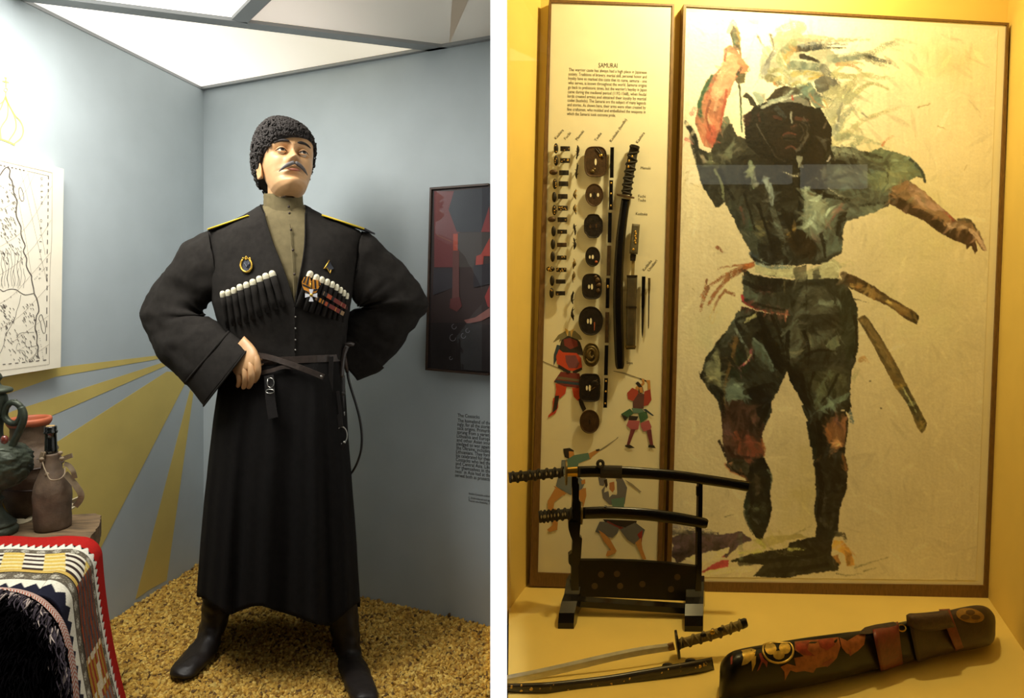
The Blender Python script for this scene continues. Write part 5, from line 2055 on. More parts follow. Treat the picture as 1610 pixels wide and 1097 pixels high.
# ---- sword fittings fixed to the board
M['iron'] = mat('iron', C(40, 33, 30), 0.5, 0.5, var=0.4, scale=60, bump=0.3, bscale=150)
M['iron_brown'] = mat('iron_brown', C(76, 56, 38), 0.5, 0.5, var=0.3, scale=60, bump=0.3, bscale=150)
M['bronze_gold'] = mat('bronze_gold', C(104, 88, 56), 0.45, 0.6, var=0.3, scale=60, bump=0.3, bscale=150)
M['lacquer'] = mat('lacquer', C(17, 14, 14), 0.25, coat=0.15, spec=.35)
M['lacquer_board'] = mat('lacquer_board', C(20, 16, 15), 0.4, var=0.25, scale=30, spec=.25)
M['wrap_black'] = mat('wrap_black', C(34, 29, 26), 0.75, var=0.2, scale=90)
M['rayskin'] = mat('rayskin', C(150, 138, 110), 0.6, var=0.2, scale=300)
M['inlay_gold'] = mat('inlay_gold', C(206, 166, 84), 0.4, 0.7, var=0.2, scale=200)
GAPB = .0155                                       # fittings stand off the board on short pins
SC = ZB / F
ORD = ['first', 'second', 'third', 'fourth', 'fifth', 'sixth', 'seventh', 'eighth', 'ninth', 'tenth', 'eleventh', 'twelfth', 'thirteenth']


def c5(x, y):
    return (840 + x * K5, 200 + y * K5)


def c6(x, y):
    return (840 + x / 4.219, 460 + y / 4.219)


def fpt(x, y, off):
    return onF(x, y, GAPB + off)


def pin(root, x, y, r=.004):
    obj('mounting_pin', tube([onF(x, y, 0.0), onF(x, y, GAPB + .002)], r, 8), M['iron'], root)


def disc(cx0, cy0, rx, ry, th, m, parent, name, sqr=2.0, lobes=0.0, tilt=0.0, n=36, off=0.0, holes=()):
    def outline(rx_, ry_):
        out = []
        for k in range(n):
            a = 2 * PI * k / n
            ca, sa = math.cos(a), math.sin(a)
            x = math.copysign(abs(ca) ** (2 / sqr), ca) * rx_
            y = math.copysign(abs(sa) ** (2 / sqr), sa) * ry_
            g = 1 - lobes * (math.cos(2 * a) ** 2) ** 4 * 0 - lobes * abs(math.sin(2 * a)) ** 6
            x, y = x * g, y * g
            out.append((cx0 + x * math.cos(tilt) - y * math.sin(tilt), cy0 + x * math.sin(tilt) + y * math.cos(tilt)))
        return out
    o1, o2 = outline(rx, ry), outline(rx * .94, ry * .95)
    rings = [[fpt(x, y, off) for x, y in o2], [fpt(x, y, off + th * .3) for x, y in o1], [fpt(x, y, off + th * .75) for x, y in o1], [fpt(x, y, off + th) for x, y in o2],
             [fpt(x, y, off + th * .86) for x, y in outline(rx * .86, ry * .88)]]
    return fix_normals(obj(name, loft(rings), m, parent, False))


def flat_el(cx0, cy0, rx, ry, off, m, parent, name, th=.0006, tilt=0.0):
    p = [(cx0 + rx * math.cos(2 * PI * k / 14) * math.cos(tilt) - ry * math.sin(2 * PI * k / 14) * math.sin(tilt), cy0 + rx * math.cos(2 * PI * k / 14) * math.sin(tilt) + ry * math.sin(2 * PI * k / 14) * math.cos(tilt)) for k in range(14)]
    return fix_normals(obj(name, prism([fpt(x, y, off) for x, y in p], (0, -th, 0)), m, parent))


KAS = [(134, 130, 0, .3), (134, 205, 0, .4), (118, 277, 1, 0), (127, 349, 0, .6), (123, 430, 0, 0), (124, 510, 0, .5), (108, 567, 1, 0), (119, 640, 0, 0), (115, 720, 0, 0), (113, 797, 0, .1), (100, 873, 1, 1.0), (110, 945, 0, 0), (107, 1020, 0, .3)]
rg = random.Random(21)
for i, (x, y, hz, g) in enumerate(KAS):
    cx0, cy0 = c5(x, y)
    rx, ry = ((6.6, 4.3) if hz else (3.6, 8.2))
    look = 'gold-covered' if g == 1 else ('gold-flecked' if g > 0 else 'plain dark')
    root = thing('sword_pommel', '%s %s oval pommel cap, %s from the top of the outer left column' % (look, 'sideways' if hz else 'upright', ORD[i]), 'sword fitting', fpt(cx0, cy0, 0), 'oval pommel caps on the text board')
    mcap = M['iron'] if hz == 0 or g else M['iron_brown']
    mn = (rg.random() - .5) * .06
    o = obj('cap', ball(fpt(cx0, cy0, .004), (rx * SC, .0085, ry * SC), 16, 10), mcap, root, True)
    pin(root, cx0, cy0)
    for k in range(int(g * 9)):
        a, r = rg.random() * 2 * PI, rg.random() ** .5 * .7
        flx, fly = cx0 + rx * r * math.cos(a), cy0 + ry * r * math.sin(a)
        obj('gold_inlay', ball(fpt(flx, fly, .004 + .0082 * math.sqrt(1 - r * r)), (.0024 + .001 * rg.random(), .0012, .0028), 6, 4), M['inlay_gold'], root, True)
FUC = [(190, 132, .2), (190, 205, .6), (183, 280, 0), (180, 348, 0), (176, 426, 0), (176, 498, .9), (173, 569, .1), (172, 643, .1), (170, 724, 0), (169, 803, .3), (167, 878, .8), (163, 950, 0), (161, 1022, .1)]
for i, (x, y, g) in enumerate(FUC):
    cx0, cy0 = c5(x, y)
    look = 'gold-inlaid' if g > .5 else ('gold-specked' if g > 0 else ('reddish brown' if i == 8 else 'plain dark'))
    root = thing('sword_collar', '%s small collar ring, %s from the top of the second column' % (look, ORD[i]), 'sword fitting', fpt(cx0, cy0, 0), 'collar rings on the text board')
    hw, hh = (7.6 if i not in (10,) else 8.0), (3.4 if y > 600 else 3.9)
    rings = []
    for zz, s_ in ((-1, .93), (-.86, 1), (.86, 1), (1, .93)):
        rings.append([fpt(cx0 + hw * math.cos(2 * PI * k / 20) * s_, cy0 + hh * zz, .009 + .009 * math.sin(2 * PI * k / 20) * s_) for k in range(20)])
    o = fix_normals(obj('collar', loft(rings), M['iron_brown'] if i == 8 else M['iron'], root, False))
    pin(root, cx0, cy0)
    for k in range(int(g * 10)):
        xx = cx0 + hw * rg.uniform(-.8, .8)
        obj('gold_inlay', ball(fpt(xx, cy0 + hh * rg.uniform(-.6, .6), .009 + .009 * math.sqrt(max(0, 1 - ((xx - cx0) / hw) ** 2))), (.0030, .0012, .0020), 6, 4), M['inlay_gold'], root, True)
MEN = [(266, 155, 90, 0), (262, 270, 98, .1), (253, 412, 64, .8), (252, 505, 66, .8), (249, 628, 70, 0), (247, 716, 72, 0), (244, 840, 66, .5), (241, 922, 70, .5), (236, 1047, 80, 0)]
MEN = [c5(x, y) + (h * K5, g) for x, y, h, g in MEN] + [c6(255, 140) + (22.0, 0)]
for i, (cx0, cy0, hh, g) in enumerate(MEN):
    root = thing('grip_ornament', '%s slender grip ornament, %s from the top of the third column' % ('gilded' if g > .3 else 'dark', ORD[i]), 'sword fitting', fpt(cx0, cy0, 0), 'slender grip ornaments on the text board')
    n = 9
    pts, rr = [], []
    for k in range(n):
        t = k / (n - 1)
        pts.append(fpt(cx0 + 1.1 * math.sin(5 * t + i), cy0 - hh / 2 + hh * t, .003))
        rr.append((.0012 + .0060 * math.sin(PI * t) ** 1.3 * (.75 + .35 * math.sin(7 * t + i * 1.7))))
    obj('figure', wrinkle(tube(pts, rr, 8), .002, 260, seed=i), M['iron'] if g < .3 else M['bronze_gold'], root, True)
    pin(root, cx0, cy0, .0025)
    for k in range(3):
        t = .25 + .25 * k
        obj('sprig', tube([fpt(cx0, cy0 - hh / 2 + hh * t, .005), fpt(cx0 + (-1) ** k * 3.0, cy0 - hh / 2 + hh * (t - .12), .004)], [.002, .0008], 5), M['iron'] if g < .3 else M['inlay_gold'], root)

TSU = [c5(378, 212) + (140 * K5 / 2, 190 * K5 / 2, 3.4, 0, 'iron_brown', 'largest square-edged brown sword guard with a dragonfly inlay at the top'),
       c5(370, 417) + (110 * K5 / 2, 140 * K5 / 2, 2.0, 0, 'iron_brown', 'round brown sword guard with three pierced openings'),
       c5(364, 608) + (116 * K5 / 2, 150 * K5 / 2, 2.9, .09, 'iron', 'black lobed sword guard with notched corners'),
       c5(360, 797) + (90 * K5 / 2, 122 * K5 / 2, 2.1, 0, 'iron', 'smallest black oval sword guard with one copper spot'),
       c5(355, 980) + (122 * K5 / 2, 160 * K5 / 2, 3.2, 0, 'iron', 'black squarish sword guard carved with a figure at its right'),
       c6(375, 187) + (81 / 4.219, 97 / 4.219, 2.1, 0, 'iron', 'plain black oval sword guard with two bright slots'),
       c6(378, 412) + (54 / 4.219, 79 / 4.219, 2.2, 0, 'bronze_gold', 'olive bronze sword guard formed as a coiled dragon'),
       c6(368, 630) + (70 / 4.219, 95 / 4.219, 4.2, 0, 'iron', 'black rectangular sword guard with a coiled line and disc'),
       c6(367, 855) + (65 / 4.219, 79 / 4.219, 2.1, 0, 'iron_brown', 'dark reddish oval sword guard, lowest on the board')]
for i, (cx0, cy0, rx, ry, sqr, lob, mm, lab) in enumerate(TSU):
    root = thing('sword_guard', lab, 'sword guard', fpt(cx0, cy0, 0), 'sword guards on the text board')
    disc(cx0, cy0, rx, ry, .007, M[mm], root, 'plate', sqr, lob)
    pin(root, cx0, cy0, .006)
    rim = []
    for k in range(37):
        a = 2 * PI * k / 36
        ca, sa = math.cos(a), math.sin(a)
        g = 1 - lob * abs(math.sin(2 * a)) ** 6
        rim.append(fpt(cx0 + math.copysign(abs(ca) ** (2 / sqr), ca) * rx * .96 * g, cy0 + math.copysign(abs(sa) ** (2 / sqr), sa) * ry * .96 * g, .0062))
    obj('rim', tube(rim, .0022, 6, False), M[mm], root, True)
    if i != 6:
        flat_el(cx0, cy0 + .5, 1.7 if i != 1 else 2.4, ry * (.22 if i != 1 else .27), .0064, M['board_paper'] if i not in (2, 1, 8) else M['iron'], root, 'tang_slot')
    if i in (1, 2, 3, 4, 5, 7):
        flat_el(cx0 - (4.6 if i != 1 else 5.8), cy0 + (.5), 1.5, ry * .17, .0064, M['board_paper'] if i not in (2,) else M['iron_brown'], root, 'side_slot')
    if i in (1,):
        flat_el(cx0 + 5.8, cy0, 1.8, ry * .17, .0064, M['board_paper'], root, 'side_slot')
    if i == 2:
        flat_el(cx0 + 4.6, cy0, 1.5, ry * .18, .0064, M['iron_brown'], root, 'side_slot')
    if i == 5:
        fix_normals(obj('copper_bar', prism([fpt(cx0 + dx, cy0 + dy, .0064) for dx, dy in ((5, 2), (6.6, 2), (6.0, 15), (5, 15))], (0, -.0008, 0)), M['clay'], root))
    if i == 0:
        for (dx, dy, r, mm2) in ((8, -10, .008, 'inlay_gold'), (11, -7, .006, 'iron'), (-5, 15, .010, 'bronze_gold'), (-2, 12, .007, 'bronze_gold')):
            obj('relief', wrinkle(ball(fpt(cx0 + dx, cy0 + dy, .007), (r, .004, r * .8), 12, 8), .002, 200), M[mm2], root, True)
        for a, b in (((0, -20), (9, -10)), ((3, -22), (10, -12)), ((12, -10), (16, -16))):
            obj('relief', tube([fpt(cx0 + a[0], cy0 + a[1], .008), fpt(cx0 + b[0], cy0 + b[1], .009)], .002, 6), M['iron'], root)
    if i == 3:
        obj('relief', ball(fpt(cx0 + 5.5, cy0 + 8, .007), (.006, .003, .005), 10, 6), M['clay'], root, True)
    if i == 4:
        for dx, dy, r in ((9, -10, .011), (11, -2, .010), (10, 7, .009), (6, -15, .007)):
            obj('relief', wrinkle(ball(fpt(cx0 + dx, cy0 + dy, .006), (r, .005, r), 12, 8), .003, 160), M['iron_brown'], root, True)
    if i == 7:
        obj('relief', ball(fpt(cx0 + 8, cy0 - 6, .007), (.015, .003, .015), 16, 8), M['iron'], root, True)
        sp = [fpt(cx0 + 8 + (5 + 2.2 * k / 14) * math.cos(.6 + k * .30), cy0 - 6 + (6.5 + 3 * k / 14) * math.sin(-1.6 - k * .30), .0075) for k in range(15)]
        obj('relief', tube(sp, .0013, 6), M['bronze_gold'], root, True)
    if i == 6:
        for k in range(3):
            sp = [fpt(cx0 + rx * (.25 + .22 * k) * math.cos(q * .45 + k * 2), cy0 + ry * (.25 + .22 * k) * math.sin(q * .45 + k * 2), .0085) for q in range(12)]
            obj('dragon_coil', tube(sp, [.002 + .006 * math.sin(PI * (q + .5) / 12) for q in range(12)], 8), M['bronze_gold'], root, True)
        for dx, dy in ((-3, -3), (4, 2)):
            flat_el(cx0 + dx, cy0 + dy, 2.2, 6, .0068, M['print_black'], root, 'opening', tilt=.4)

KOD = [(c5(480, 122), c5(477, 312)), (c5(474, 325), c5(471, 510)), (c5(467, 524), c5(463, 711)), (c5(461, 728), c5(457, 914)), (c5(454, 928), c6(485, 104)), (c6(484, 128), c6(481, 332)), (c6(480, 348), c6(475, 548)), (c6(477, 566), c6(470, 764))]
KL = ['plain black', 'black gold-dotted', 'plain black', 'dark brown', 'black gold-ringed', 'reddish brown', 'plain black', 'black gold-dotted']
for i, (a, b) in enumerate(KOD):
    cx0, cy0 = (a[0] + b[0]) / 2, (a[1] + b[1]) / 2
    root = thing('knife_handle', '%s flat knife handle, %s down the strip beside the guards' % (KL[i], ORD[i]), 'knife handle', fpt(cx0, cy0, 0), 'flat knife handles on the text board')
    w2 = 3.1
    dx, dy = b[0] - a[0], b[1] - a[1]
    o = fix_normals(obj('grip', join(*[hexa([fpt(a[0] + dx * t0 - w2, a[1] + dy * t0, 0), fpt(a[0] + dx * t0 + w2, a[1] + dy * t0, 0), fpt(a[0] + dx * t1 + w2, a[1] + dy * t1, 0), fpt(a[0] + dx * t1 - w2, a[1] + dy * t1, 0)],
                                            [fpt(a[0] + dx * (t0 + .012) - w2 * .8, a[1] + dy * (t0 + .012), .007), fpt(a[0] + dx * (t0 + .012) + w2 * .8, a[1] + dy * (t0 + .012), .007), fpt(a[0] + dx * (t1 - .012) + w2 * .8, a[1] + dy * (t1 - .012), .007), fpt(a[0] + dx * (t1 - .012) - w2 * .8, a[1] + dy * (t1 - .012), .007)])
                                       for t0, t1 in ((0, 1),)]), M['iron_brown'] if i in (3, 5) else M['lacquer'], root))
    pin(root, cx0, cy0)
    if 'gold' in KL[i]:
        for t in ((.1, .45, .85) if i != 4 else (.28,)):
            obj('gold_inlay', ball(fpt(a[0] + dx * t, a[1] + dy * t, .007), (.004, .0012, .004 if i != 4 else .007), 8, 4), M['inlay_gold'], root, True)


# ---- long sword with scabbard fixed vertically on the board
def path_tube(pts, n, dep, flat=.6, off=0.0, seg=14, Yd=None, tw=None):
    """pts (x, y, half-width px); body flattened in depth, resting 'off' in front of the board (or at depth Yd)."""
    st = cr(pts, n)
    rings = []
    for i, p in enumerate(st):
        t = st[min(i + 1, len(st) - 1)][:2] - st[max(i - 1, 0)][:2]
        t = t / (np.linalg.norm(t) + 1e-9)
        nx, ny = -t[1], t[0]
        ring = []
        dd = dep if not callable(dep) else dep(i / (len(st) - 1))
        yd = Yd(i / (len(st) - 1)) if callable(Yd) else Yd
        for k in range(seg):
            a = 2 * PI * k / seg
            h = p[2] * math.copysign(abs(math.cos(a)) ** flat, math.cos(a))
            z = dd * math.copysign(abs(math.sin(a)) ** flat, math.sin(a))
            if yd is None:
                ring.append(fpt(p[0] + nx * h, p[1] + ny * h, off + dd + z))
            else:
                ring.append(W(p[0] + nx * h, p[1] + ny * h, yd - z))
        rings.append(ring)
    return loft(rings), st


def wrap_cord(root, parent, st, dep, w_, off, Yd=None, turns=12, m='wrap_black', r=.0035, name='grip_wrap'):
    """crossing cords over a grip that follows st."""
    for sgn in (1, -1):
        pts = []
        N = turns * 8
        for q in range(N + 1):
            t = q / N
            i = t * (len(st) - 1)
            i0 = min(int(i), len(st) - 2)
            p = st[i0] * (1 - (i - i0)) + st[i0 + 1] * (i - i0)
            tt = st[i0 + 1][:2] - st[i0][:2]
            tt = tt / (np.linalg.norm(tt) + 1e-9)
            a = sgn * (t * turns * PI + .4)
            h = (p[2] + .25) * math.cos(a)
            z = (dep + .0012) * math.sin(a)
            yd = Yd(t) if callable(Yd) else Yd
            if yd is None:
                pts.append(fpt(p[0] - tt[1] * h, p[1] + tt[0] * h, off + dep + z))
            else:
                pts.append(W(p[0] - tt[1] * h, p[1] + tt[0] * h, yd - z))
        obj(name, tube(pts, r, 5, False), M[m], parent, True)


root = thing('long_sword', 'long black sword in its scabbard fixed upright on the text board', 'sword', fpt(974, 581, 0))
g, st = path_tube([(997.5, 230.5, 7.0), (991.5, 262, 7.2), (987.5, 285, 7.0), (985, 306, 7.0)], 5, .011)
gr = fix_normals(obj('grip', g, M['wrap_black'], root, True))
wrap_cord(root, gr, st, .0105, 7, 0, turns=13, r=.0050)
obj('pommel', tube([fpt(998.6, 229.6, .011), fpt(997.2, 234, .011)], 7.6 * SC, 14), M['iron'], root)
for q in ((989, 253), (988, 262), (994, 246)):
    obj('grip_ornament', ball(fpt(q[0], q[1], .024), (.004, .003, .006), 8, 6), M['inlay_gold'], gr, True)
gd = [fpt(983.5 + 14 * math.cos(2 * PI * k / 28), 309.5 + 2.6 * math.cos(2 * PI * k / 28) + .9 * math.sin(2 * PI * k / 28), .011 + .033 * math.sin(2 * PI * k / 28)) for k in range(28)]
fix_normals(obj('guard', prism(gd, (0, 0, .006)), M['iron_brown'], root))
g, st = path_tube([(984, 313, 7.0), (981, 333, 7.1), (975.5, 379, 7.4), (972.5, 430, 7.6), (971.5, 476, 7.8), (972.5, 519, 7.8), (973.8, 555, 7.6), (974.5, 573, 7.2), (974.8, 580, 5.0)], 5, .012)
fix_normals(obj('scabbard', g, M['lacquer'], root, True))
for y, x in ((345, 979), (500, 972)):
    pin(root, x, y)
root = thing('dagger', 'short dagger half drawn above its olive scabbard on the text board', 'dagger', fpt(992, 549, 0))
g, st = path_tube([(1000, 352, 6.2), (998.5, 368, 6.4), (997.2, 384, 6.6), (996, 399, 6.6)], 4, .011)
gr = fix_normals(obj('grip', g, mat('grip_olive', C(84, 78, 62), .6, var=.25, scale=60, bump=.3, bscale=120), root, True))
for k in range(6):
    obj('gold_figure', ball(fpt(999 - .5 * k * .3 + (k % 2), 364 + k * 3.6, .0225), (.0042, .002, .0045), 8, 6), M['inlay_gold'], gr, True)
obj('gold_figure', ball(fpt(996, 392, .0225), (.005, .002, .005), 8, 6), M['inlay_gold'], gr, True)
g, st = path_tube([(996, 399, 4.6), (995.3, 404, 4.6), (995, 410, 4.0)], 2, .008)
fix_normals(obj('collar', g, M['iron'], root))
fix_normals(obj('blade', prism([fpt(x, y, .006) for x, y in ((993, 408), (998, 408), (997, 436), (992, 436))], (0, -.004, 0)), mat('blade_old', C(170, 150, 104), .4, .5), root))
g, st = path_tube([(993.8, 433, 8.2), (993.4, 455, 8.0), (992.6, 480, 7.9), (992, 520, 7.7), (991.6, 549, 7.4)], 3, .012)
scb = fix_normals(obj('scabbard', g, mat('scab_olive', C(66, 58, 44), .45, var=.35, scale=25, bump=.2, bscale=80), root, True))
for y, x in ((434, 993.8), (483, 992.6), (545, 991.7)):
    obj('scabbard_band', path_tube([(x, y - 1.6, 8.5), (x, y + 1.6, 8.5)], 1, .0130)[0], M['bronze_gold'] if y > 500 else M['iron'], scb)
pin(root, 993, 470)
root = thing('small_knife', 'small needle-pointed black knife right of the dagger scabbard', 'knife', fpt(1011, 531, 0))
fix_normals(obj('grip', path_tube([(1012, 434.5, 3.0), (1011, 479, 2.7), (1010.8, 483, 2.4)], 2, .004)[0], M['lacquer'], root))
fix_normals(obj('blade', path_tube([(1010.8, 482, 2.3), (1010.4, 505, 1.9), (1010.1, 522, 1.3), (1010, 531, .3)], 2, .0025)[0], M['iron'], root))
pin(root, 1011.5, 455, .002)
root = thing('horse_needle', 'thinnest dark steel spike at the right of the mounted blades', 'spike', fpt(1020, 517, 0))
fix_normals(obj('grip', path_tube([(1020.8, 437, 2.0), (1020.6, 455, 1.8), (1020.3, 464, 1.1)], 2, .003)[0], M['bronze_gold'], root))
fix_normals(obj('spike_blade', path_tube([(1020.3, 463, 1.1), (1020, 490, .9), (1019.6, 512, .8), (1019.4, 517, .2)], 2, .002)[0], M['iron'], root))
pin(root, 1020.6, 450, .0015)

# ============================================================ sword stand with two sheathed swords
YS = 2.44


def Wst(x, y, d=0.0):
    return W(x, y, YS - d)


stn = thing('sword_stand', 'black lacquered sword stand holding two sheathed swords', 'sword stand', (W(1000, 985, YS).x, YS, deckz(W(1000, 985, YS).x)))


def plate(name, pts, d0, d1, m, parent):
    return fix_normals(obj(name, prism([Wst(x, y, d0) for x, y in pts], (0, -(d1 - d0), 0)), m, parent))


# uprights
for nm, pts, dd in (('left', [(898, 748), (899.5, 738), (905, 739), (906, 752), (909.5, 758), (909, 782), (912, 786), (914, 800), (911, 824), (910, 838), (914, 842), (912, 872), (908, 885), (909, 940), (897, 940), (897, 885), (893, 880), (893, 868), (898, 864), (899, 845), (896, 838), (893, 828), (892.5, 816), (897, 806), (899, 780)], .030),
                    ('right', [(1095.5, 749), (1101.8, 749), (1101.5, 790), (1101, 815), (1100.2, 822), (1100.4, 880), (1100.5, 885), (1098.5, 945), (1088, 945), (1093, 885), (1093.6, 820), (1094.5, 812)], .026)):
    plate('upright', pts, 0, dd, M['lacquer'], stn)
# hooks that carry the swords (towards the viewer)
for x, y, w_ in ((903.5, 757, 5), (1098, 771, 4), (902, 826, 5), (1097, 827, 4)):
    g = prism([Wst(x - w_, y - 7.0, .026), Wst(x + w_, y - 7.0, .026), Wst(x + w_, y + 7, .026), Wst(x - w_, y + 7, .026)], (0, -.012, 0))
    fix_normals(obj('hook', g, M['lacquer'], stn))
plate('cross_board', [(900, 877.5), (950, 877.5), (1000, 879), (1050, 882.5), (1097, 888), (1097, 938), (1080, 941), (912, 934), (899, 931)], .004, .022, M['lacquer_board'], stn)
plate('stretcher', [(911, 937), (1082, 948), (1081, 957), (910, 946)], -.008, .034, M['lacquer'], stn)
# faint gold crests on the cross board
for x, y in ((945, 903), (970, 902), (935, 921), (975, 921), (1010, 918), (1055, 926), (1065, 907)):
    o = fix_normals(obj('painted_crest', prism([Wst(x + 5 * math.cos(k * PI / 6), y + 5 * math.sin(k * PI / 6), .0222) for k in range(12)], (0, -.0004, 0)), mat('crest_dim', C(64, 46, 30), .4), stn))
# feet running from back to front
for xa, xb, wf in ((915, 890, 12), (1094, 1092, 14)):
    prof = [(0.0, 0.0), (.02, .075), (.10, .100), (.22, .095), (.30, .060), (.36, .052), (.40, .030), (.40, 0.0)]
    c0 = W(xa, 950, YS + .13)
    L_, R_ = [], []
    x_b = W(xa, 950, YS + .13).x
    x_f = W(xb, 990, YS - .13).x
    wl2 = wf * .0024
    for (q, hz) in [(0, 0), (0, .04), (.06, .09), (.30, .125), (.52, .125), (.66, .085), (.80, .075), (.95, .05), (1, .02), (1, 0), (.82, 0), (.74, .022), (.28, .022), (.2, 0)]:
        y = YS + .12 - .24 * q
        x = x_b + (x_f - x_b) * q
        z = deckz(x) + hz * 1.05
        L_.append(Vector((x - wl2, y, z)))
        R_.append(Vector((x + wl2, y, z)))
    n = len(L_)
    fix_normals(obj('foot', (L_ + R_, [tuple(range(n)), tuple(range(2 * n - 1, n - 1, -1))] + [(i, i + n, (i + 1) % n + n, (i + 1) % n) for i in range(n)]), M['lacquer'], stn))

YK = YS - .045


def stand_sword(lab, name, hpts, spts, gx, gw, gh, tipmetal, dep, base):
    root = thing(name, lab, 'sword', base)
    g, st = path_tube(hpts, 6, dep, .8, Yd=YK)
    gr = fix_normals(obj('grip', g, M['wrap_black'], root, True))
    wrap_cord(root, gr, st, dep - .001, 8, 0, Yd=YK, turns=13, r=.0052)
    for k in range(9):
        i0 = int((.07 + .88 * k / 8.6) * (len(st) - 1))
        p = st[i0]
        w2, h2 = 1.5, 3.4
        fix_normals(obj('grip_window', prism([W(p[0] + a, p[1] + b, YK - dep - .0035) for a, b in ((-w2, 0), (0, -h2), (w2, 0), (0, h2))], (0, -.0012, 0)), M['rayskin'], gr))
    p = hpts[0]
    obj('pommel', tube([W(p[0] - 2, p[1] + .2, YK), W(p[0] + 2.5, p[1] - .2, YK)], (p[2] + .6) * YK / F, 14, True, ((0, 1, 0), .75)), M['iron'], root)
    gd_ = [W(gx[0] + gw * .12 * math.cos(2 * PI * k / 24), gx[1] + gh * math.sin(2 * PI * k / 24), YK - .040 * math.cos(2 * PI * k / 24)) for k in range(24)]
    fix_normals(obj('guard', prism(gd_, (.006, 0, 0)), M['bronze_gold'], root))
    g, st = path_tube(spts, 5, dep, .85, Yd=YK)
    sc = fix_normals(obj('scabbard', g, M['lacquer'], root, True))
    return root, gr, sc


r1, gr1, sc1 = stand_sword('longer black sword in scabbard on the upper hooks of the stand', 'sheathed_sword',
                           [(802, 750.5, 7.6), (822, 748.5, 7.6), (845, 746, 7.5), (866, 744, 7.2), (886, 742, 6.8)],
                           [(908, 741.5, 8.8), (940, 741, 9.0), (978, 742, 9.2), (1020, 744.3, 8.8), (1060, 747.5, 8.6), (1100, 752.5, 8.3), (1140, 758.5, 8.0), (1177, 764.8, 7.8)],
                           (889, 743), 8, 20, True, .012, (W(990, 760, YK).x, YK, W(990, 760, YK).z))
obj('metal_collar', path_tube([(891, 742, 7.4), (908, 741.3, 8.0)], 1, .0125, .8, Yd=YK)[0], M['brass'], sc1)
obj('end_cap', path_tube([(1163, 762.3, 8.1), (1177.5, 764.9, 8.0)], 1, .0122, .85, Yd=YK)[0], M['lacquer'], sc1)
obj('cord_wrap', path_tube([(944, 741, 10.2), (978, 742, 10.4)], 1, .0150, .8, Yd=YK)[0], M['wrap_black'], sc1)
obj('cord_knob', tube([W(944 + 4.5 * math.cos(a * PI / 6), 729 + 5 * math.sin(a * PI / 6), YK - .012) for a in range(13)], .0060, 8, False), M['wrap_black'], sc1, True)
r2, gr2, sc2 = stand_sword('shorter black sword in scabbard on the lower hooks of the stand', 'sheathed_sword',
                           [(849, 812.5, 8.4), (862, 811, 8.4), (878, 809, 8.2), (900, 807, 8.0)],
                           [(916, 806.5, 9.4), (950, 805.5, 9.6), (978, 806.2, 9.6), (1020, 809, 9.6), (1060, 814, 9.4), (1090, 819, 9.0), (1108, 822.5, 8.2), (1113, 823.5, 5.5)],
                           (913, 806.5), 8, 18, False, .012, (W(990, 820, YK).x, YK, W(990, 820, YK).z))
obj('scabbard_knob', path_tube([(950, 797.5, 3.2), (954, 798, 3.2)], 1, .014, .8, Yd=YK)[0], M['lacquer'], sc2)

# ============================================================ drawn sword and its scabbard lying on the deck
BLA = [(770, 1074, 5.5), (797, 1069, 7.6), (840, 1060.5, 7.6), (900, 1047, 7.4), (960, 1033, 7.0), (1010, 1023, 6.8), (1052, 1017, 6.4)]
def YBL(t):
    return 1.955 + .165 * t
ds = thing('drawn_sword', 'bare steel sword lying on the deck with its grip raised to the right', 'sword', (.25, 2.1, 0.01))
st = cr([(p[0], p[1], p[2]) for p in BLA], 5)
rings = []
for i, p in enumerate(st):
    t = i / (len(st) - 1)
    tt = st[min(i + 1, len(st) - 1)][:2] - st[max(i - 1, 0)][:2]
    tt = tt / np.linalg.norm(tt)
    nx, ny = tt[1], -tt[0]
    yd = YBL(t)
    w_ = p[2] * (1 if i > 3 else .3 + .7 * i / 3)
    rings.append([W(p[0] + nx * w_, p[1] + ny * w_, yd), W(p[0] + nx * w_ * .25, p[1] + ny * w_ * .25, yd - .0045), W(p[0] - nx * w_, p[1] - ny * w_, yd - .002), W(p[0] + nx * w_ * .25, p[1] + ny * w_ * .25, yd + .0045)])
M['blade_steel'] = mat('blade_steel', C(222, 216, 198), 0.38, 0.35, var=0.12, scale=18, stretch=(1, 6, 6))
fix_normals(obj('blade', loft(rings), M['blade_steel'], ds))
obj('blade_collar', path_tube([(1050, 1017.5, 6.4), (1060, 1015, 6.6)], 1, .007, .8, Yd=2.122)[0], mat('copper', C(150, 116, 86), .4, .6), ds)
gd_ = [W(1063.5 + 3.4 * math.sin(2 * PI * k / 28 + .3), 1013.5 + 23 * math.sin(2 * PI * k / 28), 2.128 - .042 * math.cos(2 * PI * k / 28)) for k in range(28)]
fix_normals(obj('guard', prism(gd_, (.007, 0, .002)), M['iron'], ds))
HP = [(1067, 1012.5, 7.6), (1095, 1004.5, 7.8), (1120, 997.5, 7.8), (1145, 989, 7.6), (1166, 981, 7.4)]
g, st = path_tube(HP, 5, .013, .75, Yd=lambda t: 2.132 + .02 * t)
M['wrap_tan'] = mat('wrap_tan', C(122, 104, 62), .75, var=.25, scale=80)
gr = fix_normals(obj('grip', g, M['wrap_tan'], ds, True))
wrap_cord(ds, gr, st, .013, 7, 0, Yd=lambda t: 2.132 + .02 * t, turns=13, m='wrap_tan', r=.0040)
obj('pommel', path_tube([(1164, 982, 8.0), (1172, 978.5, 7.8), (1175, 977.5, 5.5)], 2, .013, .8, Yd=2.153)[0], M['iron'], ds, True)
obj('collar', path_tube([(1066, 1012.8, 8.0), (1074, 1010.5, 8.0)], 1, .0135, .8, Yd=2.133)[0], M['iron'], ds)
obj('gold_stud', ball(W(1120, 993.5, 2.122), (.009, .004, .008), 12, 8), M['gold'], gr, True)
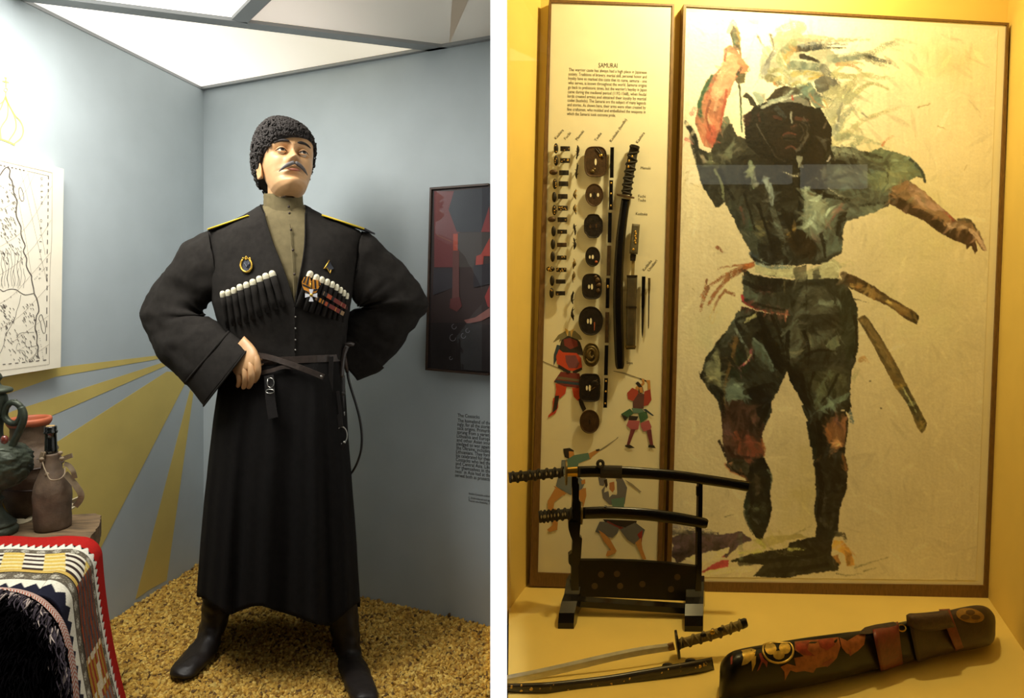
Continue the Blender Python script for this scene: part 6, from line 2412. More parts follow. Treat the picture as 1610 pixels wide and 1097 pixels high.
for x, y in ((1106, 998), (1133, 989)):
    obj('dark_ornament', ball(W(x, y, 2.124), (.011, .004, .008), 10, 6), M['iron'], gr, True)

SCP = [(770, 1078, 5), (797, 1081, 7.0), (835, 1082.5, 9.4), (870, 1082, 10.8), (910, 1078.5, 11.6), (960, 1072.5, 11.8), (1010, 1064, 11.6), (1060, 1055, 11.2), (1100, 1047.5, 11), (1120.5, 1043.5, 10.8)]
def sc_depth(x, y):
    return deck(x, y + 9).y
YSC = lambda t: sc_depth(770 + 350 * t, 1080 - 37 * max(0, t - .3) / .7) + .006
M['lacquer_gold'] = mat('lacquer_gold', C(38, 30, 24), 0.35, var=0.3, scale=40, coat=0.3)
scab = thing('lacquer_scabbard', 'dark scabbard with gold flower lacquer lying on the deck, empty', 'scabbard', (.2, 2.0, deckz(.2)))
g, st = path_tube(SCP, 5, .014, .85, Yd=YSC)
sb_ = fix_normals(obj('scabbard_body', g, M['lacquer_gold'], scab, True))
rg = random.Random(17)
for k in range(46):
    t = .12 + .85 * rg.random()
    i0 = int(t * (len(st) - 1))
    p = st[i0]
    h = rg.uniform(-.7, .5)
    yd = YSC(t)
    big = .011 if k in (5, 12) else .0025 + .005 * rg.random() ** 2
    c = W(p[0], p[1] + p[2] * h, yd - .0135 * math.sqrt(1 - h * h) - .0005)
    nrm = Vector((0, -math.sqrt(1 - h * h), -h)).normalized()
    a_ = nrm.orthogonal().normalized(); b_ = nrm.cross(a_)
    obj('gold_lacquer', wrinkle(ball(c, (big, big * .8, .0012), 8, 4, Matrix((a_, b_, nrm)).transposed()), .0015, 300), M['inlay_gold'] if rg.random() < .5 else M['bronze_gold'], sb_, True)
obj('mouth_ring', path_tube([(1112, 1045, 10.8), (1121.5, 1043.3, 10.8)], 1, .0148, .85, Yd=YSC(1.0))[0], M['iron'], scab)
for x, y in ((1050, 1047), (1086, 1040)):
    obj('cord_loop', tube([W(x + 7 * math.cos(a * PI / 6), y + 3 * math.sin(a * PI / 6), YSC(.9) - .004) for a in range(13)], .005, 6, False), M['iron'], scab, True)

# ============================================================ lacquered quiver
qv = thing('quiver', 'black lacquered quiver with red gold blossoms lying at lower right', 'quiver', (1.2, 2.2, deckz(1.2)))
QS = [(1131.5, 1056, 1132.5, 1074, 1.955, 0.01), (1133, 1043, 1130, 1089, 1.950, 0.045), (1139, 1033, 1131, 1096, 1.943, 0.062), (1149, 1025, 1137, 1100, 1.931, 0.072), (1163, 1020, 1157, 1100, 1.931, 0.078), (1200, 1013, 1200, 1092, 1.956, 0.08),
      (1260, 1003, 1262, 1080, 1.994, 0.078), (1320, 995, 1325, 1066, 2.040, 0.075), (1360, 990, 1368, 1055, 2.078, 0.072), (1400, 981, 1412, 1045, 2.113, 0.07), (1430, 975, 1445, 1037, 2.143, 0.068)]
rings = sil(QS, 4, 40, None, 2.5, raw=True)


def on_deck(rings, gap=.001):
    for r in rings:
        for p in r:
            zz = deckz(p.x) + gap
            if p.z < zz:
                p.z = zz
    return rings


qb = fix_normals(obj('quiver_body', loft(on_deck(rings)), mat('quiver_black', C(14, 11, 11), .38, coat=.08, spec=.25), qv, True))
QS2 = [(1428, 974, 1442, 1041, 2.128, 0.066), (1450, 968, 1465, 1034, 2.154, 0.066), (1480, 962, 1497, 1026, 2.184, 0.066), (1510, 955, 1527, 1021, 2.204, 0.068), (1536, 951, 1545, 1017, 2.220, 0.07), (1553, 955, 1557, 1013, 2.236, 0.068), (1563, 966, 1563, 1006, 2.265, 0.056), (1565.5, 976, 1565, 998, 2.299, 0.03)]
rings = sil(QS2, 4, 36, None, 2.9, raw=True)
M['quiver_hide'] = mat('quiver_hide', C(50, 34, 28), .5, var=.3, scale=50, bump=.3, bscale=200)
qc = fix_normals(obj('end_cover', loft(on_deck(rings)), M['quiver_hide'], qv, True))


def surf_ray(o, px, py):
    """first hit of the sight line through a photo position on object o (for laying decoration on its surface)."""
    og = ORG[o.name]
    d = Vector(((px - PX) / F, 1.0, -(py - PY) / F)).normalized()
    org_ = Vector((0, 0, H)) - og
    ok, loc, nrm, idx = o.ray_cast(org_, d)
    if not ok:
        return None, None
    return loc + og, nrm


bpy.context.view_layer.update()


def decal(name, poly, m, o, parent, lift=.0012):
    """painted shape following the surface: subdivided polygon laid on object o."""
    n = len(poly)
    cx0 = sum(p[0] for p in poly) / n; cy0 = sum(p[1] for p in poly) / n
    pts = []
    for i in range(n):
        a, b = poly[i], poly[(i + 1) % n]
        for k in range(2):
            t = k / 2
            pts.append((a[0] + (b[0] - a[0]) * t, a[1] + (b[1] - a[1]) * t))
    ringsd = []
    for s_ in (1, .66, .33):
        ringsd.append([(cx0 + (x - cx0) * s_, cy0 + (y - cy0) * s_) for x, y in pts])
    V = []
    for r in ringsd:
        for x, y in r:
            for q in range(9):
                l, nn = surf_ray(o, x + (cx0 - x) * q * .08, y + (cy0 - y) * q * .08)
                if l is not None:
                    break
            if l is None:
                return None
            V.append(l + nn * lift)
    l, nn = surf_ray(o, cx0, cy0)
    if l is None:
        return None
    V.append(l + nn * lift)
    m_ = len(pts)
    Fc = []
    for a in range(2):
        for j in range(m_):
            Fc.append((a * m_ + j, a * m_ + (j + 1) % m_, (a + 1) * m_ + (j + 1) % m_, (a + 1) * m_ + j))
    for j in range(m_):
        Fc.append((2 * m_ + j, 2 * m_ + (j + 1) % m_, 3 * m_))
    return obj(name, (V, Fc), m, parent, True)


def q9(*p):
    return [(1120 + x / 3.286, 900 + y / 3.286) for x, y in p]


M['lac_red'] = mat('lac_red', C(132, 44, 32), .35, var=.3, scale=60)
M['lac_copper'] = mat('lac_copper', C(150, 86, 50), .4, .3, var=.35, scale=50)
M['lac_gold'] = mat('lac_gold', C(200, 168, 84), .35, .6, var=.25, scale=80)
M['lac_red2'] = mat('lac_red2', C(104, 38, 30), .45, var=.25, scale=60, bump=.2, bscale=150)
DEC = [('lac_gold', [(150, 402), (200, 392), (225, 400), (215, 440), (180, 470), (150, 480), (160, 440)]), ('lac_gold', [(200, 440), (225, 430), (222, 470), (205, 510)]),
       ('lac_red', [(240, 420), (252, 415), (262, 440), (285, 460), (280, 490), (270, 470), (250, 455)]), ('lac_red', [(250, 455), (258, 460), (240, 500), (228, 510)]), ('lac_red', [(96, 440), (106, 430), (104, 470), (96, 476)]),
       ('lac_copper', [(425, 358), (560, 345), (650, 335), (660, 380), (640, 440), (600, 480), (535, 490), (520, 515), (470, 505), (430, 480), (420, 440), (470, 430), (425, 400)]),
       ('lac_copper', [(350, 485), (385, 468), (430, 480), (480, 505), (430, 512), (395, 500), (372, 555), (370, 510)]),
       ('lac_red', [(430, 365), (500, 352), (490, 400), (530, 430), (470, 425), (430, 395)]), ('lac_red', [(545, 350), (620, 340), (632, 372), (590, 400), (555, 385)]), ('lac_red', [(560, 470), (610, 440), (625, 455), (590, 485)]),
       ('lac_copper', [(655, 338), (690, 350), (705, 420), (690, 415), (665, 385)]), ('lac_copper', [(690, 355), (745, 325), (790, 318), (780, 370), (750, 400), (712, 425), (700, 395)]), ('lac_red', [(700, 400), (712, 395), (716, 424), (706, 428)])]
for k, (mm, p) in enumerate(DEC):
    decal('lacquer_blossom', q9(*p), M[mm], qb, qb, .0008 + .0002 * k)
# round crest: gold ring with three leaves
ringp = [(338 + 78 * math.cos(2 * PI * k / 28), 402 + 62 * math.sin(2 * PI * k / 28)) for k in range(29)]
pts = []
for x, y in ringp:
    l, nn = surf_ray(qb, 1120 + x / 3.286, 900 + max(y, 366) / 3.286)
    if l is not None:
        pts.append(l + nn * .002)
if len(pts) > 4:
    obj('crest_ring', tube(pts, .0032, 6, False), M['lac_gold'], qb, True)
for cx0, cy0, rx, ry in ((300, 395, 30, 30), (372, 392, 30, 28), (340, 425, 30, 22)):
    decal('crest_leaf', q9(*[(cx0 + rx * math.cos(2 * PI * k / 12), cy0 + ry * math.sin(2 * PI * k / 12)) for k in range(12)]), M['lac_gold'], qb, qb, .0030)
# red strap round the body
QB = [(1371, 985, 1384, 1043, 2.178, .075), (1386, 981.5, 1399, 1040, 2.19, .0745), (1413, 976, 1419, 1037, 2.21, .073)]
rings = sil([(1371, 986.5, 1385, 1056, 2.074, 0.0755), (1390, 982, 1402, 1050, 2.095, 0.0748), (1412, 976.5, 1420, 1044, 2.117, 0.073)], 3, 36, None, 2.5, raw=True)
fix_normals(obj('red_strap', loft(on_deck(rings, .0006)), M['lac_red2'], qv, True))
# raised flap behind the strap, hide pad, strap band and crest on the end cover
o = decal('flap', q9((748, 325), (790, 300), (850, 285), (940, 270), (960, 285), (900, 300), (800, 325)), M['quiver_hide'], qb, qb, .010)
PAD = [(1424.5, 967, 1426, 984, 2.096, .020), (1430, 964, 1437, 989, 2.096, .040), (1442, 963.5, 1452, 993, 2.104, .050), (1465, 961.5, 1476, 991, 2.122, .054), (1490, 958.5, 1502, 986, 2.138, .054)]
fix_normals(obj('hide_pad', loft(sil(PAD, 4, 30, None, 2.6, raw=True)), mat('pad_hide', C(66, 46, 36), .6, var=.3, scale=70, bump=.35, bscale=240), qv, True))
rings = sil([(1476, 957.5, 1503, 1024, 2.176, .0735), (1485, 957, 1510, 1021, 2.183, .0735), (1493, 956.5, 1516, 1020, 2.190, .0735)], 3, 36, None, 2.9, raw=True)
fix_normals(obj('cover_strap', loft(on_deck(rings, .0006)), M['lac_red2'], qv, True))
cm = mat('crest_gold', C(150, 116, 62), .4, .5, var=.2, scale=60)
cd_ = decal('round_crest', q9(*[(1330 + 72 * math.cos(2 * PI * k / 20), 222 + 36 * math.sin(2 * PI * k / 20) + 8 * math.cos(2 * PI * k / 20)) for k in range(20)]), cm, qc, qv, .002)
if cd_:
    for a in range(3):
        al = a * 2 * PI / 3 - PI / 2
        decal('crest_leaf', q9(*[(1330 + 32 * math.cos(al) + 24 * math.cos(2 * PI * k / 10), 222 + 16 * math.sin(al) + 12 * math.sin(2 * PI * k / 10)) for k in range(10)]), mat('crest_dark', C(92, 66, 36), .5, .3), qc, cd_, .0032)
# buckle between pad and strap
for x, y in ((1389, 992), (1396, 990)):
    l, nn = surf_ray(qb, x, y)
    if l is not None:
        obj('stud', ball(l + nn * .004, .006, 10, 6), M['lacquer'], qv, True)
bpt = []
for k in range(13):
    x, y = 1417 + 6 * math.cos(k * PI / 6), 988 + 4.5 * math.sin(k * PI / 6)
    l, nn = surf_ray(qb, x, y)
    if l is not None:
        bpt.append(l + nn * .004)
if len(bpt) > 5:
    obj('buckle', tube(bpt, .0022, 6, False), M['brass'], qv, True)

# ============================================================ glass across the front of the right-hand case
gl = obj('glass_front', ([Vector((-.010, 1.74, -.02)), Vector((1.60, 1.74, -.04)), Vector((1.60, 1.74, 2.93)), Vector((-.010, 1.74, 2.93))], [(0, 1, 2, 3)]), M['glass'])
gl['kind'] = 'structure'
gl.name = 'window_1'
# ============================================================ the painted picture itself (flat print on its board)
IX0, IY0, IW, IH = 1044, 10, 534, 910
img = np.zeros((IH, IW, 3))
GX, GY = np.meshgrid(np.arange(IW) + IX0 + .5, np.arange(IH) + IY0 + .5)
n1 = vnoise((IH, IW), 46, 1); n2 = vnoise((IH, IW), 17, 2); n3 = vnoise((IH, IW), 5, 3); n4 = vnoise((IH, IW), 2.2, 4)
nd = vnoise((IH, IW), (30, 3), 5)
JX = (n3 - .5) * 1.0 + (n4 - .5) * .8
JY = (vnoise((IH, IW), 5, 8) - .5) * 1.0 + (vnoise((IH, IW), 2.2, 9) - .5) * .8
SX = (vnoise((IH, IW), 14, 10) - .5) * 6
SY = (vnoise((IH, IW), 14, 11) - .5) * 6

# brightness of bare canvas down the picture as the lamp lights it: colours noted from the photo are divided by it
cy_t = [10, 60, 150, 250, 350, 500, 650, 780, 900]
cr_t = [253, 252, 247, 238, 232, 222, 198, 172, 152]
cg_t = [251, 250, 236, 222, 210, 194, 168, 142, 122]
cb_t = [243, 240, 212, 190, 170, 148, 124, 110, 100]
lum = np.stack([s2l_np(np.interp(GY, cy_t, c)) for c in (cr_t, cg_t, cb_t)], -1)
BASE = np.array([.80, .77, .68])


def seen(c):
    return s2l_np(np.array(c, float))


def P1(*p): return [(1050 + x / 3.783, 10 + y / 3.783) for x, y in p]
def P2(*p): return [(1300 + x / 3.43, 160 + y / 3.43) for x, y in p]
def P3(*p): return [(1050 + x / 3.657, 240 + y / 3.657) for x, y in p]
def P4(*p): return [(1050 + x / 3.917, 420 + y / 3.917) for x, y in p]
def P5(*p): return [(1050 + x / 4.22, 660 + y / 4.22) for x, y in p]
def P6(*p): return [(1280 + x / 3.427, 400 + y / 3.427) for x, y in p]
def PT(*p): return [(1150 + x / 5.75, 20 + y / 5.75) for x, y in p]


# canvas with brushed ground
img[:] = seen((232, 214, 160))
ground = lum.copy() * (1 + .10 * (n1[..., None] - .5) + .07 * (nd[..., None] - .5) + .03 * (n4[..., None] - .5))
img = ground * BASE / BASE
# soft grey-green stains in the ground
for cx0, cy0, rx, ry, c, a in ((1440, 330, 70, 60, (214, 204, 140), .35), (1450, 470, 80, 90, (210, 196, 138), .3), (1110, 520, 30, 40, (196, 184, 134), .35), (1360, 250, 60, 30, (222, 206, 140), .3), (1120, 110, 40, 60, (240, 238, 226), .6), (1480, 100, 60, 40, (246, 236, 196), .5), (1260, 760, 40, 80, (150, 124, 66), .4), (1150, 470, 20, 50, (236, 214, 150), .4)):
    m_ = np.exp(-((GX - cx0 + SX * 2) / rx) ** 2 - ((GY - cy0 + SY * 2) / ry) ** 2) * a * (.4 + 1.2 * n2)
    img += (seen(c) - img) * np.clip(m_, 0, 1)[..., None]


def win(pts, pad):
    xs = [p[0] for p in pts]; ys = [p[1] for p in pts]
    x0 = max(0, int(min(xs) - IX0 - pad)); x1_ = min(IW, int(max(xs) - IX0 + pad) + 2)
    y0 = max(0, int(min(ys) - IY0 - pad)); y1_ = min(IH, int(max(ys) - IY0 + pad) + 2)
    return slice(y0, y1_), slice(x0, x1_)


def blend(sl, m_, c, var, streak=None):
    tex = 1 + var * ((n2[sl] - .5) * 1.1 + (n3[sl] - .5) * .8 + (n4[sl] - .5) * .6)
    if streak is not None:
        tex = tex + streak
    col = seen(c)[None, None, :] * tex[..., None]
    img[sl] += (col - img[sl]) * np.clip(m_, 0, 1)[..., None]


def poly(c, pts, jag=1.0, a=1.0, var=.35, soft=False):
    sl = win(pts, 8)
    X = GX[sl] + JX[sl] * 1.3 * jag + SX[sl] * .20 * jag
    Y = GY[sl] + JY[sl] * 1.3 * jag + SY[sl] * .20 * jag
    m_ = inpoly(X, Y, pts).astype(float)
    if soft:
        for _ in range(2):
            m_ = (m_ + np.roll(m_, 1, 0) + np.roll(m_, -1, 0) + np.roll(m_, 1, 1) + np.roll(m_, -1, 1)) / 5
    blend(sl, m_ * a, c, var)


def stroke(c, pts, w0, w1=None, a=1.0, dry=.35, var=.3):
    """brush stroke along pts, width w0 to w1 px; dry brushes break up into bristle streaks."""
    w1 = w0 if w1 is None else w1
    pts = [tuple(q) for q in cr(pts, 5)] if len(pts) > 2 else pts
    sl = win(pts, max(w0, w1) + 4)
    X, Y = GX[sl] + JX[sl] * 1.6, GY[sl] + JY[sl] * 1.6
    best = np.full(X.shape, 1e9); tt = np.zeros(X.shape); sd = np.zeros(X.shape)
    n = len(pts) - 1
    for i in range(n):
        (xa, ya), (xb, yb) = pts[i], pts[i + 1]
        dx, dy = xb - xa, yb - ya
        L2 = dx * dx + dy * dy + 1e-9
        u = np.clip(((X - xa) * dx + (Y - ya) * dy) / L2, 0, 1)
        d2 = np.hypot(X - xa - u * dx, Y - ya - u * dy)
        sgn = np.sign((X - xa) * dy - (Y - ya) * dx)
        k = d2 < best
        best = np.where(k, d2, best); tt = np.where(k, (i + u) / n, tt); sd = np.where(k, d2 * sgn, sd)
    w = (w0 + (w1 - w0) * tt) / 2
    m_ = np.clip((w - best) + .5, 0, 1)
    rsd = np.random.RandomState(int(abs(pts[0][0] * 7 + pts[0][1] * 13)) % 9999)
    br = rsd.rand(64)
    bi = br[np.clip(((sd / (np.max(w) + 1e-6)) * .5 + .5) * 40, 0, 63).astype(int)]
    m_ = m_ * np.where((bi * .7 + n3[sl] * .5) < dry * (.5 + tt), .12, 1.0) if dry > 0 else m_
    blend(sl, m_ * a, c, var, (bi - .5) * .35)


# ---------- plume and helmet streamers
poly((206, 210, 196), PT((270, 330), (420, 180), (560, 150), (700, 250), (900, 330), (1000, 430), (900, 560), (700, 640), (480, 640), (320, 620), (250, 560)), 2.5, .75)
stroke((198, 200, 196), PT((560, 190), (640, 130), (560, 100), (420, 160)), 16, 8, .6)
stroke((218, 214, 200), PT((570, 230), (760, 230), (960, 245), (1250, 250)), 12, 4, .8)
stroke((186, 180, 164), PT((600, 245), (860, 255), (1180, 250)), 7, 2, .7, .5)
stroke((150, 160, 176), PT((600, 320), (760, 280), (1040, 285)), 10, 4, .9, .4)
stroke((86, 96, 116), PT((640, 320), (780, 300), (900, 290)), 6, 3, .9)
stroke((70, 84, 108), PT((660, 340), (820, 320), (1035, 322)), 5, 3, 1)
stroke((92, 84, 80), PT((590, 330), (640, 330), (680, 340)), 10, 5, 1, 0)
stroke((74, 66, 60), PT((635, 395), (700, 410), (790, 445)), 10, 4, 1, 0)
stroke((178, 194, 186), PT((900, 420), (1080, 400), (1280, 370), (1380, 300), (1500, 270)), 14, 10, .75, .45)
stroke((146, 164, 164), PT((930, 430), (1100, 410), (1280, 380)), 8, 6, .8)
stroke((96, 112, 128), PT((1250, 400), (1340, 430), (1430, 450)), 7, 5, .9)
stroke((176, 186, 176), PT((1230, 420), (1350, 470), (1420, 500)), 8, 5, .7, .5)
stroke((216, 168, 130), PT((960, 465), (1080, 470), (1170, 515)), 7, 3, .8, .3)
stroke((214, 206, 160), PT((1000, 460), (1130, 450), (1210, 480)), 5, 3, .7)
stroke((192, 198, 196), PT((270, 580), (300, 440), (370, 300)), 9, 6, .8, .4)
stroke((172, 178, 186), PT((300, 540), (340, 430), (410, 330)), 9, 5, .85, .4)
stroke((128, 124, 128), PT((240, 215), (270, 270), (295, 310)), 3, 2, .9)
stroke((128, 122, 124), PT((350, 200), (375, 260), (378, 320)), 4, 3, .9)
stroke((120, 116, 124), PT((310, 470), (350, 390), (385, 330)), 4, 2, .8)
stroke((226, 180, 116), PT((560, 320), (500, 390), (510, 490)), 12, 9, .9)
stroke((180, 192, 166), PT((560, 270), (440, 390), (460, 490), (560, 560)), 12, 8, .9)
stroke((236, 232, 204), PT((440, 370), (480, 450), (560, 550)), 3, 2, 1)
stroke((164, 180, 172), PT((540, 480), (640, 480), (760, 490), (840, 500)), 14, 10, .9)
stroke((138, 156, 152), PT((560, 460), (720, 500), (820, 520)), 10, 6, .8)
stroke((210, 198, 140), PT((560, 560), (640, 540), (800, 560), (850, 550)), 10, 4, .9)
stroke((226, 190, 110), PT((700, 600), (760, 585), (830, 565)), 4, 3, 1)
stroke((150, 146, 112), PT((340, 590), (400, 610), (470, 640)), 14, 8, .9)
stroke((206, 196, 150), PT((400, 600), (470, 590), (520, 640)), 7, 5, .9)
stroke((176, 172, 128), PT((350, 520), (440, 520), (540, 600)), 9, 5, .8)
stroke((198, 120, 60), PT((390, 640), (420, 660)), 5, 4, .8)
poly((112, 116, 116), PT((745, 620), (830, 570), (930, 600), (990, 680), (960, 740), (850, 750), (760, 710)), 2, .95)
stroke((134, 134, 134), PT((830, 500), (880, 560), (960, 640)), 14, 10, .8)
poly((160, 172, 150), PT((560, 650), (700, 640), (760, 720), (900, 790), (780, 800), (640, 720)), 1.5, .9)
# sweeping pale green horsehair to the right
for pts, c, w0 in ((PT((930, 560), (1100, 580), (1200, 560), (1350, 590), (1470, 590)), (206, 206, 160), 10), (PT((1000, 760), (1100, 640), (1180, 580)), (206, 206, 164), 18), (PT((1040, 800), (1180, 680), (1280, 640), (1420, 690)), (196, 198, 150), 10),
                   (P1((960, 540), (1040, 480), (1135, 450)), (214, 212, 178), 22), (P1((960, 640), (1040, 560), (1135, 540)), (190, 194, 170), 26), (P1((990, 720), (1060, 640), (1135, 620)), (206, 206, 170), 26), (P1((980, 800), (1060, 760), (1135, 740)), (212, 206, 166), 22),
                   (P2((40, 160), (90, 80), (150, 20)), (174, 180, 166), 14), (P2((100, 190), (180, 110), (300, 60), (390, 30)), (206, 202, 156), 10), (P2((60, 190), (150, 190), (290, 230)), (170, 178, 150), 14), (P2((120, 240), (220, 210), (330, 250)), (176, 182, 150), 10)):
    stroke(c, pts, w0, w0 * .4, .8, .45)
for pts in (P1((1000, 735), (1040, 560), (1090, 490)), P1((1010, 640), (1030, 560), (1060, 470)), P2((50, 150), (70, 60), (80, 0)), P2((190, 60), (220, 90))):
    stroke((146, 150, 146), pts, 3, 2, .8)
stroke((214, 130, 90), P2((300, 235), (320, 205), (360, 185)), 4, 2, .8, .5)

# ---------- raised arm and sword grip
poly((84, 72, 48), P1((358, 140), (385, 110), (408, 118), (430, 160), (440, 320), (420, 260), (395, 255), (378, 190)), .8)
stroke((214, 208, 200), P1((362, 150), (390, 88), (405, 120)), 7, 5, .9)
stroke((70, 140, 96), P1((392, 170), (400, 220), (388, 250)), 4, 3, .9)
stroke((210, 170, 92), P1((410, 130), (420, 160), (432, 300)), 3, 3, .9)
stroke((130, 128, 70), P1((400, 165), (415, 220), (425, 260)), 6, 5, .9)
poly((222, 146, 116), P1((340, 260), (370, 225), (410, 260), (440, 310), (475, 350), (470, 390), (430, 410), (400, 440), (355, 560), (320, 680), (330, 760), (300, 790), (260, 850), (215, 830), (160, 690), (175, 610), (205, 500), (260, 420), (330, 340)), 1.2)
poly((240, 190, 158), P1((350, 270), (400, 280), (440, 340), (400, 430), (340, 530), (280, 560), (250, 520), (300, 400)), 1.5, .8)
poly((204, 98, 84), P1((225, 440), (300, 380), (260, 500), (230, 560)), 2, .5)
poly((182, 108, 84), P1((355, 480), (345, 570), (310, 700), (270, 700), (280, 600)), 1.5, .7)
poly((210, 84, 70), P1((230, 690), (270, 700), (300, 780), (270, 840), (225, 790)), 2, .75)
stroke((200, 70, 60), P1((345, 260), (340, 320)), 5, 4, .9)
stroke((226, 150, 110), P1((430, 330), (470, 370), (455, 395)), 10, 8, .9)
stroke((38, 124, 82), P1((262, 415), (215, 500), (190, 580), (192, 650)), 5, 7, 1, .1)
stroke((226, 108, 120), P1((140, 640), (160, 610), (200, 640)), 8, 5, .6, .5)
stroke((228, 120, 130), P1((110, 790), (130, 800)), 7, 4, .8, .5)
poly((116, 104, 58), P1((400, 440), (425, 400), (462, 400), (455, 455), (415, 460)), .8)
stroke((70, 58, 40), P1((415, 405), (435, 370)), 5, 4, 1)
stroke((58, 70, 60), P1((425, 465), (432, 560), (440, 745)), 3, 2.4, 1, 0)
stroke((40, 150, 110), P1((434, 600), (440, 740)), 1.6, 1.6, .9)
# sleeve rags
poly((70, 68, 58), P1((330, 680), (380, 700), (410, 770), (500, 790), (560, 960), (300, 1000), (250, 870), (280, 800)), 1.5)
poly((132, 140, 118), P1((330, 660), (355, 650), (372, 690), (345, 730), (320, 770), (325, 700)), 1.2)
poly((112, 116, 98), P1((330, 880), (395, 790), (380, 900), (340, 980), (300, 990)), 1.2)
stroke((36, 36, 36), P1((105, 690), (150, 760), (180, 880), (215, 1000), (250, 1090)), 6, 14, 1, .1)
stroke((40, 40, 40), P1((150, 780), (170, 880), (200, 960)), 12, 9, .9, .3)
poly((52, 52, 46), P1((185, 840), (240, 870), (290, 960), (320, 1090), (240, 1090), (200, 990), (175, 910)), 1.3)
stroke((170, 150, 128), P1((205, 890), (235, 960), (255, 1040)), 5, 4, .8)
stroke((120, 126, 96), P1((250, 880), (260, 960), (300, 1060)), 7, 4, .8)

# ---------- torso
BODY = P3((290, 60), (600, -20), (1020, -40), (1250, 30), (1240, 230), (1130, 330), (1030, 380), (1000, 460), (1000, 580), (960, 600), (905, 640), (720, 650), (500, 640), (480, 570), (400, 430), (330, 290), (275, 320), (200, 200), (160, 60))
poly((58, 58, 50), BODY, 1.4)
poly((46, 44, 38), P3((400, 20), (760, 0), (1100, 60), (1040, 290), (830, 260), (560, 300), (430, 240)), 1.5)
poly((84, 92, 84), P2((0, 340), (90, 250), (230, 270), (340, 290), (470, 340), (530, 420), (470, 400), (330, 560), (250, 600), (90, 640), (90, 700), (70, 800), (0, 850)), 1.3)
poly((112, 124, 104), P2((180, 285), (290, 250), (430, 290), (520, 380), (530, 430), (500, 400), (420, 430), (330, 470), (240, 480), (220, 400), (330, 360)), 1.4)
poly((132, 140, 112), P2((330, 330), (430, 330), (490, 380), (400, 420), (330, 450), (260, 470)), 2, .7)
stroke((56, 78, 84), P2((440, 300), (510, 370), (528, 432)), 5, 4, 1, .1)
stroke((44, 46, 40), P2((210, 280), (300, 310), (335, 360), (320, 430)), 7, 4, .9)
poly((110, 118, 104), P2((90, 560), (250, 560), (340, 540), (220, 610), (90, 650)), 1.5, .9)
stroke((40, 44, 42), P2((90, 540), (150, 560), (260, 550), (330, 540)), 5, 4, .9)
poly((92, 98, 90), P3((1000, 300), (1097, 250), (1097, 380), (1010, 390)), 1.2)
# reflection-free chest cloth, collar V and lapels
poly((40, 38, 34), P3((580, 330), (720, 340), (760, 400), (740, 560), (600, 560), (560, 420)), 1.4)
poly((100, 92, 60), P3((500, 380), (560, 390), (555, 480), (500, 500)), 1.5, .7)
poly((58, 42, 28), P3((640, 470), (740, 400), (830, 480), (860, 560), (820, 620), (730, 560)), 1.4)
stroke((150, 116, 52), P3((690, 470), (740, 430)), 5, 3, .8)
poly((128, 136, 118), P3((780, 195), (820, 195), (850, 230), (940, 310), (1000, 290), (920, 420), (840, 490), (770, 440), (785, 300)), 1.2)
poly((152, 158, 138), P3((790, 215), (850, 260), (930, 320), (860, 430), (790, 430)), 1.6, .8)
stroke((92, 76, 56), P3((800, 228), (850, 250), (935, 310)), 4, 3, .9)
stroke((132, 92, 84), P3((1000, 300), (930, 400), (845, 495)), 5, 3, .9)
poly((86, 94, 84), P3((1000, 310), (1010, 430), (1000, 560), (900, 600), (850, 520), (920, 430)), 1.3)
poly((40, 42, 40), P3((985, 340), (1035, 320), (1020, 390), (990, 400), (1010, 500), (960, 470)), 1.3)
stroke((178, 180, 166), P3((470, 60), (490, 130), (505, 180)), 6, 6, .8)
stroke((122, 134, 108), P3((475, 60), (495, 200)), 8, 5, .8)
stroke((158, 166, 160), P3((560, 150), (590, 230), (600, 300)), 9, 5, .9, .2)
stroke((90, 96, 86), P3((600, 320), (640, 440), (680, 570)), 9, 9, .8)
stroke((24, 24, 24), P3((770, 40), (768, 200), (755, 430)), 13, 5, 1, 0)
stroke((34, 32, 30), P3((745, 420), (740, 650)), 4, 3, .9, 0)
stroke((72, 82, 72), P3((430, 330), (480, 420), (520, 560)), 14, 14, .8)
stroke((206, 44, 36), P3((418, 310), (430, 360), (442, 402)), 3, 4, 1, 0)
stroke((40, 96, 70), P3((460, 380), (480, 440)), 5, 4, .8)
poly((62, 70, 62), P3((330, 290), (420, 260), (470, 420), (520, 600), (480, 570), (400, 420)), 1.2, .8)
stroke((44, 70, 84), P3((480, 580), (510, 610)), 8, 5, .9)
poly((36, 34, 32), P3((510, 520), (600, 510), (660, 580), (720, 640), (560, 640), (520, 590)), 1.6, .9)
for k in range(9):
    stroke((216, 206, 180), P3((640 + k * 13, 100 + k * 7 - (k * k) * .35), (643 + k * 13, 103 + k * 7 - (k * k) * .35)), 1.8, 1.6, .9, 0)
for k in range(8):
    stroke((206, 200, 180), P3((925 + k * 11, 205 + k * 8), (928 + k * 11, 208 + k * 8)), 1.5, 1.4, .8, 0)
for k in range(14):
    x, y = 850 + rg.random() * 240, 80 + rg.random() * 90
    stroke((150, 150, 132), P3((x, y), (x + 14, y + 10)), 2.4, 1.2, .6)
